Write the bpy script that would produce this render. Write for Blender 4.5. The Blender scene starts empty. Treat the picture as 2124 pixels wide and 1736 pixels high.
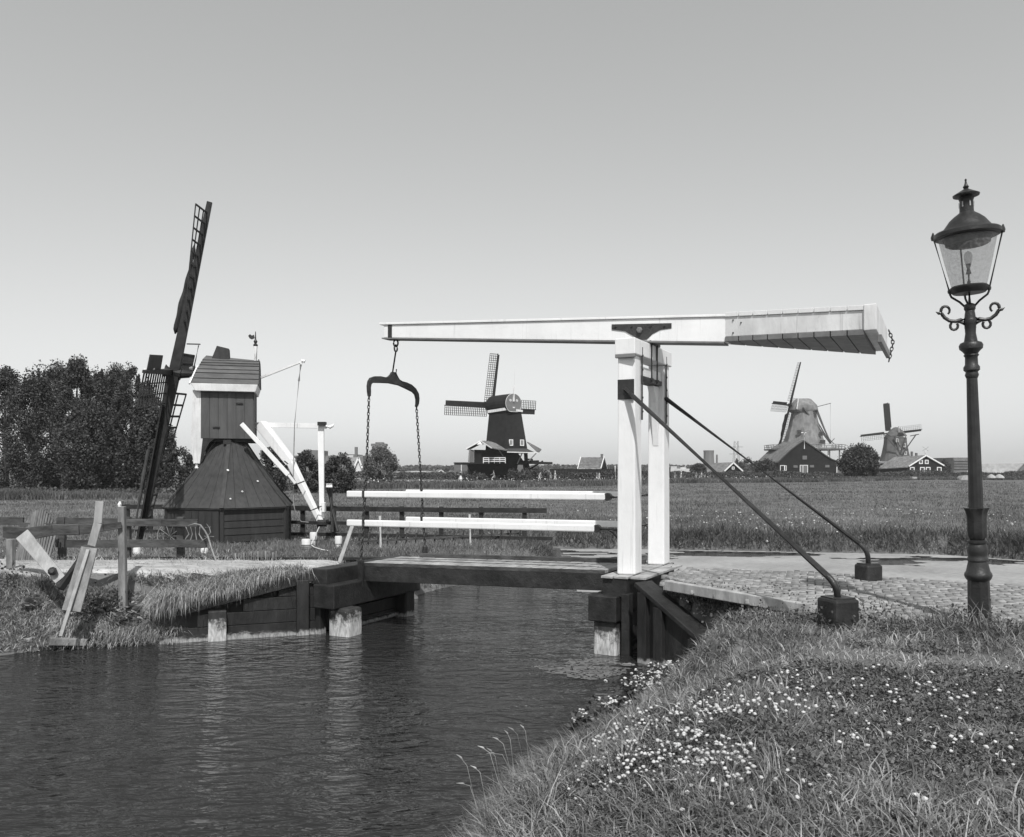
import bpy, bmesh, math, random
import numpy as np
from mathutils import Vector, Matrix
V = Vector
R = math.radians
# ------------------------------------------------------------------ camera, sky, sun, exposure
sc = bpy.context.scene
F, CX, HY, CZ = 1700.0, 1062.0, 972.0, 2.6      # focal length and horizon on the 2124 px wide print; eye height above the water
cam_d = bpy.data.cameras.new('camera')
cam = bpy.data.objects.new('camera', cam_d)
sc.collection.objects.link(cam)
cam.location = (0, 0, CZ)
cam.rotation_euler = (R(90), 0, 0)
cam_d.sensor_width = 36
cam_d.lens = 36 * F / 2124
cam_d.shift_y = (HY - 868) / 2124
cam_d.clip_start = 0.1
cam_d.clip_end = 6000
sc.camera = cam

SUN_EL, SUN_AZ = 53.0, 6.0                      # sun high behind the camera, a touch to its right
world = bpy.data.worlds.new('World')
sc.world = world
world.use_nodes = True
nt = world.node_tree
for n in list(nt.nodes): nt.nodes.remove(n)
sky = nt.nodes.new('ShaderNodeTexSky'); sky.sky_type = 'NISHITA'; sky.sun_disc = False
sky.sun_elevation = R(SUN_EL); sky.sun_rotation = R(180 - SUN_AZ)
sky.air_density = 1.0; sky.dust_density = 0.5; sky.ozone_density = 1.0
sep = nt.nodes.new('ShaderNodeSeparateColor')   # panchromatic film an orthopanchromatic grey of the sky
def wmath(op, a, b=None):
    m = nt.nodes.new('ShaderNodeMath'); m.operation = op
    for i, q in enumerate((a, b)):
        if q is None: continue
        if isinstance(q, (int, float)): m.inputs[i].default_value = q
        else: nt.links.new(q, m.inputs[i])
    return m.outputs[0]
nt.links.new(sky.outputs[0], sep.inputs[0])
gsum = wmath('ADD', wmath('MULTIPLY', sep.outputs[0], 0.0), wmath('ADD', wmath('MULTIPLY', sep.outputs[1], 0.10), wmath('MULTIPLY', sep.outputs[2], 0.90)))
gsum = wmath('POWER', gsum, 0.75)                 # the film's soft shoulder
comb = nt.nodes.new('ShaderNodeCombineColor')
for i, k in enumerate((0.985, 1.0, 0.998)): nt.links.new(wmath('MULTIPLY', gsum, k), comb.inputs[i])
bg = nt.nodes.new('ShaderNodeBackground'); bg.inputs[1].default_value = 0.192
wo = nt.nodes.new('ShaderNodeOutputWorld')
nt.links.new(comb.outputs[0], bg.inputs[0]); nt.links.new(bg.outputs[0], wo.inputs[0])
sun_d = bpy.data.lights.new('sun', 'SUN'); sun_d.energy = 3.9; sun_d.angle = R(0.6); sun_d.color = (1.0, 0.995, 0.985)
sun = bpy.data.objects.new('sun', sun_d); sc.collection.objects.link(sun)
sun.rotation_euler = (R(90 - SUN_EL), 0, R(SUN_AZ))
sc.view_settings.view_transform = 'Standard'; sc.view_settings.look = 'None'
sc.view_settings.exposure = 0.0; sc.view_settings.gamma = 1.0; sc.view_settings.use_curve_mapping = False
sc.cycles.max_bounces = 6; sc.cycles.transparent_max_bounces = 12
sc.cycles.diffuse_bounces = 3; sc.cycles.glossy_bounces = 3

# ------------------------------------------------------------------ helpers
def PD(x, y, d): return V(((x - CX) / F * d, d, CZ - (y - HY) / F * d))       # print pixel + depth -> point in the place
def PZ(x, y, z):                                                            # print pixel + height -> point in the place
    d = F * (CZ - z) / (y - HY); return PD(x, y, d)
rnd = random.Random(7)
COL = sc.collection
MATS = {}
def gmat(name, v=0.3, v2=None, scale=4.0, rough=0.75, bump=0.0, bscale=None, stretch=(1, 1, 1), spec=0.3, island=0.0, trans=0.0,
         big=0.0, bigscale=0.3, metal=0.0, stain=None, lo=0.35, hi=0.65, grime=0.0):
    """a grey procedural surface: two tones mixed by noise, optional bump, per-piece variation, broad patches and waterline stain"""
    if name in MATS: return MATS[name]
    m = bpy.data.materials.new(name); m.use_nodes = True; MATS[name] = m
    t = m.node_tree; N = t.nodes; L = t.links
    bs = N['Principled BSDF']; bs.inputs['Roughness'].default_value = rough
    bs.inputs['Specular IOR Level'].default_value = spec; bs.inputs['Metallic'].default_value = metal
    tc = N.new('ShaderNodeTexCoord'); mp = N.new('ShaderNodeMapping'); mp.inputs['Scale'].default_value = stretch
    L.new(tc.outputs['Object'], mp.inputs[0])
    def noise(s, detail=5.0, src=None, r=0.6):
        n = N.new('ShaderNodeTexNoise'); n.inputs['Scale'].default_value = s; n.inputs['Detail'].default_value = detail
        n.inputs['Roughness'].default_value = r
        L.new(src or mp.outputs[0], n.inputs['Vector']); return n.outputs['Fac']
    def ramp(f, a, b, x0=lo, x1=hi):
        mr = N.new('ShaderNodeMapRange'); mr.inputs[1].default_value = x0; mr.inputs[2].default_value = x1
        mr.inputs[3].default_value = a; mr.inputs[4].default_value = b; L.new(f, mr.inputs[0]); return mr.outputs[0]
    def mul(a, b):
        q = N.new('ShaderNodeMath'); q.operation = 'MULTIPLY'; L.new(a, q.inputs[0])
        if isinstance(b, float): q.inputs[1].default_value = b
        else: L.new(b, q.inputs[1])
        return q.outputs[0]
    if v2 is None: v2 = v * 1.25
    c = ramp(noise(scale), v, v2)
    if big: c = mul(c, ramp(noise(bigscale, 3.0, tc.outputs['Object']), 1.0 - big, 1.0 + big))
    if grime:                                   # hairline cracks and rain streaks along the grain, and a few chips
        gm_ = N.new('ShaderNodeMapping'); gm_.inputs['Scale'].default_value = (14, 14, 0.7); L.new(tc.outputs['Object'], gm_.inputs[0])
        c = mul(c, ramp(noise(1.6, 3.0, gm_.outputs[0], 0.5), 1.0, 1.0 - grime, 0.60, 0.72)); c = mul(c, ramp(noise(30.0, 2.0, tc.outputs['Object']), 1.0, 1.0 - grime * 1.3, 0.70, 0.78))
        c = mul(c, ramp(noise(2.2, 6.0, tc.outputs['Object'], 0.7), 1.0, 1.0 - grime * 0.5, 0.5, 0.75))
    if island:
        g = N.new('ShaderNodeNewGeometry'); c = mul(c, ramp(g.outputs['Random Per Island'], 1.0 - island, 1.0 + island, 0.0, 1.0))
    if stain:                                   # (height, tone): dried weed and lime left by the water line, a real mark on the timber
        sp = N.new('ShaderNodeSeparateXYZ'); gp = N.new('ShaderNodeNewGeometry'); L.new(gp.outputs['Position'], sp.inputs[0])
        wob = ramp(noise(7.0, 4.0, tc.outputs['Object'], 0.75), -stain[0] * 0.45, stain[0] * 0.45, 0.3, 0.7)
        ad = N.new('ShaderNodeMath'); ad.operation = 'ADD'; L.new(sp.outputs[2], ad.inputs[0]); L.new(wob, ad.inputs[1])
        k = ramp(ad.outputs[0], 1.0, 0.0, stain[0] * 0.5, stain[0])
        k = mul(k, ramp(noise(22.0, 4.0), 0.45, 1.0, 0.35, 0.6))
        mx = N.new('ShaderNodeMix'); mx.data_type = 'FLOAT'
        L.new(k, mx.inputs[0]); L.new(c, mx.inputs[2]); mx.inputs[3].default_value = stain[1]; c = mx.outputs[0]
    cc = N.new('ShaderNodeCombineColor')
    for i in range(3): L.new(c, cc.inputs[i])
    L.new(cc.outputs[0], bs.inputs['Base Color'])
    if bump:
        b = N.new('ShaderNodeBump'); b.inputs['Strength'].default_value = min(1.0, bump); b.inputs['Distance'].default_value = 0.02
        L.new(noise(bscale or scale * 3), b.inputs['Height']); L.new(b.outputs[0], bs.inputs['Normal'])
    if trans:
        tr = N.new('ShaderNodeBsdfTranslucent'); L.new(cc.outputs[0], tr.inputs[0])
        ms = N.new('ShaderNodeMixShader'); ms.inputs[0].default_value = trans
        L.new(bs.outputs[0], ms.inputs[1]); L.new(tr.outputs[0], ms.inputs[2])
        L.new(ms.outputs[0], N['Material Output'].inputs['Surface'])
    return m

M = dict(
    white=gmat('white_paint', 0.77, 0.84, 2.2, 0.5, 0.15, 30, (1, 1, 0.35), big=0.03, bigscale=1.2, grime=0.16),
    white2=gmat('weathered_white_paint', 0.60, 0.78, 3.0, 0.6, 0.3, 25, (1, 1, 0.3), big=0.08, bigscale=1.5, grime=0.25),
    under=gmat('underside_shade_grey', 0.15, 0.22, 5.0, 0.6, 0.2, 20),  # underside shade of white boards put into the colour; greys small fittings too
    iron=gmat('black_iron', 0.018, 0.035, 12, 0.5, 0.3, 40, spec=0.5),
    iron2=gmat('painted_iron', 0.016, 0.030, 9, 0.42, 0.25, 40, spec=0.5, big=0.2, bigscale=3),
    tar=gmat('tarred_timber', 0.014, 0.030, 6, 0.6, 0.5, 22, (1, 1, 1), spec=0.4, big=0.25, bigscale=2),
    tarstain=gmat('tarred_timber_at_waterline', 0.013, 0.028, 6, 0.6, 0.5, 22, (1.6, 1.6, 0.5), spec=0.4, big=0.25, bigscale=2, stain=(0.085, 0.40)),
    pile=gmat('weathered_pile', 0.024, 0.05, 6, 0.65, 0.6, 22, (2, 2, 0.35), spec=0.4, stain=(0.34, 0.62)),
    deck=gmat('deck_planks', 0.26, 0.44, 5, 0.8, 0.5, 30, (1, 1, 1), island=0.18, big=0.2, bigscale=3),
    oldwood=gmat('old_grey_wood', 0.15, 0.32, 5, 0.85, 0.7, 26, (1.5, 1.5, 0.4), island=0.12),
    palewood=gmat('pale_bare_wood', 0.26, 0.46, 5, 0.8, 0.5, 26, (1.5, 1.5, 0.4)),
    darkwood=gmat('dark_fence_wood', 0.040, 0.10, 6, 0.8, 0.6, 24, (0.5, 1, 1.5), island=0.15),
    midwood=gmat('gate_wood', 0.10, 0.20, 6, 0.8, 0.6, 24, (2, 2, 0.4), island=0.3),
    millwood=gmat('mill_boards', 0.028, 0.042, 4, 0.7, 0.5, 24, (2, 2, 0.3), big=0.12, bigscale=1.0),
    millbody=gmat('mill_body_boards', 0.075, 0.100, 4, 0.7, 0.4, 24, (2, 2, 0.3), big=0.08, bigscale=1.0, island=0.08),
    millroof=gmat('mill_roof_boards', 0.040, 0.058, 5, 0.7, 0.4, 20, (2, 2, 0.3), big=0.15, bigscale=0.8),
    capboard=gmat('cap_boards', 0.085, 0.125, 5, 0.75, 0.4, 20, (0.4, 2, 2), island=0.15),
    farmill=gmat('black_mill_boards', 0.013, 0.021, 1.5, 0.8, 0.0, big=0.15, bigscale=0.25),
    thatch=gmat('thatch', 0.15, 0.24, 1.2, 0.95, 0.6, 3, (1, 1, 0.5), big=0.15, bigscale=0.3),
    thatchdark=gmat('old_thatch', 0.09, 0.14, 1.2, 0.95, 0.6, 3, (1, 1, 0.5), big=0.15, bigscale=0.3),
    sailwood=gmat('sail_wood', 0.022, 0.04, 5, 0.7, 0.3, 20),
    sailgrey=gmat('sail_lath', 0.05, 0.08, 5, 0.8),
    cloth=gmat('grey_sailcloth', 0.16, 0.34, 6, 0.9, 0.6, 14),
    clothw=gmat('white_sailcloth', 0.55, 0.72, 6, 0.9, 0.6, 14),
    tile=gmat('roof_tiles', 0.13, 0.22, 2.0, 0.85, 0.6, 6, (1, 1, 1), island=0.1, big=0.15, bigscale=0.5),
    tilelight=gmat('pale_roofing', 0.30, 0.40, 0.8, 0.85, 0.0, big=0.1, bigscale=0.2),
    brick=gmat('brickwork', 0.12, 0.18, 3.0, 0.9, 0.4, 10),
    facgrey=gmat('factory_wall', 0.13, 0.18, 0.5, 0.9, 0.0, big=0.1, bigscale=0.05),
    faclight=gmat('light_factory_wall', 0.45, 0.55, 0.5, 0.9),
    glassd=gmat('dark_window_glass', 0.03, 0.05, 2, 0.15, spec=0.6),
    shutter=gmat('grey_shutter', 0.14, 0.17, 2, 0.7),
    soil=gmat('bank_soil', 0.05, 0.12, 9, 0.95, 0.8, 30),
    bark=gmat('bark', 0.05, 0.09, 6, 0.9, 0.6, 20, (1, 1, 0.3)),
    leafd=gmat('dark_foliage', 0.045, 0.085, 0.35, 0.65, spec=0.35, island=0.45, trans=0.12),
    leafm=gmat('bush_foliage', 0.055, 0.10, 0.35, 0.65, spec=0.35, island=0.45, trans=0.12),
    leafl=gmat('pale_foliage', 0.13, 0.20, 0.35, 0.7, spec=0.3, island=0.4, trans=0.15),
    reed=gmat('reed_blades', 0.09, 0.16, 0.25, 0.8, island=0.45, trans=0.15, big=0.3, bigscale=0.07),
    grass=gmat('grass_blades', 0.15, 0.28, 1.3, 0.6, spec=0.4, island=0.6, trans=0.22, big=0.22, bigscale=0.5),
    straw=gmat('dry_grass_blades', 0.30, 0.46, 2.0, 0.75, island=0.4, trans=0.2),
    fgrass=gmat('meadow_blades', 0.115, 0.205, 0.5, 0.75, island=0.4, trans=0.2, big=0.42, bigscale=0.16),
    clover=gmat('clover_leaves', 0.085, 0.15, 3.0, 0.6, island=0.4, trans=0.2),
    broad=gmat('broad_leaves', 0.20, 0.40, 3.0, 0.55, island=0.4, trans=0.2),
    petal=gmat('white_petals', 0.50, 0.66, 30, 0.8, island=0.12, trans=0.1),
    weed=gmat('duckweed', 0.25, 0.38, 5.0, 0.85, 0.5, 60, (1, 3.0, 1), big=0.18, bigscale=0.4),
    scum=gmat('floating_scum', 0.11, 0.20, 8, 0.8, 0.5, 40, island=0.3),
    skin=gmat('skin', 0.34, 0.38, 5, 0.6), hair=gmat('hair', 0.04, 0.08, 8, 0.7),
    c_white=gmat('white_cloth', 0.62, 0.72, 8, 0.85), c_mid=gmat('grey_cloth', 0.18, 0.24, 8, 0.85),
    c_light=gmat('light_grey_cloth', 0.36, 0.46, 8, 0.85), c_dark=gmat('dark_cloth', 0.03, 0.05, 8, 0.85),
)
# brick paving, each clinker its own tone
M['bankgrass'] = gmat('bank_grass_blades', 0.075, 0.14, 1.0, 0.8, island=0.4, trans=0.15)
M['clinker'] = gmat('clinker_bricks', 0.20, 0.34, 9, 0.85, 0.5, 40, island=0.28, big=0.15, bigscale=1.2)

def origin_of(p):
    o = V((0, 0, 0))
    while p is not None: o += V(p.location); p = p.parent
    return o
def link(name, me, mat, parent=None, smooth=False, label=None):
    o = bpy.data.objects.new(name, me); COL.objects.link(o)
    if mat is not None: me.materials.append(mat)
    if parent is not None: o.parent = parent
    if smooth:
        me.polygons.foreach_set('use_smooth', [True] * len(me.polygons))
    if label: o['label'] = label
    return o
def tag(o, label, cat, group=None):
    o['label'] = label; o['category'] = cat
    if group: o['group'] = group
    return o
def thing(name, loc, label, cat, group=None):
    o = bpy.data.objects.new(name, None); o.empty_display_size = 0.2
    o.location = loc; COL.objects.link(o); return tag(o, label, cat, group)
def frame(d, up=V((0, 0, 1))):
    d = V(d).normalized(); up = V(up)
    if abs(d.dot(up)) > 0.98: up = V((1, 0, 0))
    s = d.cross(up).normalized(); u = s.cross(d).normalized()
    return d, s, u

class MB:
    def __init__(s): s.v = []; s.f = []
    def add(s, vs, fs):
        b = len(s.v); s.v += [V(q) for q in vs]; s.f += [tuple(b + i for i in f) for f in fs]; return s
    def hexa(s, q):                              # 8 corners: bottom ring then top ring
        return s.add(q, [(3, 2, 1, 0), (4, 5, 6, 7), (0, 1, 5, 4), (1, 2, 6, 5), (2, 3, 7, 6), (3, 0, 4, 7)])
    def beam(s, p, q, w, h, up=(0, 0, 1), w2=None, h2=None):
        """squared timber from p to q: w across, h along up"""
        p, q = V(p), V(q); d, a, u = frame(q - p, up); w2 = w if w2 is None else w2; h2 = h if h2 is None else h2
        c = []
        for o, ww, hh in ((p, w, h), (q, w2, h2)):
            c += [o - a * ww / 2 - u * hh / 2, o + a * ww / 2 - u * hh / 2, o + a * ww / 2 + u * hh / 2, o - a * ww / 2 + u * hh / 2]
        return s.hexa(c)
    def box(s, c, sx, sy, sz, rz=0.0):           # c = centre of the bottom face
        c = V(c); m = Matrix.Rotation(rz, 3, 'Z'); q = []
        for z in (0, sz):
            for x, y in ((-1, -1), (1, -1), (1, 1), (-1, 1)): q.append(c + m @ V((x * sx / 2, y * sy / 2, 0)) + V((0, 0, z)))
        return s.hexa(q)
    def tube(s, pts, r, n=8, cap=True):
        pts = [V(p) for p in pts]; rs = r if isinstance(r, (list, tuple)) else [r] * len(pts)
        b = len(s.v); prev = None
        for i, p in enumerate(pts):
            t = (pts[min(i + 1, len(pts) - 1)] - pts[max(i - 1, 0)]).normalized()
            if prev is None: _, a, u = frame(t)
            else:
                a = (prev - t * prev.dot(t)).normalized(); u = t.cross(a)
            prev = a
            for k in range(n):
                w = 2 * math.pi * k / n; s.v.append(p + (a * math.cos(w) + u * math.sin(w)) * rs[i])
        for i in range(len(pts) - 1):
            for k in range(n):
                k2 = (k + 1) % n; s.f.append((b + i * n + k, b + i * n + k2, b + (i + 1) * n + k2, b + (i + 1) * n + k))
        if cap:
            s.f.append(tuple(b + k for k in reversed(range(n)))); e = b + (len(pts) - 1) * n; s.f.append(tuple(e + k for k in range(n)))
        return s
    def lathe(s, prof, o, n=20, axis=(0, 0, 1), sides=None):
        """profile (radius, height) turned about an axis through o"""
        o = V(o); ax, a, u = frame(axis, (0, 1, 0)); n = sides or n; b = len(s.v)
        for r, z in prof:
            for k in range(n):
                w = 2 * math.pi * (k + 0.5) / n; s.v.append(o + ax * z + (a * math.cos(w) + u * math.sin(w)) * r)
        for i in range(len(prof) - 1):
            for k in range(n):
                k2 = (k + 1) % n; s.f.append((b + i * n + k, b + i * n + k2, b + (i + 1) * n + k2, b + (i + 1) * n + k))
        s.f.append(tuple(b + k for k in reversed(range(n)))); e = b + (len(prof) - 1) * n; s.f.append(tuple(e + k for k in range(n)))
        return s
    def prism(s, poly, d):                       # 3-D outline pushed along d
        poly = [V(p) for p in poly]; d = V(d); n = len(poly)
        return s.add(poly + [p + d for p in poly], [tuple(range(n - 1, -1, -1)), tuple(range(n, 2 * n))] +
                     [(i, (i + 1) % n, n + (i + 1) % n, n + i) for i in range(n)])
    def build(s, name, mat, parent=None, bevel=0.0, smooth=False, label=None):
        o0 = origin_of(parent); me = bpy.data.meshes.new(name)
        me.from_pydata([tuple(p - o0) for p in s.v], [], s.f)
        bm = bmesh.new(); bm.from_mesh(me); bmesh.ops.recalc_face_normals(bm, faces=bm.faces); bm.to_mesh(me); bm.free()
        o = link(name, me, mat, parent, smooth, label)
        if bevel:
            m = o.modifiers.new('bevel', 'BEVEL'); m.width = bevel; m.segments = 2; m.limit_method = 'ANGLE'; m.angle_limit = R(35)
        if smooth and not bevel:
            m = o.modifiers.new('edges', 'EDGE_SPLIT'); m.split_angle = R(38)
        return o
    def top(s, name, mat, label, cat, group=None, bevel=0.0, smooth=False):
        """a one-mesh thing with its origin at the foot of its own shape"""
        c = V((sum(p.x for p in s.v) / len(s.v), sum(p.y for p in s.v) / len(s.v), min(p.z for p in s.v)))
        s.v = [p - c for p in s.v]; o = s.build(name, mat, None, bevel, smooth); o.location = c
        return tag(o, label, cat, group)

def np_mesh(name, verts, sizes, loops, mat, parent=None, smooth=False):
    me = bpy.data.meshes.new(name); verts = np.asarray(verts, dtype=np.float32)
    me.vertices.add(len(verts)); me.vertices.foreach_set('co', verts.ravel())
    me.loops.add(len(loops)); me.loops.foreach_set('vertex_index', np.asarray(loops, dtype=np.int32))
    st = np.concatenate(([0], np.cumsum(sizes)[:-1])).astype(np.int32)
    me.polygons.add(len(sizes)); me.polygons.foreach_set('loop_start', st); me.polygons.foreach_set('loop_total', np.asarray(sizes, dtype=np.int32))
    me.update(calc_edges=True)
    return link(name, me, mat, parent, smooth)
def stuff(o): o['kind'] = 'stuff'; return o
def structure(o): o['kind'] = 'structure'; return o

def vnoise(x, y, s, seed=0):
    """smooth value noise in 0..1"""
    x = np.asarray(x, float) * s + seed * 17.3; y = np.asarray(y, float) * s + seed * 9.7
    ix, iy = np.floor(x), np.floor(y); fx, fy = x - ix, y - iy
    fx = fx * fx * (3 - 2 * fx); fy = fy * fy * (3 - 2 * fy)
    def h(a, b):
        q = np.sin(a * 127.1 + b * 311.7 + seed * 74.7) * 43758.5453; return q - np.floor(q)
    return (h(ix, iy) * (1 - fx) + h(ix + 1, iy) * fx) * (1 - fy) + (h(ix, iy + 1) * (1 - fx) + h(ix + 1, iy + 1) * fx) * fy
def fbm(x, y, s, seed=0): return (vnoise(x, y, s, seed) * 0.55 + vnoise(x, y, s * 2.1, seed + 1) * 0.28 + vnoise(x, y, s * 4.3, seed + 2) * 0.17)
def inside(px, py, poly):
    px = np.asarray(px, float); py = np.asarray(py, float); r = np.zeros(px.shape, bool); n = len(poly)
    for i in range(n):
        x1, y1 = poly[i]; x2, y2 = poly[(i + 1) % n]
        c = ((y1 > py) != (y2 > py)) & (px < (x2 - x1) * (py - y1) / ((y2 - y1) if y2 != y1 else 1e-9) + x1); r ^= c
    return r
def dist_poly(px, py, poly, closed=True):
    px = np.asarray(px, float); py = np.asarray(py, float); d = np.full(px.shape, 1e9); n = len(poly)
    for i in range(n if closed else n - 1):
        x1, y1 = poly[i]; x2, y2 = poly[(i + 1) % n]; dx, dy = x2 - x1, y2 - y1
        t = np.clip(((px - x1) * dx + (py - y1) * dy) / (dx * dx + dy * dy + 1e-12), 0, 1)
        d = np.minimum(d, np.hypot(px - x1 - t * dx, py - y1 - t * dy))
    return d

# ------------------------------------------------------------------ ground, water, paths
WATER = [(-30, -12), (-1.0, -12), (-0.6, 0), (-0.42, 3.5), (-0.32, 4.9), (-0.12, 6.0), (0.22, 6.85), (0.66, 7.45), (1.15, 8.05), (1.45, 8.85),
         (1.78, 9.5), (2.20, 9.95), (2.44, 10.16), (1.76, 11.04), (1.45, 11.2), (2.15, 12.55), (2.9, 13.3), (3.6, 13.75), (5.7, 12.6), (7.5, 11.3), (11, 8.3), (20, 1),
         (34, 4), (24, 18.5), (14.4, 23.3), (13.0, 24.7), (8, 25.7), (4.2, 26.4), (1.4, 26.8), (0.9, 25.4), (1.25, 22.6), (1.05, 20.4), (0.3, 19.1), (-1.2, 18.4),
         (-1.95, 16.9), (-1.66, 15.05), (-2.70, 12.85), (-3.0, 13.05), (-4.0, 12.75), (-5.15, 12.35), (-6.3, 12.0), (-7.2, 11.35), (-9.2, 10.4), (-14, 8), (-22, 3), (-30, -2)]
WALLS = [[(-5.15, 12.35), (-4.0, 12.75), (-3.0, 13.05), (-2.70, 12.85), (-1.66, 15.05), (-1.8, 15.6)], [(2.44, 10.16), (1.76, 11.04), (1.45, 11.2), (2.15, 12.55), (2.9, 13.3)]]
def gheight(x, y, detail=True):
    x = np.asarray(x, float); y = np.asarray(y, float)
    ins = inside(x, y, WATER); d = dist_poly(x, y, WATER)
    dw = np.minimum(dist_poly(x, y, WALLS[0], False), dist_poly(x, y, WALLS[1], False))
    base = np.interp(y, [0, 14.7, 15.3, 15.95, 16.1, 19, 22, 60, 400], [1.0, 0.95, 0.50, 0.50, 0.78, 0.68, 0.55, 0.5, 0.5])
    k = np.where((x > -1.5) & (y < 10.8), np.interp(y, [7.0, 8.6], [0.62, 0.8]), np.where(y < 13, 0.72, 1.0))
    steep = np.clip(1 - (dw - 0.05) / 0.5, 0, 1)
    k = k + steep * 5.0
    # behind the wing walls the bank follows their sloping tops
    lw = np.interp(x, [-5.6, -5.1, -3.8, -3.0], [0.22, 0.40, 0.78, 0.93]); near_l = (x < -2.9) & (x > -7) & (y > 11) & (y < 13.6)
    base = np.where(near_l, np.minimum(base, lw + np.clip(d - 0.05, 0, 9) * 1.0), base)
    rw = np.interp(x - y, [-9.4, -7.8], [0.95, 0.28]); near_r = (x > 1.3) & (x < 3.4) & (y > 9.6) & (y < 11.5)
    base = np.where(near_r, np.minimum(base, rw + np.clip(d - 0.05, 0, 9) * 2.0), base)
    lump = (fbm(x, y, 0.9, 3) - 0.5) * 0.10 + (fbm(x, y, 0.22, 5) - 0.5) * 0.12
    edge = (fbm(x, y, 1.6, 8) - 0.5) * 0.22 * (1 - steep)
    de = np.clip(d + edge, 0, 99); up = 0.03 + de * k
    cove = (x > 1.2) & (x < 4) & (y > 7.6) & (y < 10.9); cw_ = np.where(cove, np.clip((y - 7.8) / 1.6, 0, 1), 0); up = up * (1 - cw_) + cw_ * (0.02 + 0.35 * de + 2.3 * de * de)
    ws = (x - 1.74) * 0.79 + (y - 11.08) * 0.613; wt = ((x - 1.74) * 0.613 - (y - 11.08) * 0.79) / 1.24
    wf = np.where(cove & (ws > -0.05) & (wt > -0.2), np.clip((1.45 - wt) / 0.5, 0, 1), 0); wf = wf * wf * (3 - 2 * wf)
    up = up * (1 - wf) + wf * (0.97 - 0.68 * np.minimum(wt, 1.1) + np.clip(ws, 0, 9) * 2.6)
    up = np.where((dw < 0.8) & (d < 0.25) & (wt < 1.05), -0.35, up)      # nothing but water and planking right at the walls
    h = base + lump * np.clip(d, 0, 1) * 0.8
    h = h - np.log1p(np.exp(np.clip((h - up) * 9, -30, 30))) / 9     # soft minimum of plateau and bank slope
    return np.where(ins, -0.06 - np.clip(d, 0, 1.4) * 0.9, np.maximum(h, -0.02))
def gz(x, y): return float(gheight(np.array([x]), np.array([y]))[0])

def axis_coords(a, b, lo, hi, step, far, n):
    inner = np.arange(lo, hi + 1e-6, step)
    right = hi + (far - hi) * (np.linspace(0, 1, n + 1)[1:] ** 3.2)
    return inner, right
ix, rx = axis_coords(0, 0, -16, 16, 0.16, 2600, 46)
xs = np.concatenate((-rx[::-1], ix, rx))
iy, ry = axis_coords(0, 0, -4, 29, 0.14, 3600, 62)
ys = np.concatenate(([-120, -60, -25, -12, -7], iy, ry))
GX, GY = np.meshgrid(xs, ys)
GZ = gheight(GX, GY)
verts = np.stack((GX, GY, GZ), -1).reshape(-1, 3)
nx, ny = len(xs), len(ys)
a = (np.arange(ny - 1)[:, None] * nx + np.arange(nx - 1)[None, :]).ravel()
quads = np.stack((a, a + 1, a + nx + 1, a + nx), 1)
gm = gmat('meadow_ground', 0.075, 0.17, 1.4, 0.95, 0.9, 7, (1, 1, 1), big=0.3, bigscale=0.10, lo=0.3, hi=0.7)
ground = structure(np_mesh('ground', verts, np.full(len(quads), 4), quads.ravel(), gm, None, True))

# water
wm = bpy.data.materials.new('water_surface'); wm.use_nodes = True
N = wm.node_tree.nodes; L = wm.node_tree.links; bs = N['Principled BSDF']
bs.inputs['Base Color'].default_value = (0.022, 0.022, 0.022, 1); bs.inputs['Roughness'].default_value = 0.04; bs.inputs['IOR'].default_value = 1.33
tc = N.new('ShaderNodeTexCoord')
def wnoise(scale, stretch, rot, detail=2.0, dist=0.0):
    mp = N.new('ShaderNodeMapping'); mp.inputs['Scale'].default_value = stretch; mp.inputs['Rotation'].default_value = (0, 0, R(rot))
    L.new(tc.outputs['Object'], mp.inputs[0]); n = N.new('ShaderNodeTexNoise'); n.inputs['Scale'].default_value = scale
    n.inputs['Detail'].default_value = detail; n.inputs['Distortion'].default_value = dist; L.new(mp.outputs[0], n.inputs['Vector']); return n.outputs['Fac']
def wadd(a, b, k):
    m = N.new('ShaderNodeMath'); m.operation = 'MULTIPLY_ADD'; L.new(b, m.inputs[0]); m.inputs[1].default_value = k
    if a is None: m.inputs[2].default_value = 0
    else: L.new(a, m.inputs[2])
    return m.outputs[0]
h = wadd(None, wnoise(1.0, (1.3, 2.7, 1), 14, 3.0, 2.2), 1.3)
h = wadd(h, wnoise(1.0, (2.3, 5.2, 1), -18, 2.0, 2.0), 0.5)
h = wadd(h, wnoise(1.0, (2.6, 8.0, 1), -8, 2.0, 1.0), 0.30)
h = wadd(h, wnoise(1.0, (0.5, 0.9, 1), 20, 2.0), 1.2)
rw_ = N.new('ShaderNodeTexWave'); rw_.wave_type = 'RINGS'; rw_.rings_direction = 'Z'; rw_.inputs['Scale'].default_value = 1.5
rw_.inputs['Distortion'].default_value = 9.0; rw_.inputs['Detail'].default_value = 2.0; rw_.inputs['Detail Scale'].default_value = 1.6
mp = N.new('ShaderNodeMapping'); mp.inputs['Location'].default_value = (3.6, -13.2, 0); mp.inputs['Scale'].default_value = (0.8, 1.1, 1)
L.new(tc.outputs['Object'], mp.inputs[0]); L.new(mp.outputs[0], rw_.inputs['Vector'])
h = wadd(h, rw_.outputs['Fac'], 0.10)
ruff = N.new('ShaderNodeMapRange'); ruff.inputs[1].default_value = 0.35; ruff.inputs[2].default_value = 0.65; ruff.inputs[3].default_value = 0.62; ruff.inputs[4].default_value = 1.0
L.new(wnoise(0.28, (1, 1.6, 1), 30, 2.0, 0.5), ruff.inputs[0])       # calm and ruffled patches
bp = N.new('ShaderNodeBump'); L.new(ruff.outputs[0], bp.inputs['Strength']); bp.inputs['Distance'].default_value = 0.072
L.new(h, bp.inputs['Height']); L.new(bp.outputs[0], bs.inputs['Normal'])
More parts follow.
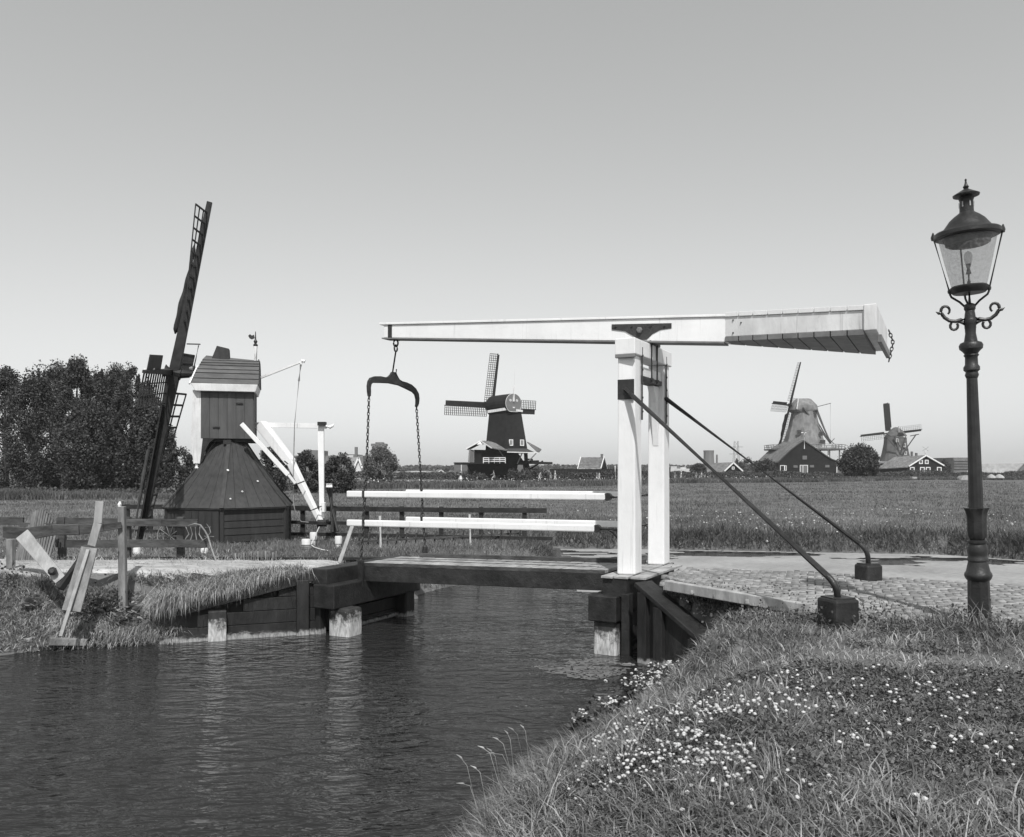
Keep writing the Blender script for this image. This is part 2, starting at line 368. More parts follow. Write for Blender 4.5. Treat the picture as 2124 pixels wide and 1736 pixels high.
wb = MB(); wb.add([(-30, -12, 0), (34, -12, 0), (34, 30, 0), (-30, 30, 0)], [(0, 1, 2, 3)])
structure(wb.build('water', wm))

# duckweed sheet on the side ditch, torn open along its far edge
def patch(name, poly, cell, keep, z, mat, label=None):
    xs_ = np.arange(min(p[0] for p in poly), max(p[0] for p in poly), cell); ys_ = np.arange(min(p[1] for p in poly), max(p[1] for p in poly), cell)
    X, Y = np.meshgrid(xs_, ys_); nx_, ny_ = len(xs_), len(ys_)
    a_ = (np.arange(ny_ - 1)[:, None] * nx_ + np.arange(nx_ - 1)[None, :]); cx, cy = X[:-1, :-1] + cell / 2, Y[:-1, :-1] + cell / 2
    ok = (inside(cx, cy, poly) & keep(cx, cy)).ravel(); a_ = a_.ravel()[ok]
    q = np.stack((a_, a_ + 1, a_ + nx_ + 1, a_ + nx_), 1); used, inv = np.unique(q.ravel(), return_inverse=True)
    v = np.stack((X.ravel(), Y.ravel(), np.full(X.size, z)), 1)[used]
    v[:, 2] += (vnoise(v[:, 0], v[:, 1], 9, 2) - 0.5) * 0.004
    return stuff(np_mesh(name, v, np.full(len(q), 4), inv, mat))
DITCH = [(1.2, 18.2), (1.9, 15.5), (3.0, 13.9), (3.8, 13.75), (5.7, 12.6), (7.5, 11.3), (11, 8.3), (20, 1), (34, 4), (24, 18.5), (14.4, 23.3), (13.0, 24.7), (8, 25.7), (4.2, 26.4), (1.6, 26.6), (1.4, 22.6), (1.2, 20.4)]
FARB = [(34, 4), (24, 18.5), (14.4, 23.3), (13.0, 24.7), (8, 25.7), (4.2, 26.4), (1.4, 26.8), (0.9, 25.4)]
def weed_keep(x, y):
    df = dist_poly(x, y, FARB, False); n = fbm(x, y * 2.6, 0.45, 11); n2 = fbm(x, y * 3.0, 1.8, 12)
    hole = ((df < 1.8) & (n > 0.46) & (df > 0.25)) | ((df < 3.4) & (n > 0.70)) | (n2 > 0.90)
    near = (y < 17.2) & (x < 2.6) & (n < 0.62)
    return ~hole & ~near
patch('duckweed', DITCH, 0.09, weed_keep, 0.006, M['weed'])
SC = [(0.15, 10.9), (0.5, 10.2), (1.0, 10.0), (1.55, 10.35), (1.7, 10.9), (1.35, 11.25), (0.9, 11.3)]
patch('floating_scum', SC, 0.02, lambda x, y: (fbm(x * 1.0, y * 1.6, 3.0, 4) > 0.44) & (vnoise(x, y, 40, 9) > 0.35) & (dist_poly(x, y, SC) > 0.12 * fbm(x, y, 4, 3)), 0.005, M['scum'])

# brick path on the right bank, herringbone clinkers
BPATH = [(2.05, 10.95), (3.34, 9.12), (4.35, 8.55), (5.3, 7.95), (6.6, 7.0), (9.0, 4.9), (13.5, 0.5), (18, 1.2), (12.2, 7.35), (6.95, 10.85), (5.3, 11.95), (3.5, 12.75), (2.75, 12.95), (2.2, 11.9)]
def path_z(x, y): return 1.045 + (fbm(x, y, 0.8, 21) - 0.5) * 0.05
bv, bf = [], []
th = R(-20); ct, st = math.cos(th), math.sin(th)
cells = []
Lb, Wb = 0.20, 0.10
for i in range(-90, 90):
    for j in range(-60, 60):
        # herringbone: L-shaped pair repeated on a diagonal lattice
        for kx, ky, hor in ((0, 0, True), (0, 1, False)):
            ox = (i * 1 + j * 2) * Wb + kx * Wb; oy = (i * 1 - j * 2) * Wb + ky * Wb
            w_, h_ = (Lb, Wb) if hor else (Wb, Lb)
            cells.append((ox + w_ / 2, oy + h_ / 2, w_, h_))
cells = np.array(cells); cw = np.stack((cells[:, 0] * ct - cells[:, 1] * st + 6, cells[:, 0] * st + cells[:, 1] * ct + 9), 1)
ok = inside(cw[:, 0], cw[:, 1], BPATH) & (cw[:, 0] < 11)
cells, cw = cells[ok], cw[ok]; rg = np.random.default_rng(3)
nb = len(cells); hz = path_z(cw[:, 0], cw[:, 1]) + rg.uniform(-0.004, 0.004, nb); ang = th + rg.normal(0, 0.02, nb)
tilt = rg.normal(0, 0.012, (nb, 2))
g_ = 0.007
corn = []
for sx, sy, dz, ins_ in ((-1, -1, -0.05, 0), (1, -1, -0.05, 0), (1, 1, -0.05, 0), (-1, 1, -0.05, 0), (-1, -1, 0, 0.006), (1, -1, 0, 0.006), (1, 1, 0, 0.006), (-1, 1, 0, 0.006)):
    lx = sx * (cells[:, 2] / 2 - g_ / 2 - ins_); ly = sy * (cells[:, 3] / 2 - g_ / 2 - ins_)
    corn.append(np.stack((cw[:, 0] + lx * np.cos(ang) - ly * np.sin(ang), cw[:, 1] + lx * np.sin(ang) + ly * np.cos(ang), hz + dz + tilt[:, 0] * lx * 2 + tilt[:, 1] * ly * 2), 1))
bv = np.stack(corn, 1).reshape(-1, 3); b0 = (np.arange(nb) * 8)[:, None]
fq = np.array([[4, 5, 6, 7], [0, 1, 5, 4], [1, 2, 6, 5], [2, 3, 7, 6], [3, 0, 4, 7]])
structure(np_mesh('path', bv, np.full(nb * 5, 4), (b0[:, None] + fq[None]).reshape(-1), M['clinker']))
# trodden sandy path on the left bank
LP = [(-2.7, 13.2), (-3.3, 13.5), (-5, 13.15), (-8, 12.6), (-13, 11.6), (-20, 9), (-20, 14.3), (-12, 14.45), (-6, 14.45), (-3.2, 14.6), (-2.0, 14.5)]
cell = 0.10; X, Y = np.meshgrid(np.arange(-20, -1.8, cell), np.arange(9, 14.7, cell)); nx_, ny_ = X.shape[1], X.shape[0]
a_ = (np.arange(ny_ - 1)[:, None] * nx_ + np.arange(nx_ - 1)[None, :]).ravel()
cx, cy = (X[:-1, :-1] + cell / 2).ravel(), (Y[:-1, :-1] + cell / 2).ravel()
ok = inside(cx, cy, LP) & (gheight(cx, cy) > 0.84) & (dist_poly(cx, cy, LP) > 0.12 * fbm(cx, cy, 1.4, 6)); a_ = a_[ok]
q = np.stack((a_, a_ + 1, a_ + nx_ + 1, a_ + nx_), 1); used, inv = np.unique(q.ravel(), return_inverse=True)
v = np.stack((X.ravel(), Y.ravel(), gheight(X.ravel(), Y.ravel()) + 0.035), 1)[used]
structure(np_mesh('path', v, np.full(len(q), 4), inv, gmat('sandy_path', 0.30, 0.52, 3, 0.95, 0.8, 20, (0.5, 2.2, 1), big=0.15, bigscale=1.0), None, True))

# ------------------------------------------------------------------ the drawbridge
AX = V((0.468, 0.883, 0)).normalized()           # across the bridge, away from the camera
LX = V((-0.95, 0.311, 0)).normalized()           # along the bridge, to the left bank
DZ = 1.10
A0 = V((1.39, 12.09, 0)); DL = 4.02              # deck near edge, right end
NP, FP = V((1.68, 11.71, 0)), V((2.31, 12.90, 0))  # feet of the two posts
def dk(t, w, z): return A0 + LX * t + AX * w + V((0, 0, z))
def dkz(t): return DZ - 0.03 * t / DL
bridge = thing('drawbridge', (NP.x, NP.y, DZ), 'white wooden drawbridge with a single balance beam and dark plank deck over the canal', 'drawbridge')
# posts: squared along the bridge axes
def post(c, z0, z1):
    m = MB(); q = []
    for z, s in ((z0, 1.0), (z1, 0.94)):
        for a_, b_ in ((1, -1), (-1, -1), (-1, 1), (1, 1)): q.append(c + LX * 0.13 * a_ * s + AX * 0.15 * b_ * s + V((0, 0, z)))
    m.hexa(q); return m.build('post', M['white'], bridge, 0.022)
pn = post(NP, DZ, 4.21); pf = post(FP, DZ, 4.21)
m = MB(); m.beam(NP - AX * 0.20 + V((0, 0, 4.325)), FP + AX * 0.20 + V((0, 0, 4.325)), 0.30, 0.23)
cb = m.build('crossbeam', M['white'], bridge, 0.012)
m = MB(); m.beam(NP - AX * 0.205 + V((0, 0, 4.19)), NP - AX * 0.145 + V((0, 0, 4.19)), 0.29, 0.05); m.build('cap_block', M['under'], cb, 0.005)
# lower knee: shaped bracket under the crossbeam against the far post, with iron shoe
mid = (NP + FP) / 2
m = MB(); m.beam(NP + AX * 0.15 + V((0, 0, 4.02)), FP - AX * 0.15 + V((0, 0, 4.02)), 0.16, 0.14); m.build('tie_beam', M['white'], cb, 0.01)
m = MB(); m.beam(NP + AX * 0.18 + V((0, 0, 3.915)), FP - AX * 0.16 + V((0, 0, 3.915)), 0.20, 0.07)
m.build('iron_plate', M['iron'], cb, 0.004)
m = MB()
m.prism([FP - AX * 0.15 + LX * 0.05 + V((0, 0, 3.87)), FP - AX * 0.42 + LX * 0.05 + V((0, 0, 3.87)), FP - AX * 0.26 + LX * 0.05 + V((0, 0, 3.62)), FP - AX * 0.19 + LX * 0.05 + V((0, 0, 3.2)), FP - AX * 0.15 + LX * 0.05 + V((0, 0, 2.95))], -LX * 0.10)
m.build('bracket', M['white'], pf, 0.01)
for c_, s_ in ((NP, 0.17), (FP, -0.16)):         # iron straps down the canal-side faces
    for sd in (-1,):
        m = MB(); b_ = c_ + AX * (s_ * 0.6) - LX * 0.145
        m.beam(b_ + V((0, 0, 4.34)), b_ + V((0, 0, 3.30)), 0.035, 0.02, LX)
        for k in range(5): m.lathe([(0.018, 0), (0.014, 0.02)], b_ + V((0, 0, 3.42 + 0.2 * k)), 8, -LX)
        m.build('strap', M['iron'], pn if c_ is NP else pf)
# balance beam, slightly raking down to the counterweight
BM = V((1.95, 12.2, 0))
def bx(t): return BM + LX * t
def btop(t): return 4.845 + 0.034 * t            # top of the beam, t metres towards the left bank
def bh(t): return 0.36 - 0.028 * t
def bw(t): return 0.26 - 0.012 * t
m = MB(); q = []
for t in (-1.25, 4.21):
    for s_, tp in ((-1, 0), (1, 0), (1, 1), (-1, 1)): q.append(bx(t) + AX * s_ * bw(t) / 2 + V((0, 0, btop(t) - 0.035 - (0 if tp else bh(t) - 0.035))))
m.hexa(q); beam = m.build('balance_beam', M['white'], bridge, 0.008)
m = MB(); q = []
for t in (-1.25, 4.28):
    for s_, tp in ((-1, 0), (1, 0), (1, 1), (-1, 1)): q.append(bx(t) + AX * s_ * (bw(t) / 2 + 0.025) + V((0, 0, btop(t) - (0 if tp else 0.033))))
m.hexa(q); m.build('cover_board', M['white'], beam, 0.004)
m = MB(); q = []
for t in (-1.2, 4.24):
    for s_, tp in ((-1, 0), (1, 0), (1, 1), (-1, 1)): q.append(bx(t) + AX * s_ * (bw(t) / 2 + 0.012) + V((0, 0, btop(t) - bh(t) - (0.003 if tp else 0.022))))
m.hexa(q); m.build('underside_shade_strip', M['under'], beam)  # thin dark strip added for the shaded underside of the white beam
m = MB(); q = []
for t in (4.06, 4.13):
    for s_, tp in ((-1, 0), (1, 0), (1, 1), (-1, 1)): q.append(bx(t) + AX * s_ * (bw(t) / 2 + 0.008) + V((0, 0, btop(t) - 0.036 - (0 if tp else bh(t) - 0.01))))
m.hexa(q); m.build('iron_band', M['iron'], beam)
# wedge-shaped counterweight box
t0, t1 = -1.22, -3.13
def wz(t): return 0.14 + (t0 - t) / (t0 - t1) * 0.86      # half width
def ctop(t): return btop(t) + 0.02 - (t0 - t) * 0.052
def cdep(t): return 0.34 - (t0 - t) * 0.02
cwm = MB(); q = []
for t in (t0, t1):
    for s_, tp in ((-1, 0), (1, 0), (1, 1), (-1, 1)): q.append(bx(t) + AX * s_ * wz(t) + V((0, 0, ctop(t) - (0.06 if tp else cdep(t)))))
cwm.hexa(q); cwt = cwm.build('counterweight', M['white2'], bridge, 0.006)
nb_ = 9
for z_of, nm, mt, th_ in ((lambda t: ctop(t) - 0.058, 'top_plank', 'white', 0.062), (lambda t: ctop(t) - cdep(t) - 0.072, 'bottom_plank', 'under', 0.068)):  # bottom planks darker than the top ones: their shade is in the colour
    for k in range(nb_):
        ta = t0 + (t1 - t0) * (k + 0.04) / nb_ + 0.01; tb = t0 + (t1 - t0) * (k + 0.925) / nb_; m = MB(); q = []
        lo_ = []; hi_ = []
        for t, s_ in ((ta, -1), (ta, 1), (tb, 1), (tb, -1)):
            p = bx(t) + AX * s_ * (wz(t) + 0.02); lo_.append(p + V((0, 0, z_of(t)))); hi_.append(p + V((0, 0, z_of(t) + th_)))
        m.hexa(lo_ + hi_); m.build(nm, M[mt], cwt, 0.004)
te = t1 - 0.06
m = MB(); m.beam(bx(te) - AX * 1.04 + V((0, 0, ctop(te) - 0.15)), bx(te) + AX * 1.04 + V((0, 0, ctop(te) - 0.15)), 0.15, 0.33); m.build('end_beam', M['white2'], cwt, 0.01)
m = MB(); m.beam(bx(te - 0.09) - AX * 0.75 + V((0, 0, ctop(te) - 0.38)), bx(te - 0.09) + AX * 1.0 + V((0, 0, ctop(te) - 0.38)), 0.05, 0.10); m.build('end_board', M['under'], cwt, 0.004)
for k, (dt, dz_) in enumerate(((0.0, -0.12), (-0.12, -0.17), (0.0, -0.30))):
    p = bx(t0 - 0.12 + dt) - AX * (wz(t0 - 0.12 + dt) + 0.004) + V((0, 0, ctop(t0) + dz_)); m = MB(); m.lathe([(0.012, 0), (0.009, 0.012)], p, 8, -AX); m.build('bolt', M['iron'], cwt)

def chain(m, pts, link_l=0.075, r=0.008, wdt=0.032):
    """a chain of oval links hanging along a polyline"""
    pts = [V(p) for p in pts]; seg = [(pts[i + 1] - pts[i]).length for i in range(len(pts) - 1)]; tot = sum(seg); n = max(2, int(tot / (link_l * 0.74)))
    def at(s):
        for i, l_ in enumerate(seg):
            if s <= l_ or i == len(seg) - 1: return pts[i].lerp(pts[i + 1], min(1.0, s / l_))
            s -= l_
    for k in range(n):
        a_, b_ = at(tot * k / n), at(tot * (k + 1) / n); c = (a_ + b_) / 2; d, s_, u = frame(b_ - a_, (0.3, 1, 0))
        w = s_ if k % 2 else u
        ring = [c + d * math.sin(q_) * link_l / 2 + w * math.cos(q_) * wdt / 2 for q_ in [2 * math.pi * j / 10 for j in range(10)]]
        m.tube(ring + [ring[0]], r, 5, False)
    return m
pe = bx(te - 0.10) + AX * 0.98
m = chain(MB(), [pe + V((0, 0, ctop(te) - 0.02)), pe - LX * 0.06 + V((0, 0, ctop(te) - 0.2)), pe + V((0, 0, ctop(te) - 0.48))], 0.07, 0.008, 0.04); m.build('end_chain', M['iron'], cwt)
# hinge plate on the near side of the beam
hp = BM - AX * (bw(0) / 2 + 0.012)
def hq(dx, dz_): return hp - LX * dx + V((0, 0, 4.66 + dz_ - 0.034 * dx))
def hinge(off):
    m = MB(); o_ = AX * off
    pts = [(-0.42, 0.075), (-0.42, 0.0), (-0.22, -0.03), (-0.06, -0.13), (0.0, -0.17), (0.10, -0.16), (0.18, -0.08), (0.30, -0.02), (0.46, 0.0), (0.46, 0.075)]
    m.prism([hq(a_, b_) + o_ for a_, b_ in pts], AX * 0.012)
    for dx in (-0.36, -0.12, 0.16, 0.36): m.lathe([(0.016, 0), (0.012, 0.02)], hq(dx, 0.035) + o_, 8, -AX)
    return m
hg = hinge(0).build('hinge_plate', M['iron'], bridge)
m = MB(); m.lathe([(0.045, -0.03), (0.045, 0.03), (0.03, 0.045)], hq(0.0, -0.02) - AX * 0.01, 6, -AX); m.build('pivot_bolt', M['under'], hg)
m = MB(); m.tube([NP + AX * 0.45 + V((0, 0, 4.52)), FP - AX * 0.42 + V((0, 0, 4.52))], 0.05, 12)
m.beam(mid - AX * 0.22 + V((0, 0, 4.46)), mid + AX * 0.22 + V((0, 0, 4.46)), 0.34, 0.05); m.build('pivot_bearing', M['iron'], bridge)
for s_ in (-0.20, 0.06):
    m = MB()
    for sd in (-1,): m.tube([mid + AX * s_ - LX * 0.165 + V((0, 0, 4.50)), mid + AX * s_ - LX * 0.165 + V((0, 0, 3.86))], 0.017, 8)
    m.lathe([(0.03, 0), (0.03, 0.03)], mid + AX * s_ - LX * 0.165 + V((0, 0, 3.90)), 6); m.build('hanger_bolt', M['iron'], hg)
# deck
m = MB(); m.beam(dk(-0.02, 0.05, dkz(0) - 0.175), dk(DL, 0.05, dkz(DL) - 0.175), 0.14, 0.25); m.build('girder', M['tar'], bridge, 0.008)
m = MB(); m.beam(dk(-0.02, 0.95, dkz(0) - 0.175), dk(DL, 0.95, dkz(DL) - 0.175), 0.14, 0.25); m.build('girder', M['tar'], bridge, 0.008)
npl = 17
for k in range(npl):
    ta, tb = DL * k / npl + 0.012, DL * (k + 1) / npl - 0.012; zz = -0.045 - rnd.random() * 0.004
    m = MB(); m.hexa([dk(ta, 0, dkz(ta) + zz), dk(tb, 0, dkz(tb) + zz), dk(tb, 1.05, dkz(tb) + zz), dk(ta, 1.05, dkz(ta) + zz),
                      dk(ta, 0, dkz(ta) + zz + 0.05), dk(tb, 0, dkz(tb) + zz + 0.05), dk(tb, 1.05, dkz(tb) + zz + 0.05), dk(ta, 1.05, dkz(ta) + zz + 0.05)])
    m.build('deck_plank', M['deck'], bridge, 0.004)
m = MB(); m.beam(dk(0.02, 0.0, dkz(0) - 0.025), dk(DL - 0.02, 0.0, dkz(DL) - 0.025), 0.05, 0.055); m.build('kerb_board', M['darkwood'], bridge, 0.004)
m = MB(); m.beam(dk(-0.25, 1.02, dkz(0) + 0.035), dk(DL - 0.4, 1.02, dkz(DL) + 0.035), 0.10, 0.07); m.build('kerb_board', M['darkwood'], bridge, 0.004)
# four rails hung between chains and post brackets
def rail(t0_, t1_, w, z, thick):
    a_, b_ = A0 + LX * t0_ + AX * w + V((0, 0, z)), A0 + LX * t1_ + AX * w + V((0, 0, z)); m = MB(); m.beam(a_, b_, 0.06, thick)
    r_ = m.build('rail', M['white'], bridge, 0.018)
    e = MB(); e.lathe([(thick / 2 - 0.002, -0.028), (thick / 2 - 0.002, 0.028)], a_, 18, AX); e.build('rail_end', M['white'], r_)
    s = MB(); s.lathe([(thick / 2 + 0.006, -0.036), (thick / 2 + 0.006, 0.036)], a_ - LX * 0.012, 18, AX); s.build('end_ring', M['iron'], r_)
    c = MB(); c.beam(b_ - LX * 0.33, b_ - LX * 0.29, 0.072, thick + 0.012); c.build('iron_band', M['iron'], r_)
    return a_, b_, r_
T_ = {}
for w, tr, tl, key, pc in ((-0.02, -0.02, 4.29, 'near', NP), (1.02, -0.12, 3.90, 'far', FP)):
    for z, lv in ((2.185, 'top'), (1.715, 'low')):
        tt = tr + (0.16 if (lv == 'low' and key == 'near') else 0)
        a_, b_, r_ = rail(tt, tl, w, z, 0.105)
        pt = pc + LX * 0.13 + V((0, 0, z)); m = MB(); m.tube([a_ - LX * 0.05, pt], 0.028, 8)
        if lv == 'low':
            m.tube([a_ - LX * 0.12, (a_ - LX * 0.12).lerp(pt, 0.5) + V((0, 0, -0.04)), pt + V((0, 0, -0.16))], 0.014, 6)
        m.build('bracket', M['iron'], r_)
# yoke (single outline, both arms curling down) with rod and two chains
yc = V((-1.98, 13.72, 0))
ydir = V((0.75, 0.72, 0)).normalized()
YL = 0.52
def yp(a_, z): return yc + ydir * a_ + V((0, 0, z))
ol = [(-.515, 3.78), (-.53, 3.86), (-.535, 3.95), (-.52, 4.03), (-.48, 4.085), (-.40, 4.115), (-.28, 4.125), (-.18, 4.115), (-.12, 4.13), (-.07, 4.175), (-.045, 4.215), (.035, 4.215),
      (.065, 4.16), (.11, 4.10), (.17, 4.075), (.27, 4.06), (.37, 4.03), (.46, 3.97), (.52, 3.89), (.535, 3.80), (.525, 3.72), (.50, 3.66), (.465, 3.66), (.475, 3.72), (.475, 3.79), (.45, 3.865),
      (.40, 3.905), (.25, 3.955), (.10, 4.0), (-.10, 4.02), (-.25, 4.015), (-.43, 4.005), (-.465, 3.98), (-.478, 3.92), (-.475, 3.86), (-.48, 3.78)]
# scale outline so that the tips sit above the rail ends
m = MB(); m.prism([yp(a_ * 0.98, z) - ydir.cross(V((0, 0, 1))) * 0.03 for a_, z in ol], ydir.cross(V((0, 0, 1))) * 0.06)
yk = m.build('yoke', M['iron'], bridge, 0.008)
m = MB(); p0 = bx(4.06) + V((0, 0, btop(4.06) - bh(4.06) - 0.03))
for k in range(2):
    c_ = p0 - V((0, 0, 0.045 + 0.085 * k)); w = AX if k else LX
    ring = [c_ + V((0, 0, 1)) * math.sin(q_) * 0.055 + w * math.cos(q_) * 0.04 for q_ in [2 * math.pi * j / 12 for j in range(12)]]; m.tube(ring + [ring[0]], 0.014, 6, False)
m.tube([p0 - V((0, 0, 0.18)), yp(-0.03, 4.17)], 0.013, 8); m.tube([yp(0.045, 4.15), yp(0.055, 4.27)], 0.011, 6)
m.build('hanging_rod', M['iron'], yk)
n_top = yp(-.49, 3.80); f_top = yp(.475, 3.67)
n_bot = dk(DL - 0.03, -0.09, dkz(DL) - 0.05); f_bot = dk(DL - 0.42, 1.12, 1.28)
m = MB(); chain(m, [n_top, n_top.lerp(n_bot, 0.5) + V((0.02, 0, 0)), n_bot], 0.075, 0.0085, 0.036); m.build('chain', M['iron'], bridge)
m = MB(); chain(m, [f_top, f_bot], 0.075, 0.0085, 0.036); fc = m.build('chain', M['iron'], bridge)
m = MB(); m.lathe([(0.02, 0.0), (0.045, -0.03), (0.05, -0.17), (0.03, -0.19)][::-1], f_bot, 12); m.build('weight', M['iron'], fc)
for top_, w, zb in ((n_top.lerp(n_bot, 0.50), -0.02, 1.74), (f_top.lerp(f_bot, 0.42), 1.02, 2.20), (f_top.lerp(f_bot, 0.66), 1.02, 1.74)):
    tl = (4.29 if w < 0 else 3.90) - 0.31; m = MB(); chain(m, [top_, A0 + LX * tl + AX * (w - 0.04) + V((0, 0, zb + 0.03))], 0.055, 0.006, 0.026); m.build('side_chain', M['iron'], bridge)
m = MB(); m.beam(n_bot + V((0, 0, -0.36)), n_bot + V((0, 0, 0.10)), 0.10, 0.05, AX); m.build('chain_plate', M['tar'], bridge, 0.004)
# brace rods from the posts to their ground anchors
def brace(a_, bend, foot, rad=0.034):
    a_, bend, foot = V(a_), V(bend), V(foot); d1 = (a_ - bend).normalized(); d2 = (foot - bend).normalized(); pts = [a_]
    for k in range(7):
        s = k / 6.0; p = (bend + d1 * 0.13).lerp(bend, s).lerp(bend.lerp(bend + d2 * 0.13, s), s); pts.append(p)
    pts.append(foot); m = MB(); m.tube(pts, rad, 12); return m.build('brace_rod', M['iron2'], bridge, 0, True)
def anchor(par, c, s, hgt, rz):
    m = MB(); z0 = gz(c.x, c.y) - 0.25; m.box(V((c.x, c.y, z0)), s, s, c.z - z0, rz); o = m.build('anchor_block', M['tar'], par, 0.03)
    m = MB(); m.box(V((c.x, c.y, c.z)), s * 0.8, s * 0.8, 0.012, rz); m.build('anchor_plate', M['iron'], o)
pa = NP - AX * 0.15 + V((0, 0, 3.72)); m = MB(); m.beam(pa - AX * 0.004 + V((0, 0, 0.14)), pa - AX * 0.004 - V((0, 0, 0.14)), 0.24, 0.02, AX); m.build('rod_plate', M['iron'], pn)
b1 = brace(pa - AX * 0.02, PD(1735, 1212, 8.45), V((3.38, 8.5, 1.24))); anchor(b1, V((3.38, 8.5, 1.26)), 0.30, 0.5, R(18))
pb = FP - AX * 0.10 - LX * 0.13 + V((0, 0, 3.70)); b2 = brace(pb, PD(1800, 1141, 11.45), V((5.0, 11.5, 1.24))); anchor(b2, V((5.0, 11.5, 1.26)), 0.27, 0.5, R(18))

# ------------------------------------------------------------------ abutments
def abutment(label): pass
rab = thing('bridge_abutment', (1.62, 11.25, 0), 'dark tarred timber abutment under the white posts with sloping wing wall', 'abutment')
c0 = NP - AX * 0.33                                  # front of the right cap timber
m = MB(); m.beam(c0 + V((0, 0, 0.94)) + LX * 0.10, c0 + AX * 2.25 + V((0, 0, 0.94)) + LX * 0.10, 0.36, 0.26); m.build('cap_beam', M['tar'], rab, 0.012)
for s_, wd in ((0.20, 0.17), (0.0, 0.2), (-0.24, 0.22)):
    m = MB(); m.beam(c0 - AX * 0.03 + LX * s_ + V((0, 0, 1.082)), c0 + AX * (2.1 if s_ > -0.2 else 1.75) + LX * s_ + V((0, 0, 1.082)), wd, 0.032)
    m.build('top_plank', M['deck'], rab, 0.004)
m = MB(); m.beam(c0 - AX * 0.10 + LX * 0.24 + V((0, 0, 0.645)), c0 + AX * 2.4 + LX * 0.24 + V((0, 0, 0.645)), 0.42, 0.36); m.build('wale_beam', M['tar'], rab, 0.015)
for w, mt in ((0.12, 'pile'), (2.0, 'tarstain')):
    m = MB(); m.beam(c0 + AX * w + LX * 0.22 + V((0, 0, -0.9)), c0 + AX * w + LX * 0.22 + V((0, 0, 0.47)), 0.34, 0.34, AX); m.build('pile', M[mt], rab, 0.03)
m = MB(); m.beam(c0 + AX * 0.05 - LX * 0.06 + V((0, 0, -0.9)), c0 + AX * 0.05 - LX * 0.06 + V((0, 0, 0.86)), 0.12, 0.16, AX); m.build('upright', M['tar'], rab, 0.01)
m = MB()
for k in range(6): m.beam(c0 + AX * 0.3 - LX * 0.0 + V((0, 0, -0.55 + 0.2 * k)), c0 + AX * 2.2 - LX * 0.0 + V((0, 0, -0.55 + 0.2 * k)), 0.06, 0.19)
m.build('back_wall', M['tarstain'], rab, 0.004)
w0, w1 = V((1.74, 11.04, 0)), V((2.46, 10.14, 0)); wd_ = (w1 - w0)
def wq(s, z): return w0 + wd_ * s + V((0, 0, z))
nrm = wd_.cross(V((0, 0, 1))).normalized()
m = MB(); m.prism([wq(0.0, -0.7), wq(1.0, -0.7), wq(1.0, 0.36), wq(0.0, 1.00)], -nrm * 0.06); m.build('wing_wall', M['tarstain'], rab, 0.004)
for s, tz in ((0.06, 0.94), (0.30, 0.78), (0.80, 0.45)):
    m = MB(); m.beam(wq(s, -0.7) + nrm * 0.035, wq(s, tz) + nrm * 0.035, 0.15, 0.08, nrm); m.build('wall_post', M['tarstain'], rab, 0.008)
m = MB(); m.beam(wq(-0.05, 1.045) - nrm * 0.09, wq(1.10, 0.33) - nrm * 0.09, 0.34, 0.06); m.build('wall_cap', M['tar'], rab, 0.008)
m = MB(); m.beam(wq(0.34, 0.02) + nrm * 0.05, wq(0.98, 0.02) + nrm * 0.05, 0.06, 0.09); m.build('waterline_batten', M['tarstain'], rab, 0.004)

lab = thing('bridge_abutment', (-2.8, 12.95, 0), 'tarred timber abutment of heavy stacked beams with whitened pile, left bank', 'abutment')
e0 = V((-2.98, 12.72, 0))
def lq(a_, l_, z): return e0 + AX * a_ + LX * l_ + V((0, 0, z))
m = MB(); m.beam(lq(0.10, 0.10, 0.905), lq(2.4, 0.10, 0.905), 0.32, 0.25); m.build('cap_beam', M['tar'], lab, 0.015)
m = MB(); m.beam(lq(0.0, -0.06, 0.61), lq(2.35, -0.06, 0.61), 0.42, 0.37); m.build('wale_beam', M['tar'], lab, 0.018)
m = MB(); m.beam(lq(0.26, -0.26, -0.9), lq(0.26, -0.26, 0.43), 0.40, 0.36, AX); m.build('pile', M['pile'], lab, 0.05)
m = MB(); m.beam(lq(0.20, 0.14, -0.9), lq(0.20, 0.14, 0.43), 0.10, 0.14, AX); m.build('upright', M['tarstain'], lab, 0.01)
m = MB(); m.beam(lq(2.1, -0.10, -0.9), lq(2.1, -0.10, 0.43), 0.24, 0.28, AX); m.build('pile', M['tarstain'], lab, 0.03)
m = MB()
for k in range(5): m.beam(lq(0.4, 0.02, -0.55 + 0.2 * k), lq(2.2, 0.02, -0.55 + 0.2 * k), 0.06, 0.19)
m.build('back_wall', M['tarstain'], lab, 0.004)
m = MB(); m.beam(lq(0.5, -0.05, 0.06), lq(2.1, -0.05, 0.06), 0.06, 0.05); m.build('waterline_batten', M['tarstain'], lab, 0.004)
l0, l1 = V((-3.02, 13.02, 0)), V((-5.25, 12.22, 0)); ld = l1 - l0; ln = V((0.34, -0.94, 0)).normalized()
def lw_(s, z): return l0 + ld * s + V((0, 0, z))
m = MB()
for z_ in (-0.5, -0.30, -0.1, 0.1, 0.3, 0.5, 0.70):
    e_ = 1.0 if z_ < 0.2 else (0.78 if z_ < 0.4 else (0.5 if z_ < 0.6 else 0.28)); m.beam(lw_(0, z_), lw_(e_, z_), 0.05, 0.19)
m.build('wing_wall', M['tarstain'], lab, 0.004)
for s, tz, mt in ((0.13, 0.86, 'tar'), (0.66, 0.45, 'pile')):
    m = MB(); m.beam(lw_(s, -0.8) + ln * 0.09, lw_(s, tz) + ln * 0.09, 0.19 if s < 0.5 else 0.26, 0.13, ln); m.build('wall_post', M[mt if s > 0.5 else 'tarstain'], lab, 0.012)
m = MB(); m.beam(lw_(-0.02, 0.95) + ln * 0.03, lw_(0.98, 0.43) + ln * 0.03, 0.12, 0.16); m.build('wall_cap', M['tar'], lab, 0.01)
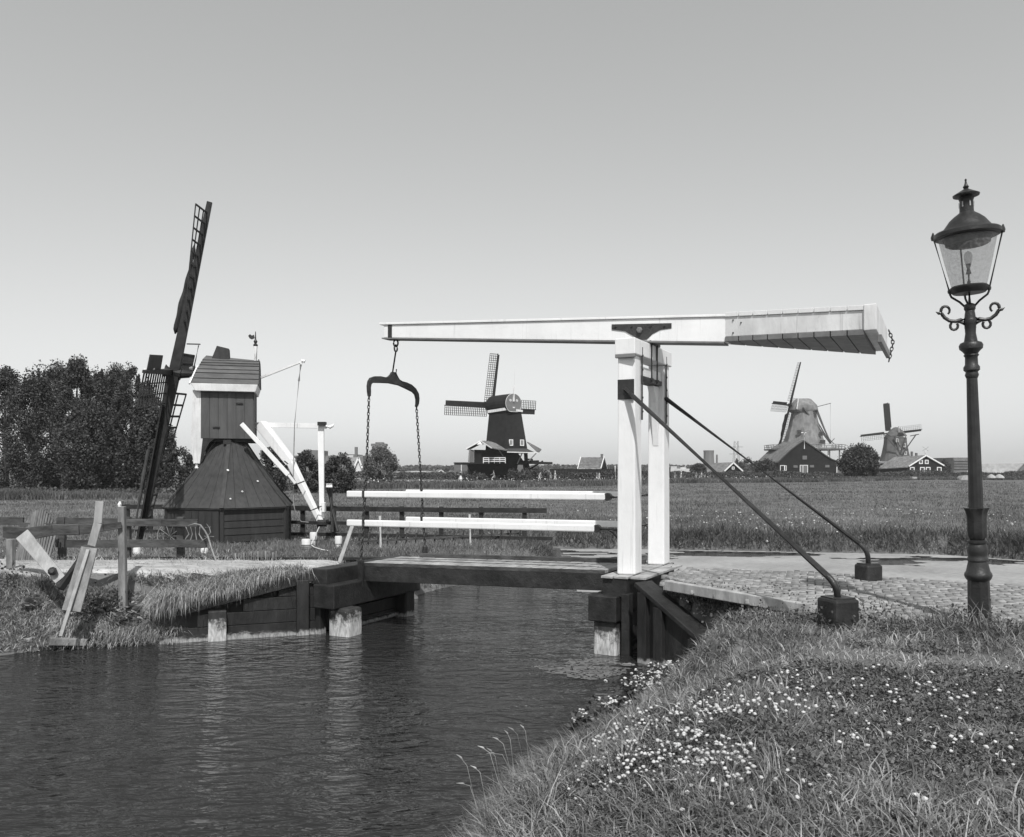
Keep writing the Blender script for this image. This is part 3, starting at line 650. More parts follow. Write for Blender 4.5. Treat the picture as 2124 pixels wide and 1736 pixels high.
m = MB(); m.beam(lw_(0.03, 0.02) + ln * 0.06, lw_(1.0, 0.02) + ln * 0.06, 0.06, 0.13); m.build('waterline_batten', M['tarstain'], lab, 0.006)
# pale board edging the brick path
m = MB(); m.beam(V((2.06, 10.9, 1.05)), V((3.30, 9.14, 1.03)), 0.10, 0.13); m.top('edging_board', M['palewood'], 'long pale board edging the brick path beside the wing wall', 'board', None, 0.01)

# ------------------------------------------------------------------ street lamp
LB = V((PD(2033, 1290, 8.3).x, 8.3, gz(PD(2033, 1290, 8.3).x, 8.3) - 0.05))
lamp = thing('street_lamp', LB, 'old cast iron street lamp with glass lantern beside the brick path', 'street lamp')
LD = (PD(2003, 374, 8.22) - LB).normalized()
LH = (PD(2003, 374, 8.22) - LB).length
s_ = LH / 918.0
def lz(y): return (1290 - y) * s_ + 0.0          # print row -> distance up the leaning axis
def lr(px): return px * s_ * 0.88               # side widths read wider this far off axis
def prof(rows): return [(lr(w), lz(y)) for y, w in rows]
def lath(rows, n=28): m = MB(); m.lathe(prof(rows), LB, n, LD); return m
lath([(1310, 25.5), (1278, 25), (1180, 23)], 8).build('plinth', M['iron2'], lamp, 0.006)
lath([(1180, 24), (1176, 27), (1171, 29), (1166, 28), (1162, 25), (1150, 22), (1142, 20)], 32).build('base_moulding', M['iron2'], lamp, 0, True)
lath([(1142, 20), (1140, 22), (1136, 22), (1133, 20), (1128, 20.5), (1120, 22), (1110, 20), (1106, 18), (1104, 21), (1100, 21), (1098, 17)], 32).build('ring_moulding', M['iron2'], lamp, 0, True)
# leafy collar with a flared scalloped rim
m = MB(); rows = [(1098, 15), (1092, 19), (1080, 20), (1060, 20), (1050, 20), (1040, 22), (1033, 25)]; n = 32; ax, a_, u_ = frame(LD, (0, 1, 0)); b = 0
for y, w in rows:
    for k in range(n):
        q = 2 * math.pi * k / n; sc_ = 1 + (0.05 + 0.06 * max(0, (1060 - y) / 27.0)) * math.cos(8 * q); m.v.append(LB + ax * lz(y) + (a_ * math.cos(q) + u_ * math.sin(q)) * lr(w) * sc_)
for i in range(len(rows) - 1):
    for k in range(n): m.f.append((i * n + k, i * n + (k + 1) % n, (i + 1) * n + (k + 1) % n, (i + 1) * n + k))
m.f.append(tuple(range(n))[::-1]); m.f.append(tuple(range((len(rows) - 1) * n, len(rows) * n))); m.build('leaf_collar', M['iron2'], lamp, 0, True)
lath([(1040, 15.6), (900, 13.8), (770, 11.6)], 12).build('shaft', M['iron2'], lamp)
lath([(770, 12), (764, 14.5), (758, 12.5), (754, 17), (748, 17), (743, 13.5), (728, 13), (724, 16), (720, 13)], 28).build('neck_moulding', M['iron2'], lamp, 0, True)
lath([(722, 13), (716, 18), (711, 24), (704, 25), (699, 22), (696, 14), (680, 11), (662, 12), (655, 14), (650, 12)], 28).build('capital', M['iron2'], lamp, 0, True)
lath([(652, 12), (642, 11), (634, 9.5), (631, 12), (624, 12), (621, 10), (619, 5)], 24).build('socket', M['iron2'], lamp, 0, True)
# scrolled ladder arms
arm_d = V((0.93, -0.37, 0)).normalized()
def lp(a_, y, side=0.0): return LB + LD * lz(y) + arm_d * (a_ * s_ * 0.88) + V((0, side, 0))
for sg in (-1, 1):
    m = MB()
    m.tube([lp(sg * x, y) for x, y in ((8, 650), (18, 652), (30, 654), (42, 652), (52, 645), (58, 636))], [0.028, 0.022, 0.018, 0.018, 0.018, 0.016], 8)
    m.tube([lp(sg * (50 + 9 * math.cos(q)), 631 - 9 * math.sin(q) * 1.0) for q in [(-0.6 + 0.52 * k) for k in range(10)]], [0.017 - 0.0008 * k for k in range(10)], 8)
    m.tube([lp(sg * x, y) for x, y in ((56, 640), (63, 636), (70, 632))], [0.02, 0.016, 0.002], 8)
    m.tube([lp(sg * (33 + 8 * math.cos(q)), 663 + 8 * math.sin(q)) for q in [(-1.4 + 0.58 * k) for k in range(10)]], 0.013, 8)
    m.tube([lp(sg * x, y) for x, y in ((8, 668), (14, 658), (24, 654))], [0.02, 0.018, 0.014], 8)
    m.build('scroll_arm', M['iron2'], lamp, 0, True)
# lantern
lan = lath([(599, 33), (595, 38), (587, 40), (584, 36)], 36).build('lantern_base', M['iron2'], lamp, 0, True)
m = lath([(600, 8), (592, 30)], 24); m.build('drip_cone', M['iron2'], lan, 0, True) if False else None
for q in (V((0.87, -0.5, 0)), V((-0.87, 0.5, 0)), V((0.28, 0.96, 0))):
    def cr(w, y): return LB + ax * lz(y) + q * lr(w)
    m = MB(); m.tube([cr(8, 634), cr(11, 624), cr(20, 615), cr(36, 604), cr(39, 598), cr(39, 590)], 0.011, 6); m.build('cradle_bar', M['iron2'], lan, 0, True)
    m = MB(); m.tube([cr(40, 592), cr(69, 481)], 0.0085, 6); m.lathe([(0.013, -0.02), (0.018, 0), (0.013, 0.02)], cr(40, 592), 8); m.lathe([(0.016, -0.03), (0.022, 0), (0.006, 0.05)], cr(70, 479), 8)
    m.build('stay_rod', M['iron2'], lan, 0, True)
m = MB(); m.tube([LB + ax * lz(626), LB + ax * lz(575)], 0.018, 8); m.tube([LB + ax * lz(575), LB + ax * lz(552)], [0.012, 0.02], 8); m.tube([LB + ax * lz(560), LB + ax * lz(540)], 0.026, 12); m.build('bulb_holder', M['iron'], lan, 0, True)
gl = bpy.data.materials.new('lantern_glass'); gl.use_nodes = True; gn = gl.node_tree; gb = gn.nodes['Principled BSDF']
gb.inputs['Base Color'].default_value = (0.5, 0.5, 0.5, 1); gb.inputs['Roughness'].default_value = 0.08; gb.inputs['Specular IOR Level'].default_value = 0.7
tr = gn.nodes.new('ShaderNodeBsdfTransparent'); tr.inputs[0].default_value = (0.82, 0.82, 0.82, 1); mx = gn.nodes.new('ShaderNodeMixShader')
nz = gn.nodes.new('ShaderNodeTexNoise'); nz.inputs['Scale'].default_value = 18; mr = gn.nodes.new('ShaderNodeMapRange'); mr.inputs[1].default_value = 0.4; mr.inputs[2].default_value = 0.75; mr.inputs[3].default_value = 0.86; mr.inputs[4].default_value = 0.66
gn.links.new(nz.outputs[0], mr.inputs[0]); gn.links.new(mr.outputs[0], mx.inputs[0]); gn.links.new(gb.outputs[0], mx.inputs[1]); gn.links.new(tr.outputs[0], mx.inputs[2]); gn.links.new(mx.outputs[0], gn.nodes['Material Output'].inputs['Surface'])
m = MB(); b = len(m.v); n = 36
for y, w in ((585, 36), (530, 50), (482, 61)):
    for k in range(n):
        q = 2 * math.pi * k / n; m.v.append(LB + ax * lz(y) + (a_ * math.cos(q) + u_ * math.sin(q)) * lr(w))
for i in range(2):
    for k in range(n): m.f.append((i * n + k, i * n + (k + 1) % n, (i + 1) * n + (k + 1) % n, (i + 1) * n + k))
m.build('glass', gl, lan, 0, True)
m = MB(); m.lathe([(lr(w), lz(y)) for y, w in ((548, 4), (540, 6), (532, 8.5), (524, 9), (517, 6), (514, 1))], LB, 16, LD)
gb2 = gl.copy(); gb2.name = 'bulb_glass'; gb2.node_tree.nodes['Principled BSDF'].inputs['Base Color'].default_value = (0.6, 0.6, 0.6, 1); m.build('bulb', gb2, lan, 0, True)
# hood: rim, dome with inner reflector, vented chimney, cap and finial
lath([(486, 66), (484, 70), (477, 70), (474, 66)], 40).build('rim', M['iron2'], lan, 0, True)
hood = lath([(488, 60), (478, 64), (470, 52), (462, 45), (452, 37), (444, 27), (439, 19), (436, 15)], 40).build('hood', M['iron2'], lan, 0, True)
lath([(482, 50), (500, 46), (503, 40), (480, 20)][::-1], 36).build('reflector', gmat('reflector_enamel', 0.10, 0.16, 6, 0.5), lan, 0, True)
lath([(438, 15), (414, 14), (409, 16), (404, 20)], 20).build('chimney', M['iron2'], hood, 0, True)
lath([(407, 18), (404, 27), (401, 28), (396, 18), (391, 8), (388, 3)], 32).build('cap', M['iron2'], hood, 0, True)
lath([(390, 2.5), (388, 5), (385, 6.5), (382, 4), (378, 2.6), (374, 1.8), (371, 2.5), (369, 1)], 14).build('finial', M['iron2'], hood, 0, True)
for k in range(6):
    q = 2 * math.pi * (k + 0.5) / 6; m = MB(); p = LB + ax * lz(426) + (a_ * math.cos(q) + u_ * math.sin(q)) * lr(15.2); m.beam(p, p + ax * lr(12), lr(2.6), 0.004, (a_ * math.cos(q) + u_ * math.sin(q))); m.build('vent_slot', M['c_light'], hood)

# ------------------------------------------------------------------ windmills
def sail(root, hub, d, ld, Ln, w_lat, w_brd, wb, r0=0.16, laths=3, rung=0.4, cloth=None, lt=0.02, twist=0.12, mat_l='sailwood', brd=(0.2, 0.97), curve=0.0, mat_b='sailwood', nrm=None, sweep=0.0, tip=0.0):
    """one sail: stock beam with a lattice on one side and wind boards on the other"""
    d, ld = V(d).normalized(), V(ld).normalized(); n = nrm if nrm is not None else d.cross(ld).normalized()
    def P(r, a_):                                # r along the stock, a_ across; lattice is weathered (twisted) towards the hub
        tw = twist * (1 - r / Ln) + tip * r / Ln; return hub + d * r + ld * a_ + n * (a_ * tw * 2.0) + n * (curve * (r / Ln) ** 2) + ld * (sweep * (r / Ln) ** 2)
    m = MB(); k = 6
    for i in range(k):
        ra, rb = Ln * i / k, Ln * (i + 1) / k; m.beam(P(ra, 0), P(rb, 0), wb * (1 - 0.55 * i / k), wb * (1 - 0.5 * i / k), n, wb * (1 - 0.55 * (i + 1) / k), wb * (1 - 0.5 * (i + 1) / k))
    s_ = m.build('sail', M['sailwood'], root)
    m = MB(); r = Ln * r0; rs = []
    while r < Ln * 0.995: rs.append(r); r += rung
    for r in rs: m.beam(P(r, -0.02), P(r, w_lat), lt * 1.5, lt * 1.2, n)
    for j in range(1, laths + 1):
        a_ = w_lat * j / laths
        for i in range(len(rs) - 1): m.beam(P(rs[i], a_), P(rs[i + 1], a_), lt, lt, n)
    m.build('lattice', M[mat_l], s_)
    if w_brd:
        m = MB(); ra, rb = Ln * brd[0], Ln * brd[1]; m.prism([P(ra, 0), P(rb, 0), P(rb, -w_brd), P(ra, -w_brd * 1.05)], n * 0.02)
        q = ra
        while q < rb: m.beam(P(q, 0) + n * 0.03, P(q, -w_brd) + n * 0.03, lt * 1.5, 0.02, n); q += rung
        m.build('wind_board', M[mat_b], s_)
    if cloth:
        ra, rb, off, rad, mt = cloth; m = MB(); pts = []; rr = []
        for i in range(22):
            t = i / 21.0; r = Ln * (ra + (rb - ra) * t); pts.append(P(r, off + 0.35 * rad * math.sin(9 * t)) + n * (wb * 0.6 + 0.3 * rad * math.sin(5 * t + 1)))
            rr.append(rad * (0.45 + 0.55 * abs(math.sin(3.1 * t + 0.6)) + 0.15 * math.sin(23 * t)) * (0.35 if i in (0, 21) else 1))
        m.tube(pts, rr, 8); m.build('sail_cloth', M[mt], s_, 0, True)
    return s_

def planked(m, quad, n, lap=0.012, gap=0.0):
    """n overlapping boards filling a 4-corner face; quad = bottom-left, bottom-right, top-right, top-left"""
    a_, b_, c_, d_ = [V(p) for p in quad]; nn = (b_ - a_).cross(d_ - a_).normalized()
    for k in range(n):
        t0, t1 = k / n, (k + 1) / n + 0.004
        p = [a_.lerp(d_, t0) + nn * lap, b_.lerp(c_, t0) + nn * lap, b_.lerp(c_, min(1, t1)), a_.lerp(d_, min(1, t1))]
        m.add(p + [q_ - nn * 0.03 for q_ in p], [(0, 1, 2, 3), (7, 6, 5, 4), (0, 4, 5, 1), (1, 5, 6, 2), (2, 6, 7, 3), (3, 7, 4, 0)])
    return m
def vplanks(m, quad, n, th=0.02, gap=0.012, rr=None):
    a_, b_, c_, d_ = [V(p) for p in quad]; nn = (b_ - a_).cross(d_ - a_).normalized()
    for k in range(n):
        g = gap / max(0.01, (b_ - a_).length); t0, t1 = k / n + g / 2, (k + 1) / n - g / 2; j = (rnd.random() - 0.5) * 0.006
        p = [a_.lerp(b_, t0), a_.lerp(b_, t1), d_.lerp(c_, t1), d_.lerp(c_, t0)]; m.add([q_ + nn * (th + j) for q_ in p] + [q_ - nn * 0.01 for q_ in p], [(0, 1, 2, 3), (7, 6, 5, 4), (0, 4, 5, 1), (1, 5, 6, 2), (2, 6, 7, 3), (3, 7, 4, 0)])
    return m

# ---- small drainage mill on the left bank
mc = V((-7.80, 22.75, 0)); HR = 1.735; gzm = 0.58
mill = thing('windmill', (mc.x, mc.y, gzm), 'small dark wooden windmill with white tail beams and hexagonal boarded base, nearest on the left', 'windmill', None)
hc = [mc + V((math.cos(R(-78.3 + 60 * k)), math.sin(R(-78.3 + 60 * k)), 0)) * HR for k in range(6)]      # k=0 near corner
def up(p, z): return V((p.x, p.y, z))
walls = MB()
for k in range(6):
    a_, b_ = hc[k], hc[(k + 1) % 6]; planked(walls, [up(a_, gzm - 0.25), up(b_, gzm - 0.25), up(b_, 1.62), up(a_, 1.62)], 7, 0.018)
bs_ = walls.build('base_wall', M['millwood'], mill)
for k in range(6): m = MB(); m.beam(up(hc[k], gzm - 0.2), up(hc[k], 1.6), 0.09, 0.09, (hc[k] - mc)); m.build('corner_post', M['millwood'], bs_)
# wide door in the near left face
a_, b_ = hc[5], hc[0]; dq = lambda t, z: up(a_.lerp(b_, t), z) + (a_ + b_ - mc * 2).normalized() * 0.03
m = MB(); vplanks(m, [dq(0.36, gzm - 0.05), dq(0.97, gzm - 0.05), dq(0.97, 1.5), dq(0.36, 1.5)], 5, 0.03, 0.01); m.build('door', M['millwood'], bs_)
m = MB(); m.beam(dq(0.33, 1.53) , dq(0.99, 1.53), 0.05, 0.06); m.build('lintel', M['millwood'], bs_)
# bell-shaped hexagonal roof of boards
prf = [(1.83, 1.57), (1.49, 1.93), (1.10, 2.40), (0.72, 2.90), (0.37, 3.40), (0.33, 3.5)]
rf = MB(); 
for i in range(len(prf) - 1):
    for k in range(6):
        d0 = (hc[k] - mc) / HR; d1 = (hc[(k + 1) % 6] - mc) / HR; (r0_, z0_), (r1_, z1_) = prf[i], prf[i + 1]
        vplanks(rf, [mc + d0 * r0_ + V((0, 0, z0_)), mc + d1 * r0_ + V((0, 0, z0_)), mc + d1 * r1_ + V((0, 0, z1_)), mc + d0 * r1_ + V((0, 0, z1_))], 5, 0.014, 0.008)
rfo = rf.build('base_roof', M['millroof'], mill)
for k in range(6):
    m = MB(); d0 = (hc[k] - mc) / HR; pts = [mc + d0 * (r_ + 0.01) + V((0, 0, z_ + 0.015)) for r_, z_ in prf]
    for i in range(len(pts) - 1): m.beam(pts[i], pts[i + 1], 0.10, 0.03)
    m.build('hip_board', M['millroof'], rfo)
m = MB()
for k in range(6): m.beam(up(hc[k], 1.555) + (hc[k] - mc) * 0.045, up(hc[(k + 1) % 6], 1.555) + (hc[(k + 1) % 6] - mc) * 0.045, 0.03, 0.04)
m.build('eaves_board', M['tar'], rfo)
for q_, (k_, t_, h_) in enumerate(((0, .04, .52), (0, .72, .36), (0, .12, .12), (0, .34, .22))):
    d0 = (hc[k_] - mc) / HR; d1 = (hc[(k_ + 1) % 6] - mc) / HR; r_ = 1.83 + (0.46 - 1.83) * h_; z_ = 1.57 + (3.42 - 1.57) * h_; f0 = mc + (d0 * (1 - t_) + d1 * t_) * (r_ - .10 * math.sin(h_ * 3.14)) + V((0, 0, z_)); nn_ = (d0 + d1).normalized() * .75 + V((0, 0, .65))
    m = MB(); m.lathe([(.014 + .006 * q_, 0), (.02 + .005 * (3 - q_), .015), (.006, .025)], f0 + nn_ * .03, 7, nn_); m.build('bird_dropping', M['white2'], rfo)
# body: axis of the windshaft points to the left and a little to the camera
fx = V((-0.968, -0.25, 0)); fy = V((0.25, -0.968, 0))                       # fx to the sails, fy to the camera side
bc = V((-7.92, 22.97, 0))
# near (camera) face must span print columns 413-531
hw, hl = 0.70, 0.68
def bq(u_, w, z): return bc + fx * u_ + fy * w + V((0, 0, z))
zb, zt = 3.42, 4.72
m = MB()
vplanks(m, [bq(hl, hw, zb), bq(-hl, hw, zb), bq(-hl, hw, zt), bq(hl, hw, zt)], 6, 0.02, 0.012)
vplanks(m, [bq(-hl, hw, zb), bq(-hl, -hw, zb), bq(-hl, -hw, zt), bq(-hl, hw, zt)], 6, 0.02, 0.012)
vplanks(m, [bq(-hl, -hw, zb), bq(hl, -hw, zb), bq(hl, -hw, zt), bq(-hl, -hw, zt)], 6, 0.02, 0.012)
vplanks(m, [bq(hl, -hw, zb), bq(hl, hw, zb), bq(hl, hw, zt), bq(hl, -hw, zt)], 6, 0.02, 0.012)
m.hexa([bq(hl, hw, zb), bq(-hl, hw, zb), bq(-hl, -hw, zb), bq(hl, -hw, zb), bq(hl, hw, zt + .05), bq(-hl, hw, zt + .05), bq(-hl, -hw, zt + .05), bq(hl, -hw, zt + .05)])
body = m.build('body', M['millbody'], mill)
m = MB(); m.beam(bq(hl + .1, hw * .8, zb - 0.03), bq(-hl - .1, hw * .8, zb - 0.03), 0.14, 0.12); m.beam(bq(hl + .1, -hw * .8, zb - 0.03), bq(-hl - .1, -hw * .8, zb - 0.03), 0.14, 0.12)
m.beam(bq(0, hw + .05, zb - 0.10), bq(0, -hw - .05, zb - 0.10), 0.2, 0.12); m.build('sill_beam', M['millwood'], body)
for px_, z_ in ((0.28, 3.72), (-0.32, 4.38)):
    m = MB(); m.beam(bq(px_ + 0.09, hw + 0.035, z_), bq(px_ - 0.09, hw + 0.035, z_), 0.03, 0.035); m.build('cleat', M['tar'], body)
# long white corner boards at the front, curving down below the body
for sd in (1, -1):
    m = MB(); pts = [bq(hl + 0.10, sd * (hw - 0.02), z_) for z_ in (zt, 4.3, 3.8, 3.4, 3.0, 2.74)]; ws = [0.20, 0.22, 0.26, 0.30, 0.22, 0.16]
    for i in range(5): m.beam(pts[i], pts[i + 1], 0.07, ws[i], fx, 0.07, ws[i + 1])
    m.tube([pts[-1] + V((0, 0, .02)), pts[-1] - V((0, 0, .06)), pts[-1] - V((0, 0, .12)), pts[-1] - V((0, 0, .20))], [0.06, 0.035, 0.06, 0.02], 8); m.build('corner_board', M['white2'], body)
    m = MB(); m.prism([bq(hl + 0.02, sd * (hw - 0.04), 3.42), bq(hl - 0.36, sd * (hw - 0.04), 3.42), bq(hl - 0.22, sd * (hw - 0.04), 3.30), bq(hl - 0.12, sd * (hw - 0.04), 3.1), bq(hl - 0.05, sd * (hw - 0.04), 2.8), bq(hl + 0.02, sd * (hw - 0.04), 2.78)], fy * 0.05)
    m.build('knee_bracket', M['tar'], body)
# white cornice and the boarded cap
m = MB(); m.hexa([bq(hl + .12, hw + .16, zt - .03), bq(-hl - .06, hw + .16, zt - .03), bq(-hl - .06, -hw - .16, zt - .03), bq(hl + .12, -hw - .16, zt - .03),
                  bq(hl + .24, hw + .16, zt + .17), bq(-hl - .12, hw + .16, zt + .17), bq(-hl - .12, -hw - .16, zt + .17), bq(hl + .24, -hw - .16, zt + .17)]); m.build('cornice', M['white2'], body, 0.01)
zc = zt + .172; cap = MB()
def cq(u_, w, z): return bq(u_, w, z)
for sd in (1, -1):
    ring = [(hw + .10, zc), (hw - .02, zc + .30), (hw - .16, zc + .52), (hw - .34, zc + .68), (0.0, zc + .86)]
    for i in range(4):
        (w0_, z0_), (w1_, z1_) = ring[i], ring[i + 1]
        fr = lambda z: hl + .24 - (z - zc) * 0.36
        q_ = [cq(fr(z0_), sd * w0_, z0_), cq(-hl - .14, sd * w0_, z0_), cq(-hl - .14, sd * w1_, z1_ - (0.10 if i == 3 else 0)), cq(fr(z1_), sd * w1_, z1_)]
        if sd < 0: q_ = [q_[1], q_[0], q_[3], q_[2]]
        planked(cap, q_, 2 if i < 3 else 1, 0.024)
capo = cap.build('cap', M['capboard'], mill)
for u_, rk in ((hl + .2, 0.36), (-hl - .12, 0.0)):
    m = MB(); rr = [(hw + .10, zc), (hw - .04, zc + .30), (hw - .18, zc + .52), (hw - .36, zc + .66), (0.0, zc + .80)]
    poly = [cq(u_ - (z - zc) * rk, w, z) for w, z in rr] + [cq(u_ - (z - zc) * rk, -w, z) for w, z in rr[:-1][::-1]]
    m.prism(poly, fx * (-0.03 if u_ > 0 else 0.03)); m.build('gable', M['millbody'], capo)
m = MB(); m.beam(cq(hl + .27, hw + .13, zc - .02), cq(hl + .10, hw - .12, zc + .48), 0.035, 0.07, fy); m.build('barge_board', M['white'], capo)
m = MB(); m.hexa([cq(.50, .22, zc + .62), cq(-.02, .22, zc + .60), cq(-.02, -.22, zc + .60), cq(.50, -.22, zc + .62), cq(.32, .16, zc + 1.12), cq(.0, .16, zc + 1.05), cq(.0, -.16, zc + 1.05), cq(.32, -.16, zc + 1.12)]); m.build('dormer', M['millwood'], capo, 0.01)
# rear finial with weather vane
m = MB(); m.tube([cq(-hl - .02, 0, zc + .3), cq(-hl - .02, 0, zc + 1.16)], [0.09, 0.06], 10); vb = m.build('finial_post', M['white'], capo)
m = MB(); m.lathe([(0.05, 0), (0.07, 0.04), (0.03, 0.08), (0.055, 0.14), (0.02, 0.2), (0.01, 0.42)], cq(-hl - .02, 0, zc + 1.16), 10); p_ = cq(-hl - .02, 0, zc + 1.42)
m.prism([p_ + fx * a_ + V((0, 0, b_)) for a_, b_ in ((.02, -.03), (.10, -.07), (.16, -.04), (.20, .03), (.15, .08), (.10, .04), (.04, .07))], fy * 0.012); m.build('weather_vane', M['iron'], vb)
# hub and the four sails
up_ax = (V((0, 0, 1)) * 0.978 - fx * 0.206).normalized(); ax_ = (fx * 0.978 + V((0, 0, 1)) * 0.206).normalized()
hub = PD(366, 774, 22.45)
m = MB(); m.tube([cq(0.3, 0, zc + 0.32), hub - ax_ * 0.05], 0.15, 12); m.tube([hub - ax_ * 0.12, hub + ax_ * 0.30], 0.18, 10); m.build('windshaft', M['tar'], mill)
m = MB(); m.tube([hub - ax_ * 0.5 + up_ax * .2, hub - ax_ * 0.42 + up_ax * 0.24, hub - ax_ * .3 + up_ax * .2], [0.05, 0.09, 0.04], 8); m.build('grease_cloth', M['cloth'], mill, 0, True)
SL = 4.72
ud = (up_ax * 0.994 + fy * 0.105).normalized(); hd = (fy * 0.985 + V((0.03, 0, 0)) - up_ax * 0.115).normalized()
sail(mill, hub + ax_ * 0.06, ud, hd, SL * 1.0, 0.95, 0.18, 0.26, 0.30, 3, 0.30, (0.22, 0.74, 0.02, 0.075, 'sailwood'), 0.028, -0.13, nrm=ax_, brd=(0.15, 0.7), tip=0.12)
sail(mill, hub + ax_ * 0.16, hd, -ud, SL * 0.86, 0.86, 0.40, 0.15, 0.06, 3, 0.34, (0.40, 0.86, -0.03, 0.09, 'clothw'), 0.026, -0.03, brd=(0.42, 0.90), nrm=ax_)
sail(mill, hub + ax_ * 0.06, -ud, -hd, SL * 1.0, 1.05, 0.30, 0.30, 0.12, 2, 0.33, (0.45, 0.93, -0.16, 0.05, 'sailgrey'), 0.035, -0.16, nrm=ax_)
sail(mill, hub + ax_ * 0.16, -hd, ud, SL, 0.55, 0.2, 0.20, 0.14, 2, 0.30, None, 0.035, -0.05, nrm=ax_)
m = MB(); c2 = cq(0.55, 0.1, zc + 0.85); m.beam(hub - ax_ * 0.1 + up_ax * 0.85, PD(415, 714, 22.2), 0.03, 0.03); m.tube([PD(412, 716, 22.2), PD(406, 745, 22.2), PD(400, 770, 22.2)], 0.016, 5); m.build('brake_rope', M['iron'], mill)
# tail: pole, braces, stair string, winch
T1 = PD(668, 1088, 22.3)
m = MB(); m.beam(PD(541, 880, 23.0), PD(604, 960, 22.7), 0.30, 0.28, (0, 0, 1), 0.24, 0.24); m.beam(PD(603, 958, 22.68), T1, 0.21, 0.19, (0, 0, 1), 0.13, 0.13); tp = m.build('tail_pole', M['white'], mill, 0.02)
m = MB(); m.beam(PD(501, 879, 22.0), PD(598, 985, 22.2), 0.10, 0.12); m.beam(PD(598, 985, 22.2), PD(612, 1003, 22.3), 0.09, 0.08); m.build('tail_brace', M['white'], tp, 0.01)
m = MB(); m.beam(PD(531, 881, 23.2), PD(676, 884, 22.6), 0.11, 0.13); m.tube([PD(674, 884, 22.6), PD(684, 886, 22.6), PD(690, 883, 22.6), PD(693, 879, 22.6)], [0.07, 0.055, 0.04, 0.01], 8); hb = m.build('tail_beam', M['white'], mill, 0.01)
m = MB(); m.beam(PD(662, 880, 22.6), PD(667, 1070, 22.4), 0.04, 0.10); m.beam(PD(667.5, 880, 22.62), PD(668, 1075, 22.42), 0.08, 0.12); m.beam(PD(671, 1042, 22.35), PD(671, 1062, 22.35), 0.2, 0.1); m.build('tail_post', M['white'], hb, 0.008)
m = MB(); m.beam(PD(660, 879, 22.55), PD(676, 879, 22.55), 0.2, 0.1); m.build('beam_clamp', M['tar'], hb)
m = MB(); m.beam(PD(541, 783, 23.0), PD(626, 750, 22.5), 0.05, 0.06, (0, 0, 1), 0.05, 0.05); m.tube([PD(624, 754, 22.48), PD(627, 748, 22.48), PD(632, 750, 22.48)], 0.05, 8); sp = m.build('brake_lever', M['white'], mill)
m = MB(); m.tube([PD(624, 756, 22.5), PD(620, 790, 22.5)], 0.03, 6); m.tube([PD(620, 790, 22.5), PD(611, 880, 22.5), PD(608, 1000, 22.5), PD(609, 1046, 22.5), PD(614, 1068, 22.5), PD(625, 1082, 22.5), PD(640, 1083, 22.5)], 0.013, 6); m.build('rope', M['oldwood'], sp)
m = MB()
for y_ in (1004, 1056): q_ = PD(632 + (y_ - 1024) * 0.68, y_, 22.2); m.tube([q_ + V((-.16, 0, -.05)), q_ + V((0, -.15, 0)), q_ + V((.17, 0, .08))], 0.016, 6)
m.beam(PD(590, 956, 22.4), PD(597, 962, 22.4), 0.1, 0.02); m.build('iron_band', M['iron'], tp)
m = MB(); m.lathe([(0.10, -0.12), (0.10, 0.12)], PD(668, 1085, 22.2), 8, (1, 0, 0)); m.beam(PD(658, 1093, 22.2), PD(682, 1078, 22.2), 0.04, 0.05); m.build('winch', M['tar'], tp)

# ---- far mills are built in their own metric frame: right (rr), depth (dd), height from pixels at one distance
class Far:
    def __init__(s, d): s.d = d
    def p(s, x, y, dz=0.0):                       # print point pushed dz metres deeper
        return V(((x - CX) / F * s.d, s.d + dz, CZ - (y - HY) / F * s.d))
def framewin(par, a_, b_, z0, z1, nrmv, fr=0.09, glass='glassd', fm='white', bars=1):
    """framed window between a_ and b_ (at floor level) facing nrmv"""
    a_, b_ = V(a_), V(b_); nv = V(nrmv).normalized(); m = MB()
    m.beam(up(a_, z0) + nv * .04, up(b_, z0) + nv * .04, 0.08, fr); m.beam(up(a_, z1) + nv * .04, up(b_, z1) + nv * .04, 0.08, fr)
    m.beam(up(a_, z0 - fr / 2) + nv * .045, up(a_, z1 + fr / 2) + nv * .045, fr, 0.08, nv); m.beam(up(b_, z0 - fr / 2) + nv * .045, up(b_, z1 + fr / 2) + nv * .045, fr, 0.08, nv)
    for k in range(bars): c_ = a_.lerp(b_, (k + 1) / (bars + 1)); m.beam(up(c_, z0) + nv * .05, up(c_, z1) + nv * .05, fr * 0.4, 0.03, nv)
    w = m.build('window', M[fm], par); g = MB(); g.add([up(a_, z0) + nv * .03, up(b_, z0) + nv * .03, up(b_, z1) + nv * .03, up(a_, z1) + nv * .03], [(0, 1, 2, 3)]); g.build('pane', M[glass], w); return w

# ---- paltrok sawmill in the middle
f = Far(150.0); P = f.p; g0 = 0.8
saw = thing('windmill', (P(1050, 990).x, 152, g0), 'black wooden sawmill with boarded tower, open saw floor and round-ended cap, behind the bridge rails', 'windmill')
# tower corners: near edge column x=1049, right face to 1096, left face to 1005
tb = [P(1005, 940, 2.6), P(1049, 940, 0), P(1096, 940, 2.0), P(1052, 940, 5.2)]; tt = [P(1014, 850, 2.6), P(1049, 850, 0.6), P(1081, 850, 2.0), P(1046, 850, 4.2)]
m = MB(); m.hexa(tb + tt); tw_ = m.build('tower', M['farmill'], saw, 0.03)
m = MB(); sq = [P(1011, 852, 2.6), P(1049, 848, 0.3), P(1084, 851, 2.0)]
m.beam(sq[0], sq[1], 0.25, 0.5); m.beam(sq[1], sq[2], 0.25, 0.4); m.build('cornice', M['white2'], tw_)
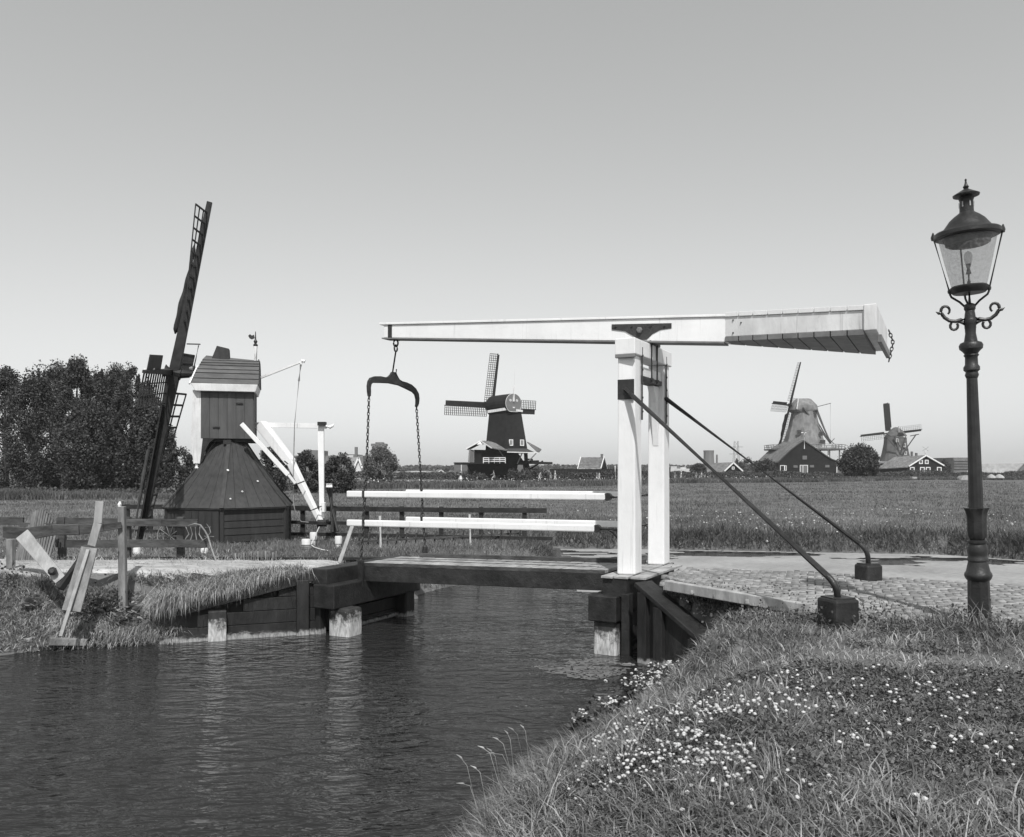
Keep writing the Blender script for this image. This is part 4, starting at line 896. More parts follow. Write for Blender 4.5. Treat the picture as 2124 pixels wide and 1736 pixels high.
# cap: barrel from lower left-back to the round near-right end
ca, cb_ = P(1064.5, 836, 1.0), P(1022, 838, 6.0); axd = (cb_ - ca).normalized(); m = MB(); n = 24; Rr = 1.86
s_x = axd.cross(V((0, 0, 1))).normalized()
for t, sc2 in ((0, 1.0), (0.5, 1.12), (1.0, 1.0)):
    for k in range(n):
        q = 2 * math.pi * k / n; yy = math.sin(q); m.v.append(ca.lerp(cb_, t) + s_x * math.cos(q) * Rr * sc2 + V((0, 0, max(yy, -0.85) * Rr * (1.0 + 0.08 * (t)))))
for i in range(2):
    for k in range(n): m.f.append((i * n + k, i * n + (k + 1) % n, (i + 1) * n + (k + 1) % n, (i + 1) * n + k))
m.f.append(tuple(range(n))); m.f.append(tuple(range(2 * n, 3 * n))); cp = m.build('cap', M['farmill'], saw)
m = MB(); m.prism([ca - axd * 0.04 + s_x * math.cos(2 * math.pi * k / 28) * 1.80 + V((0, 0, max(math.sin(2 * math.pi * k / 28), -0.84) * 1.80)) for k in range(28)], -axd * 0.12); ge = m.build('cap_end', gmat('green_cap_board', 0.17, 0.20, 2, 0.7), cp)
m = MB(); m.tube([ca - axd * 0.14 + s_x * math.cos(2 * math.pi * k / 28) * 1.82 + V((0, 0, max(math.sin(2 * math.pi * k / 28), -0.84) * 1.82)) for k in range(29)], 0.04, 5); m.build('cap_rim', M['white'], cp)
for k in (-0.75, 0.75):
    m = MB(); c_ = ca - axd * 0.17 + s_x * k + V((0, 0, 0.55)); m.tube([c_ + s_x * math.cos(q) * 0.2 + V((0, 0, math.sin(q) * 0.2)) for q in [math.pi * j / 6 for j in range(13)]], 0.05, 5); m.lathe([(0.09, 0), (0.09, 0.05)], c_, 8, -axd); m.build('round_light', M['white'], cp)
m = MB(); c_ = ca - axd * 0.18 + V((0, 0, -0.75)); m.prism([c_ + s_x * a_ + V((0, 0, b_)) for a_, b_ in ((-.2, -.12), (.2, -.12), (.26, .16), (.12, 0), (0, .16), (-.12, 0), (-.26, .16))], -axd * 0.05); m.build('ornament', M['white'], cp)
m = MB(); m.tube([P(1065, 832, 0.8), P(1065, 800, 0.8)], 0.16, 6); m.tube([P(1066.5, 832, 0.6), P(1068, 757, 0.6)], [0.09, 0.04], 6); m.build('finial_post', M['white'], cp)
hb_ = P(1018, 839, 7.6); an = V((-0.56, 0.82, 0.1)).normalized(); hh = V((0.83, 0.56, 0)).normalized(); vv = (V((0, 0, 1)) - an * 0.1).normalized()
m = MB(); m.tube([cb_ - axd, hb_ + an * 0.4], 0.35, 8); m.build('windshaft', M['farmill'], saw)
# sails: lattice below on the left, above on the right, left on the upright
for d_, l_, br in ((vv * 1 + hh * 0.07, -hh, (0.2, 0.98)), (-hh, -vv, (0.08, 0.98)), (hh, vv, (0.2, 0.98))):
    sail(saw, hb_, d_, l_, 10.4, 1.75, 0.40 if d_.z > 0.5 else 0.95, 0.34, 0.1, 4, 0.42, None, 0.065, 0.05, 'sailwood', br, nrm=an)
sail(saw, hb_, -vv, hh, 10.4, 1.6, 0.5, 0.34, 0.1, 4, 0.42, None, 0.065, 0.05, 'sailwood', nrm=an)
for x_ in (1060, 1083): framewin(tw_, P(x_ - 3.5, 917, 0.55 if x_ < 1070 else 1.2), P(x_ + 3.5, 917, 0.6 if x_ < 1070 else 1.7), P(0, 923.5).z, P(0, 912).z, (0.15, -1, 0), 0.14, 'shutter')
# canopy over the near right face, side roofs, saw floor
m = MB(); m.prism([P(1053, 930, -0.2), P(1093, 930, 0.8), P(1108, 937.5, 0.2), P(1052, 937.5, -2.2)], V((0, 0.1, -0.12))); cn = m.build('canopy', gmat('canopy_boards', 0.045, 0.06, 2, 0.8), saw)
m = MB(); m.beam(P(1052, 938, -2.25), P(1117, 939, 0.2), 0.12, 0.14); m.build('eaves_board', M['white'], cn)
def ribroof(pts, n, name='side_roof'):
    m = MB(); m.prism(pts, V((0, 0.05, -0.10))); o = m.build(name, M['tile'], saw); r_ = MB(); a_, b_, c_, d_ = pts
    for k in range(n + 1): t = k / n; r_.beam(a_.lerp(b_, t) + V((0, -.02, .05)), d_.lerp(c_, t) + V((0, -.02, .05)), 0.10, 0.06)
    r_.build('roof_batten', M['tile'], o); return o
lrf = ribroof([P(997, 914, 1.5), P(1030, 914, 3.0), P(1060, 936, 0.0), P(1020, 930, -3.0)], 9)
m = MB(); m.prism([P(997, 914, 1.5), P(966, 930.5, 0.5), P(970, 930.5, 6.0), P(1003, 914, 6.0)], V((0, 0, -0.12))); m.build('roof_slope', M['tile'], lrf)
m = MB(); m.beam(P(996, 914, 1.3), P(966, 931, 0.3), 0.1, 0.2); m.beam(P(996, 914, 1.3), P(1020, 930, -3.1), 0.1, 0.16)
m.prism([P(987, 921, 1.2), P(996, 916, 1.2), P(1004, 921, 0.6), P(1000, 923, 0.7), P(996, 921, 0.9), P(992, 923, 1.1)], V((0, 0.1, 0))); m.build('barge_board', M['white'], lrf)
rrf = ribroof([P(1094, 916, 3.0), P(1097, 916, 5), P(1125, 931, 5.0), P(1117, 939, 1.0)], 7)
m = MB(); m.hexa([P(966, 962, 1), P(1050, 962, -1), P(1050, 962, 8), P(966, 962, 8), P(966, 959, 1), P(1050, 959, -1), P(1050, 959, 8), P(966, 959, 8)]); sf = m.build('saw_floor', M['farmill'], saw)
m = MB(); m.beam(P(942, 962, 2), P(972, 962, 1), 0.5, 0.35); m.build('log_slide', M['farmill'], saw)
m = MB(); m.beam(P(1050, 959, 1), P(1147, 960.5, 3), 0.5, 0.45); m.beam(P(1070, 957, 2), P(1118, 956, 3), 0.8, 0.3); m.beam(P(1088, 952, 2), P(1106, 953, 2), 0.3, 0.3); m.build('log_slide', M['farmill'], saw)
m = MB(); m.hexa([P(978, 984, 3), P(1049, 986, 1), P(1049, 986, 7), P(985, 984, 7), P(966, 962, 1), P(1053, 962, -1), P(1053, 962, 8), P(968, 962, 8)]); m.build('substructure', M['farmill'], saw)
m = MB(); m.hexa([P(1049, 985, 0.5), P(1101, 978, 3), P(1101, 978, 6), P(1049, 985, 7), P(1049, 938, 0.5), P(1074, 938, 1.5), P(1074, 938, 5), P(1049, 938, 6)]); m.build('wall', M['farmill'], saw)
m = MB(); m.hexa([P(1080, 980, 2), P(1102, 978, 3), P(1102, 978, 5), P(1080, 980, 5), P(1084, 955, 2), P(1096, 955, 3), P(1096, 955, 5), P(1084, 955, 5)]); m.beam(P(1092, 956, 3), P(1091, 939, 3), 0.7, 0.5, (0, 1, 0)); m.build('wall', M['farmill'], saw)
m = MB(); m.hexa([P(982, 960, 2.5), P(1052, 960, 0.5), P(1052, 960, 7), P(982, 960, 7), P(982, 932, 2.5), P(1050, 938, 0.5), P(1050, 932, 7), P(982, 932, 7)]); m.build('wall', gmat('saw_loft_dark', 0.012, 0.02, 2, 0.9), saw)
m = MB(); m.beam(P(972, 960, 0.8), P(974, 931, 0.8), 0.3, 0.3, (0, 1, 0)); m.prism([P(971, 959, 1), P(982, 960, 1.8), P(982, 933, 1.8), P(975, 932, 1)], V((0, 0.1, 0))); m.build('side_panel', M['c_mid'], saw)
m = MB()
for y_ in (949.5, 953.2, 957): m.beam(P(1002.5, y_, -0.9), P(1048.5, y_, -1.6), 0.09, 0.13)
for k in range(5): m.beam(P(1003 + 11.3 * k, 961, -1.0), P(1003 + 11.3 * k, 949, -1.0), 0.12, 0.12, (0, 1, 0))
m.build('railing', M['white'], sf)
for a_, b_ in (((1034, 932), (1049, 954)), ((1083, 940), (1073, 962)), ((1113, 939), (1097, 956))):
    m = MB(); m.beam(P(a_[0], a_[1], 0.3), P(b_[0], b_[1], 1.0), 0.16, 0.16); m.build('roof_strut', M['oldwood'], saw)
m = MB(); m.prism([P(1072, 978, 0.2), P(1086, 978, 0.4), P(1084.5, 964, 0.4), P(1074, 964, 0.2)], V((0, 0.1, 0))); m.build('door', M['shutter'], saw)
m = MB(); m.beam(P(1128, 956, 4), P(1098, 974, 4), 0.4, 0.3); m.build('log_slide', M['farmill'], saw)
m = MB(); cwh = P(1122, 973, 4.5); m.tube([cwh + V((math.cos(q) * 1.3, 0, math.sin(q) * 1.3)) for q in [math.pi * j / 10 for j in range(21)]], 0.06, 5)
for j in range(8): q = math.pi * j / 4; m.beam(cwh, cwh + V((math.cos(q) * 1.3, 0, math.sin(q) * 1.3)), 0.06, 0.06, (0, 1, 0))
m.build('hoist_wheel', M['oldwood'], saw)

# ---- thatched smock mill with stage, right
def smock(root, f_, cx_, rows, mat, n=8, rot=0.5):
    """octagonal body from (print row, half width px)"""
    m = MB()
    for y_, w_ in rows:
        r_ = w_ / F * f_.d / math.cos(math.pi / n); c_ = f_.p(cx_, y_, 0)
        for k in range(n): q = 2 * math.pi * (k + rot) / n; m.v.append(c_ + V((math.cos(q) * r_, math.sin(q) * r_, 0)))
    for i in range(len(rows) - 1):
        for k in range(n): m.f.append((i * n + k, i * n + (k + 1) % n, (i + 1) * n + (k + 1) % n, (i + 1) * n + k))
    m.f.append(tuple(range(n))); m.f.append(tuple(range((len(rows) - 1) * n, len(rows) * n))); return m
f2 = Far(200.0); P = f2.p
sm = thing('windmill', (P(1668, 983).x, 200, 0.8), 'pale thatched windmill with white gallery, tall above the dark barn on the right', 'windmill')
by = smock(sm, f2, 1667, [(922, 39), (905, 34), (885, 28.5), (865, 24.5), (852, 22)], M['thatch']).build('body', M['thatch'], sm)
m = smock(sm, f2, 1667, [(933, 34), (920, 33)], M['white']); m.build('base_ring', M['white'], sm)
m = smock(sm, f2, 1667, [(984, 34), (933, 31)], M['farmill']); m.build('lower_body', M['farmill'], sm)
m = smock(sm, f2, 1667.5, [(934, 73), (931, 74)], M['farmill']); stg = m.build('gallery', M['oldwood'], sm)
rr_ = 72 / F * 200 / math.cos(math.pi / 8); cs = P(1667.5, 931, 0); corners = [cs + V((math.cos(2 * math.pi * (k + .5) / 8) * rr_, math.sin(2 * math.pi * (k + .5) / 8) * rr_, 0)) for k in range(8)]
m = MB()
for k in range(8):
    a_, b_ = corners[k], corners[(k + 1) % 8]
    for zz in (0.45, 0.95): m.beam(a_ + V((0, 0, zz)), b_ + V((0, 0, zz)), 0.09, 0.10)
    for j in range(4): c_ = a_.lerp(b_, j / 4); m.beam(c_, c_ * 1 + V((0, 0, 1.0)) + (c_ - cs).normalized() * 0.15, 0.12, 0.12, (0, 1, 0))
m.build('railing', M['oldwood'], stg)
for k in range(8):
    c_ = corners[k].lerp(cs, 0.12); m = MB(); m.beam(up(c_, 0.8), up(c_, cs.z - 0.3), 0.26, 0.26, (0, 1, 0)); m.build('gallery_post', M['white2'], stg)
m = MB(); n = 20; rows = [(856, 23, 22), (851, 28, 25), (841, 26, 24), (829, 16, 12), (827, 14, 8)]
for y_, wx, wy in rows:
    c_ = P(1666, y_, 0)
    for k in range(n):
        q = 2 * math.pi * k / n; m.v.append(c_ + V((math.copysign(abs(math.cos(q)) ** 0.7, math.cos(q)) * wx / F * 200, math.copysign(abs(math.sin(q)) ** 0.7, math.sin(q)) * wy / F * 200, 0)))
for i in range(4):
    for k in range(n): m.f.append((i * n + k, i * n + (k + 1) % n, (i + 1) * n + (k + 1) % n, (i + 1) * n + k))
m.f.append(tuple(range(n))); m.f.append(tuple(range(4 * n, 5 * n))); cp = m.build('cap', M['thatch'], sm, 0, True)
m = MB(); m.beam(P(1648, 829, -2.7), P(1644, 850, -3), 0.2, 0.2); m.build('barge_board', M['white2'], cp)
for x_, y_, w_, h_, dz in ((1646.5, 898, 5, 9, -3.6), (1682, 862, 4, 9, -2.4), (1638, 920, 7, 8, -4.2), (1692.5, 918.5, 8, 9, -4.2), (1692, 901, 5, 8, -3.3)):
    a_, b_ = P(x_ - w_ / 2, y_, dz), P(x_ + w_ / 2, y_, dz); framewin(by, a_ - V((.15, 0, 0)), b_ + V((.15, 0, 0)), P(0, y_ + h_ / 2).z, P(0, y_ - h_ / 2).z, (0, -1, 0), 0.08, 'glassd', 'thatchdark', 0)
anx = V((-0.76, 0.65, 0.2)).normalized(); hx = V((-0.65, -0.76, -0.02)).normalized(); vx = (V((0, 0, 1)) + V((0.20, -0.15, 0))).normalized()
hb2 = P(1636, 841, -0.9); m = MB(); m.tube([P(1655, 843, 0), hb2 + anx * 0.4], 0.4, 8); m.build('windshaft', M['farmill'], sm)
sail(sm, hb2, vx, hx, 10.6, 1.7, 0.4, 0.42, 0.1, 3, 0.62, None, 0.042, 0.06, nrm=anx)
sail(sm, hb2, hx, -vx, 10.6, 1.8, 0.6, 0.42, 0.1, 3, 0.62, None, 0.042, 0.06, nrm=anx)
sail(sm, hb2, -vx, -hx, 10.4, 2.2, 0.9, 0.42, 0.1, 3, 0.62, (0.2, 0.98, -0.2, 0.3, 'farmill'), 0.042, 0.10, nrm=anx)
sail(sm, hb2, -hx, vx, 10.6, 1.8, 0.6, 0.42, 0.1, 3, 0.62, None, 0.042, 0.06, nrm=anx)
for a_, b_, w_, dz in (((1656, 847), (1718, 918), 0.28, -3.2), ((1688, 848), (1720, 920), 0.3, -1), ((1694, 846), (1718, 918), 0.22, 0), ((1689, 852), (1716, 915), 0.2, 2)):
    m = MB(); m.beam(P(a_[0], a_[1], dz), P(b_[0], b_[1], -1), w_, w_); m.build('tail_beam', gmat('grey_beam', 0.08, 0.12, 2, 0.8), sm)
m = MB(); m.beam(P(1695, 843.5, 0), P(1720, 837, -1), 0.14, 0.14); m.tube([P(1719, 837, -1), P(1719, 915, -1)], 0.03, 4); m.build('brake_lever', M['sailgrey'], sm)
m = MB(); cwh = P(1720, 916, -1.5); m.beam(cwh + V((-.7, 0, -.7)), cwh + V((.7, 0, .7)), 0.12, 0.12, (0, 1, 0)); m.beam(cwh + V((-.7, 0, .7)), cwh + V((.7, 0, -.7)), 0.12, 0.12, (0, 1, 0)); m.build('winch_wheel', M['sailwood'], sm)
# dark barn in front of it
f3 = Far(186.0); P = f3.p; ba = thing('barn', (P(1680, 983).x, 190, 0.8), 'wide black boarded barn with kinked roof and white framed doors below the thatched mill', 'barn')
out = [(1612.5, 985), (1763, 985), (1763, 965.5), (1754, 963), (1740, 958.5), (1725, 953), (1712, 945), (1696, 933.5), (1680, 923), (1667, 914.5), (1655, 922.5), (1640, 934), (1625, 948), (1612.5, 960.5)]
m = MB(); m.prism([P(x, y) for x, y in out], V((0, 16, 0))); bw_ = m.build('wall', M['farmill'], ba)
m = MB()
for (x0_, y0_), (x1_, y1_) in zip(out[2:-1], out[3:]): m.beam(P(x0_, y0_ - 0.6, -0.1), P(x1_, y1_ - 0.6, -0.1), 0.25, 0.22)
m.build('barge_board', M['sailgrey'], bw_)
m = MB(); q_ = out[2:]
for (x0_, y0_), (x1_, y1_) in zip(q_[:-1], q_[1:]): m.hexa([P(x0_, y0_ - .2, 0.2), P(x1_, y1_ - .2, 0.2), P(x1_, y1_ - .2, 16.2), P(x0_, y0_ - .2, 16.2), P(x0_, y0_ - 1.8, 0.2), P(x1_, y1_ - 1.8, 0.2), P(x1_, y1_ - 1.8, 16.2), P(x0_, y0_ - 1.8, 16.2)])
m.build('roof', M['tile'], ba)
def rectwin(par, P_, x0_, x1_, y0_, y1_, glass, fm='white', fr=0.13, bars=0, dz=0.0):
    return framewin(par, P_(x0_, 980, dz), P_(x1_, 980, dz), P_(0, y1_).z, P_(0, y0_).z, (0, -1, 0), fr, glass, fm, bars)
rectwin(bw_, P, 1618.5, 1627, 965.5, 976.5, 'glassd'); rectwin(bw_, P, 1628, 1631, 966, 975.5, 'glassd', 'white', 0.1)
rectwin(bw_, P, 1659.5, 1665, 965, 984, 'shutter'); rectwin(bw_, P, 1665.6, 1675, 965, 984, 'shutter'); rectwin(bw_, P, 1735.5, 1746, 965, 984, 'shutter', 'white', 0.14)
for x_, y_, w_, h_ in ((1669, 949, 9, 8), (1650, 967.5, 8.5, 5), (1684, 967, 8.5, 5), (1716, 966.8, 8.5, 5)):
    m = MB(); m.prism([P(x_ - w_ / 2, y_ + h_ / 2, -.02), P(x_ + w_ / 2, y_ + h_ / 2, -.02), P(x_ + w_ / 2, y_ - h_ / 2, -.02), P(x_ - w_ / 2, y_ - h_ / 2, -.02)], V((0, -0.05, 0))); m.build('hatch', M['shutter'], bw_)
m = MB(); m.tube([P(1667.5, 931, -.3), P(1667.5, 898, -.3)], 0.11, 6); fp_ = m.build('finial_post', M['white'], ba)
m = MB(); c_ = P(1666.5, 897.5, -.3); m.beam(c_ + V((-.6, 0, 0)), c_ + V((.5, 0, .05)), 0.2, 0.22); m.build('vane_body', M['white'], fp_)
m = MB(); m.beam(c_ + V((-.2, -.2, 1.2)), c_ + V((.1, -.2, -1.0)), 0.05, 0.05); m.beam(c_ + V((-1.0, -.2, -.4)), c_ + V((1.1, -.2, .6)), 0.05, 0.05); m.build('vane_sails', M['sailgrey'], fp_)

# ---- far right mill seen from behind, with a house in front
f4 = Far(262.0); P = f4.p
fm_ = thing('windmill', (P(1857, 980).x, 262, 0.8), 'small distant dark windmill with spread sails behind the white gabled house, far right', 'windmill')
b4 = smock(fm_, f4, 1857, [(957, 28), (940, 24), (920, 20.5), (905, 19.5)], M['thatchdark']).build('body', M['thatchdark'], fm_)
m = smock(fm_, f4, 1857, [(984, 26), (958, 26)], M['farmill']); m.build('lower_body', M['farmill'], fm_)
m = smock(fm_, f4, 1857, [(961, 36), (958.5, 37)], M['farmill']); g4 = m.build('gallery', M['white2'], fm_)
m = smock(fm_, f4, 1859, [(908, 20), (905, 19.6)], M['white2']); m.build('cornice', M['white2'], b4)
m = MB(); n = 20
for y_, w_ in ((907, 17), (904.5, 21), (901, 19), (895, 14.5), (889, 8), (886, 2)):
    c_ = P(1858.5, y_, 0)
    for k in range(n): q = 2 * math.pi * k / n; m.v.append(c_ + V((math.cos(q) * w_ / F * 262, math.sin(q) * w_ / F * 262, 0)))
for i in range(5):
    for k in range(n): m.f.append((i * n + k, i * n + (k + 1) % n, (i + 1) * n + (k + 1) % n, (i + 1) * n + k))
m.f.append(tuple(range(n))); m.f.append(tuple(range(5 * n, 6 * n))); c4 = m.build('cap', M['thatchdark'], fm_, 0, True)
m = MB(); m.prism([P(1850, 905, -3.4), P(1866, 905, -3.4), P(1862, 898, -3.2), P(1854, 898, -3.2)], V((0, -.2, 0))); m.build('storm_hatch', M['farmill'], c4)
m = MB(); m.tube([P(1856, 934, -3.5), P(1855, 885, -3)], 0.16, 6); m.build('finial_post', M['c_light'], c4)
a4 = V((0.05, 0.99, 0.1)).normalized(); h4 = V((0.992, 0.05, 0.12)).normalized(); v4 = a4.cross(h4).normalized(); v4 = v4 if v4.z > 0 else -v4
hb4 = P(1858, 897, 3.8)
sail(fm_, hb4, v4 - h4 * 0.01, -h4, 9.9, 1.4, 0.55, 0.4, 0.1, 4, 0.45, None, 0.30, 0.0, nrm=-a4)
sail(fm_, hb4, -h4, -v4, 10.2, 1.6, 0.6, 0.4, 0.1, 3, 0.62, None, 0.042, 0.0, 'sailgrey', nrm=-a4)
sail(fm_, hb4, h4, v4, 10.7, 1.6, 0.6, 0.4, 0.1, 3, 0.62, None, 0.042, 0.0, 'sailgrey', nrm=-a4)
sail(fm_, hb4, -v4, h4, 9.9, 1.5, 0.5, 0.4, 0.1, 4, 0.45, None, 0.06, 0.0, nrm=-a4)
for a_, b_ in (((1824, 902), (1855, 944)), ((1890, 902), (1855, 944)), ((1838, 906), (1824, 902)), ((1878, 905), (1890, 902)), ((1845, 906), (1856, 934)), ((1868, 906), (1856, 934))):
    m = MB(); m.beam(P(a_[0], a_[1], -3.2), P(b_[0], b_[1], -5), 0.24, 0.24); m.build('tail_beam', M['sailgrey'], fm_)
for x_, y_ in ((1849, 914), (1864, 924), (1866, 940)): rectwin(b4, P, x_ - 2, x_ + 2, y_ - 3.5, y_ + 3.5, 'shutter', 'white2', 0.12, 0, -3.9)

def house(name, label, f_, peak, el, er, base, ridge_l, eave_l, wallm='farmill', roofm='tile', barge='white', depth=None, cat='house', group=None, white_g=False):
    """gable end facing the camera on the right, roof running to the left: all in print pixels at distance f_"""
    P_ = f_.p; root = thing(name, (P_((el[0] + er[0]) / 2, base).x, f_.d + 1, P_(0, base).z), label, cat, group); k = 0.35
    back = lambda x, y, dz: P_(x, y, dz); dz = 9.0 if depth is None else depth
    m = MB(); m.prism([P_(el[0], base), P_(er[0], base), P_(er[0], er[1]), P_(peak[0], peak[1]), P_(el[0], el[1])], P_(ridge_l[0], ridge_l[1], dz) - P_(peak[0], peak[1], 0)); w = m.build('wall', M[wallm], root)
    sh = P_(ridge_l[0], ridge_l[1], dz) - P_(peak[0], peak[1], 0)
    m = MB()
    for e in (el, er):
        a_, b_ = P_(e[0], e[1], -0.3), P_(peak[0], peak[1], -0.3); dd = (a_ - b_).normalized() * 0.5
        m.hexa([a_ + dd, b_, b_ + sh, a_ + dd + sh, a_ + dd + V((0, 0, .25)), b_ + V((0, 0, .25)), b_ + sh + V((0, 0, .25)), a_ + dd + sh + V((0, 0, .25))])
    rf_ = m.build('roof', M[roofm], root); m = MB()
    for e in (el, er): m.beam(P_(e[0], e[1], -0.4) + V((0, 0, .12)), P_(peak[0], peak[1], -0.4) + V((0, 0, .12)), 0.14, 0.34)
    m.build('barge_board', M[barge], rf_); return root, w, rf_
hs, hw_, hr_ = house('house', 'black wooden house with white trimmed gable and windows in front of the farthest mill', f4 if False else Far(232.0), (1919.7, 945.5), (1884, 968), (1957, 966.5), 985, (1878, 949), None, 'farmill', 'tile', 'white', 7.0)
P = Far(232.0).p
for x_ in (1909, 1921): rectwin(hw_, P, x_ - 2.2, x_ + 4.2, 954.5, 961.5, 'shutter', 'white', 0.2)
for x_ in (1889, 1910, 1922, 1945): rectwin(hw_, P, x_ - 1, x_ + 7, 969.5, 979, 'glassd', 'white', 0.22)
for x_, h_ in ((1902, 936), (1911.5, 939)): m = MB(); m.beam(P(x_, 952, 3), P(x_, h_, 3), 0.45, 0.6, (0, 1, 0)); m.build('chimney', M['brick'], hr_)
m = MB(); m.tube([P(1919.5, 947, 0), P(1919.5, 935, 0)], 0.28, 6); m.build('finial_post', M['white'], hr_)
m = MB(); c_ = P(1919.5, 932, 0); m.beam(c_ + V((-.9, 0, -.5)), c_ + V((.9, 0, .7)), 0.05, 0.05); m.beam(c_ + V((-.8, 0, .8)), c_ + V((.8, 0, -.5)), 0.05, 0.05); m.build('vane_sails', M['sailgrey'], hr_)
f5 = Far(215.0); h2, w2, r2 = house('house', 'small dark house with white trimmed gable below the cooling tower', f5, (1520.7, 960.5), (1502, 978), (1540, 978), 990, (1489, 962), None, 'farmill', 'tile', 'white', 6.0); P = f5.p
rectwin(w2, P, 1518.5, 1522.8, 968.5, 973, 'shutter', 'white', 0.16); rectwin(w2, P, 1534, 1538, 979, 983, 'shutter', 'white', 0.16)
f6 = Far(160.0); P = f6.p
h3 = thing('shed', (P(1230, 994).x, 163, 0.5), 'dark shed with tiled roof, white gable boards and a brick chimney behind the plank fence', 'shed')
m = MB(); m.hexa([P(1199, 995), P(1244, 995), P(1266, 995, 6), P(1221, 995, 6), P(1199, 971), P(1244, 971), P(1266, 972, 6), P(1221, 971, 6)]); m.prism([P(1246, 971), P(1266.5, 971, 6), P(1256.5, 949, 3)], V((-0.4, 0.05, 0))); w3 = m.build('wall', M['farmill'], h3)
def rows_roof(pts, n, mat, par):
    m = MB(); planked(m, pts, n, 0.05); return m.build('roof', mat, par)
r3 = rows_roof([P(1198, 972, -.2), P(1246, 972, -.2), P(1256.5, 948.5, 3), P(1208, 949, 3)], 14, M['tile'], h3)
m = MB(); m.prism([P(1256.5, 948.5, 3), P(1208, 949, 3), P(1219, 972, 6.2), P(1267, 972, 6.2)], V((0, 0, .1))); m.build('roof_slope', M['tile'], r3)
m = MB(); m.beam(P(1246, 972, -.3), P(1256.8, 947.5, 3), 0.12, 0.3); m.beam(P(1267.5, 973, 6.3), P(1256.8, 947.5, 3), 0.12, 0.2); m.beam(P(1197.5, 973, -.3), P(1207.5, 947.5, 3), 0.12, 0.22); m.beam(P(1197.5, 972.6, -.3), P(1246, 972.6, -.3), 0.12, 0.12); m.build('barge_board', M['white'], r3)
m = MB(); m.beam(P(1252, 953, 3), P(1252, 941.5, 3), 0.45, 0.5, (0, 1, 0)); m.beam(P(1252, 942.5, 3), P(1252, 941.2, 3), 0.52, 0.58, (0, 1, 0)); m.build('chimney', M['brick'], r3)
m = MB()
for k in range(46):
    x_ = 1142 + 3.15 * k; m.beam(P(x_, 997, -0.7 + rnd.random() * 0.03), P(x_, 972.6 - rnd.random() * 0.5, -0.7), 0.28, 0.04, (0, 1, 0))
m.top('plank_fence', M['farmill'], 'tall dark plank fence running in front of the small tiled shed', 'fence')
m = MB(); m.tube([P(1274, 998, -2), P(1273, 966, -2)], 0.12, 8); m.top('white_post', M['white'], 'tall white post standing beside the plank fence behind the bridge post', 'post')
m = MB(); m.beam(P(1293, 995, 0), P(1293, 971, 0), 0.1, 0.1, (0, 1, 0)) if False else None
m = MB()
for k in range(9): m.beam(P(1288 + 3.1 * k, 997, 0), P(1288 + 3.1 * k, 972, 0), 0.285, 0.05, (0, 1, 0))
m.top('plank_fence', M['farmill'], 'dark plank fence seen between the two white bridge posts', 'fence')
m = MB()
for k in range(10): m.beam(P(1376 + 3.1 * k * 0.5, 997, 0), P(1376 + 3.1 * k * 0.5, 969, 0), 0.15, 0.05, (0, 1, 0))
m.top('plank_fence', M['farmill'], 'short dark plank fence end just right of the far white bridge post', 'fence')

# ---- industry and houses on the horizon
def block(name, label, cat, d, rects, mat='facgrey', dep=14.0, group=None, parts=()):
    f_ = Far(d); P_ = f_.p; x0_, x1_, y0_, y1_ = rects[0]; root = thing(name, (P_((x0_ + x1_) / 2, 980).x, d + dep / 2, 0.5), label, cat, group)
    for i, (xa, xb, ya, yb) in enumerate(rects):
        m = MB(); c_ = P_((xa + xb) / 2, 984, dep / 2); w_ = (xb - xa) / F * d; zb_, zt_ = (0.3 if yb > 976 else P_(0, yb).z), P_(0, ya).z; m.box(V((c_.x, c_.y, zb_)), w_, dep - 0.7 * i, zt_ - zb_); m.build('wall' if i == 0 else 'roof_block', M[mat], root)
    for nm, xa, xb, ya, yb, mt in parts:
        m = MB(); m.prism([P_(xa, yb, -0.15), P_(xb, yb, -0.15), P_(xb, ya, -0.15), P_(xa, ya, -0.15)], V((0, -0.3, 0))); m.build(nm, M[mt], root)
    return root
block('factory', 'long grey factory block behind the bushes right of the small mill', 'factory', 520, [(590, 753, 945, 985), (630, 641, 934, 946), (646, 659, 933.5, 946), (700, 735, 942, 948)], 'facgrey', 30, None, [('window_band', 700, 733, 944, 949, 'faclight')])
block('factory_chimney', 'slim dark factory chimney above the long grey factory block', 'chimney', 480, [(735.5, 740.5, 927, 985)], 'brick', 2.5)
block('silo_tower', 'square grey silo tower with stepped top above the round tree', 'tower', 560, [(771, 798, 922, 985), (769, 800, 920, 925), (778, 793, 917, 921)], 'facgrey', 10, None, [('window_band', 771, 798, 927, 928, 'brick')])
block('warehouse', 'low pale warehouse with white front between tree and sawmill', 'warehouse', 480, [(823, 895, 978, 992)], 'tilelight', 20, None, [('front_wall', 853, 884, 977, 990, 'faclight')])
house('house', 'grey roofed low house left of the black sawmill', Far(420.0), (915, 975), (898, 991), (933, 991), 995, (903, 975), None, 'facgrey', 'tile', 'white2', 10, 'house')
house('house', 'white gabled house between the bushes left of the hanging near chain', Far(170.0), (744, 950), (733, 975), (752, 972), 993, (722, 951), None, 'c_white', 'tilelight', 'white', 4)
sh_ = Far(158.0).p; st_ = thing('shed', (sh_(955, 985).x, 160, 0.8), 'grey boarded shed with flat roof behind the left end of the sawmill', 'shed')
m = MB(); m.hexa([sh_(942, 986), sh_(976, 986), sh_(976, 986, 4), sh_(942, 986, 4), sh_(942, 961), sh_(976, 961), sh_(976, 961, 4), sh_(942, 961, 4)]); m.build('wall', M['shutter'], st_)
m = MB(); m.beam(sh_(957, 985, -.1), sh_(957, 962, -.1), 0.15, 0.06, (0, 1, 0)); m.build('corner_board', M['white'], st_)
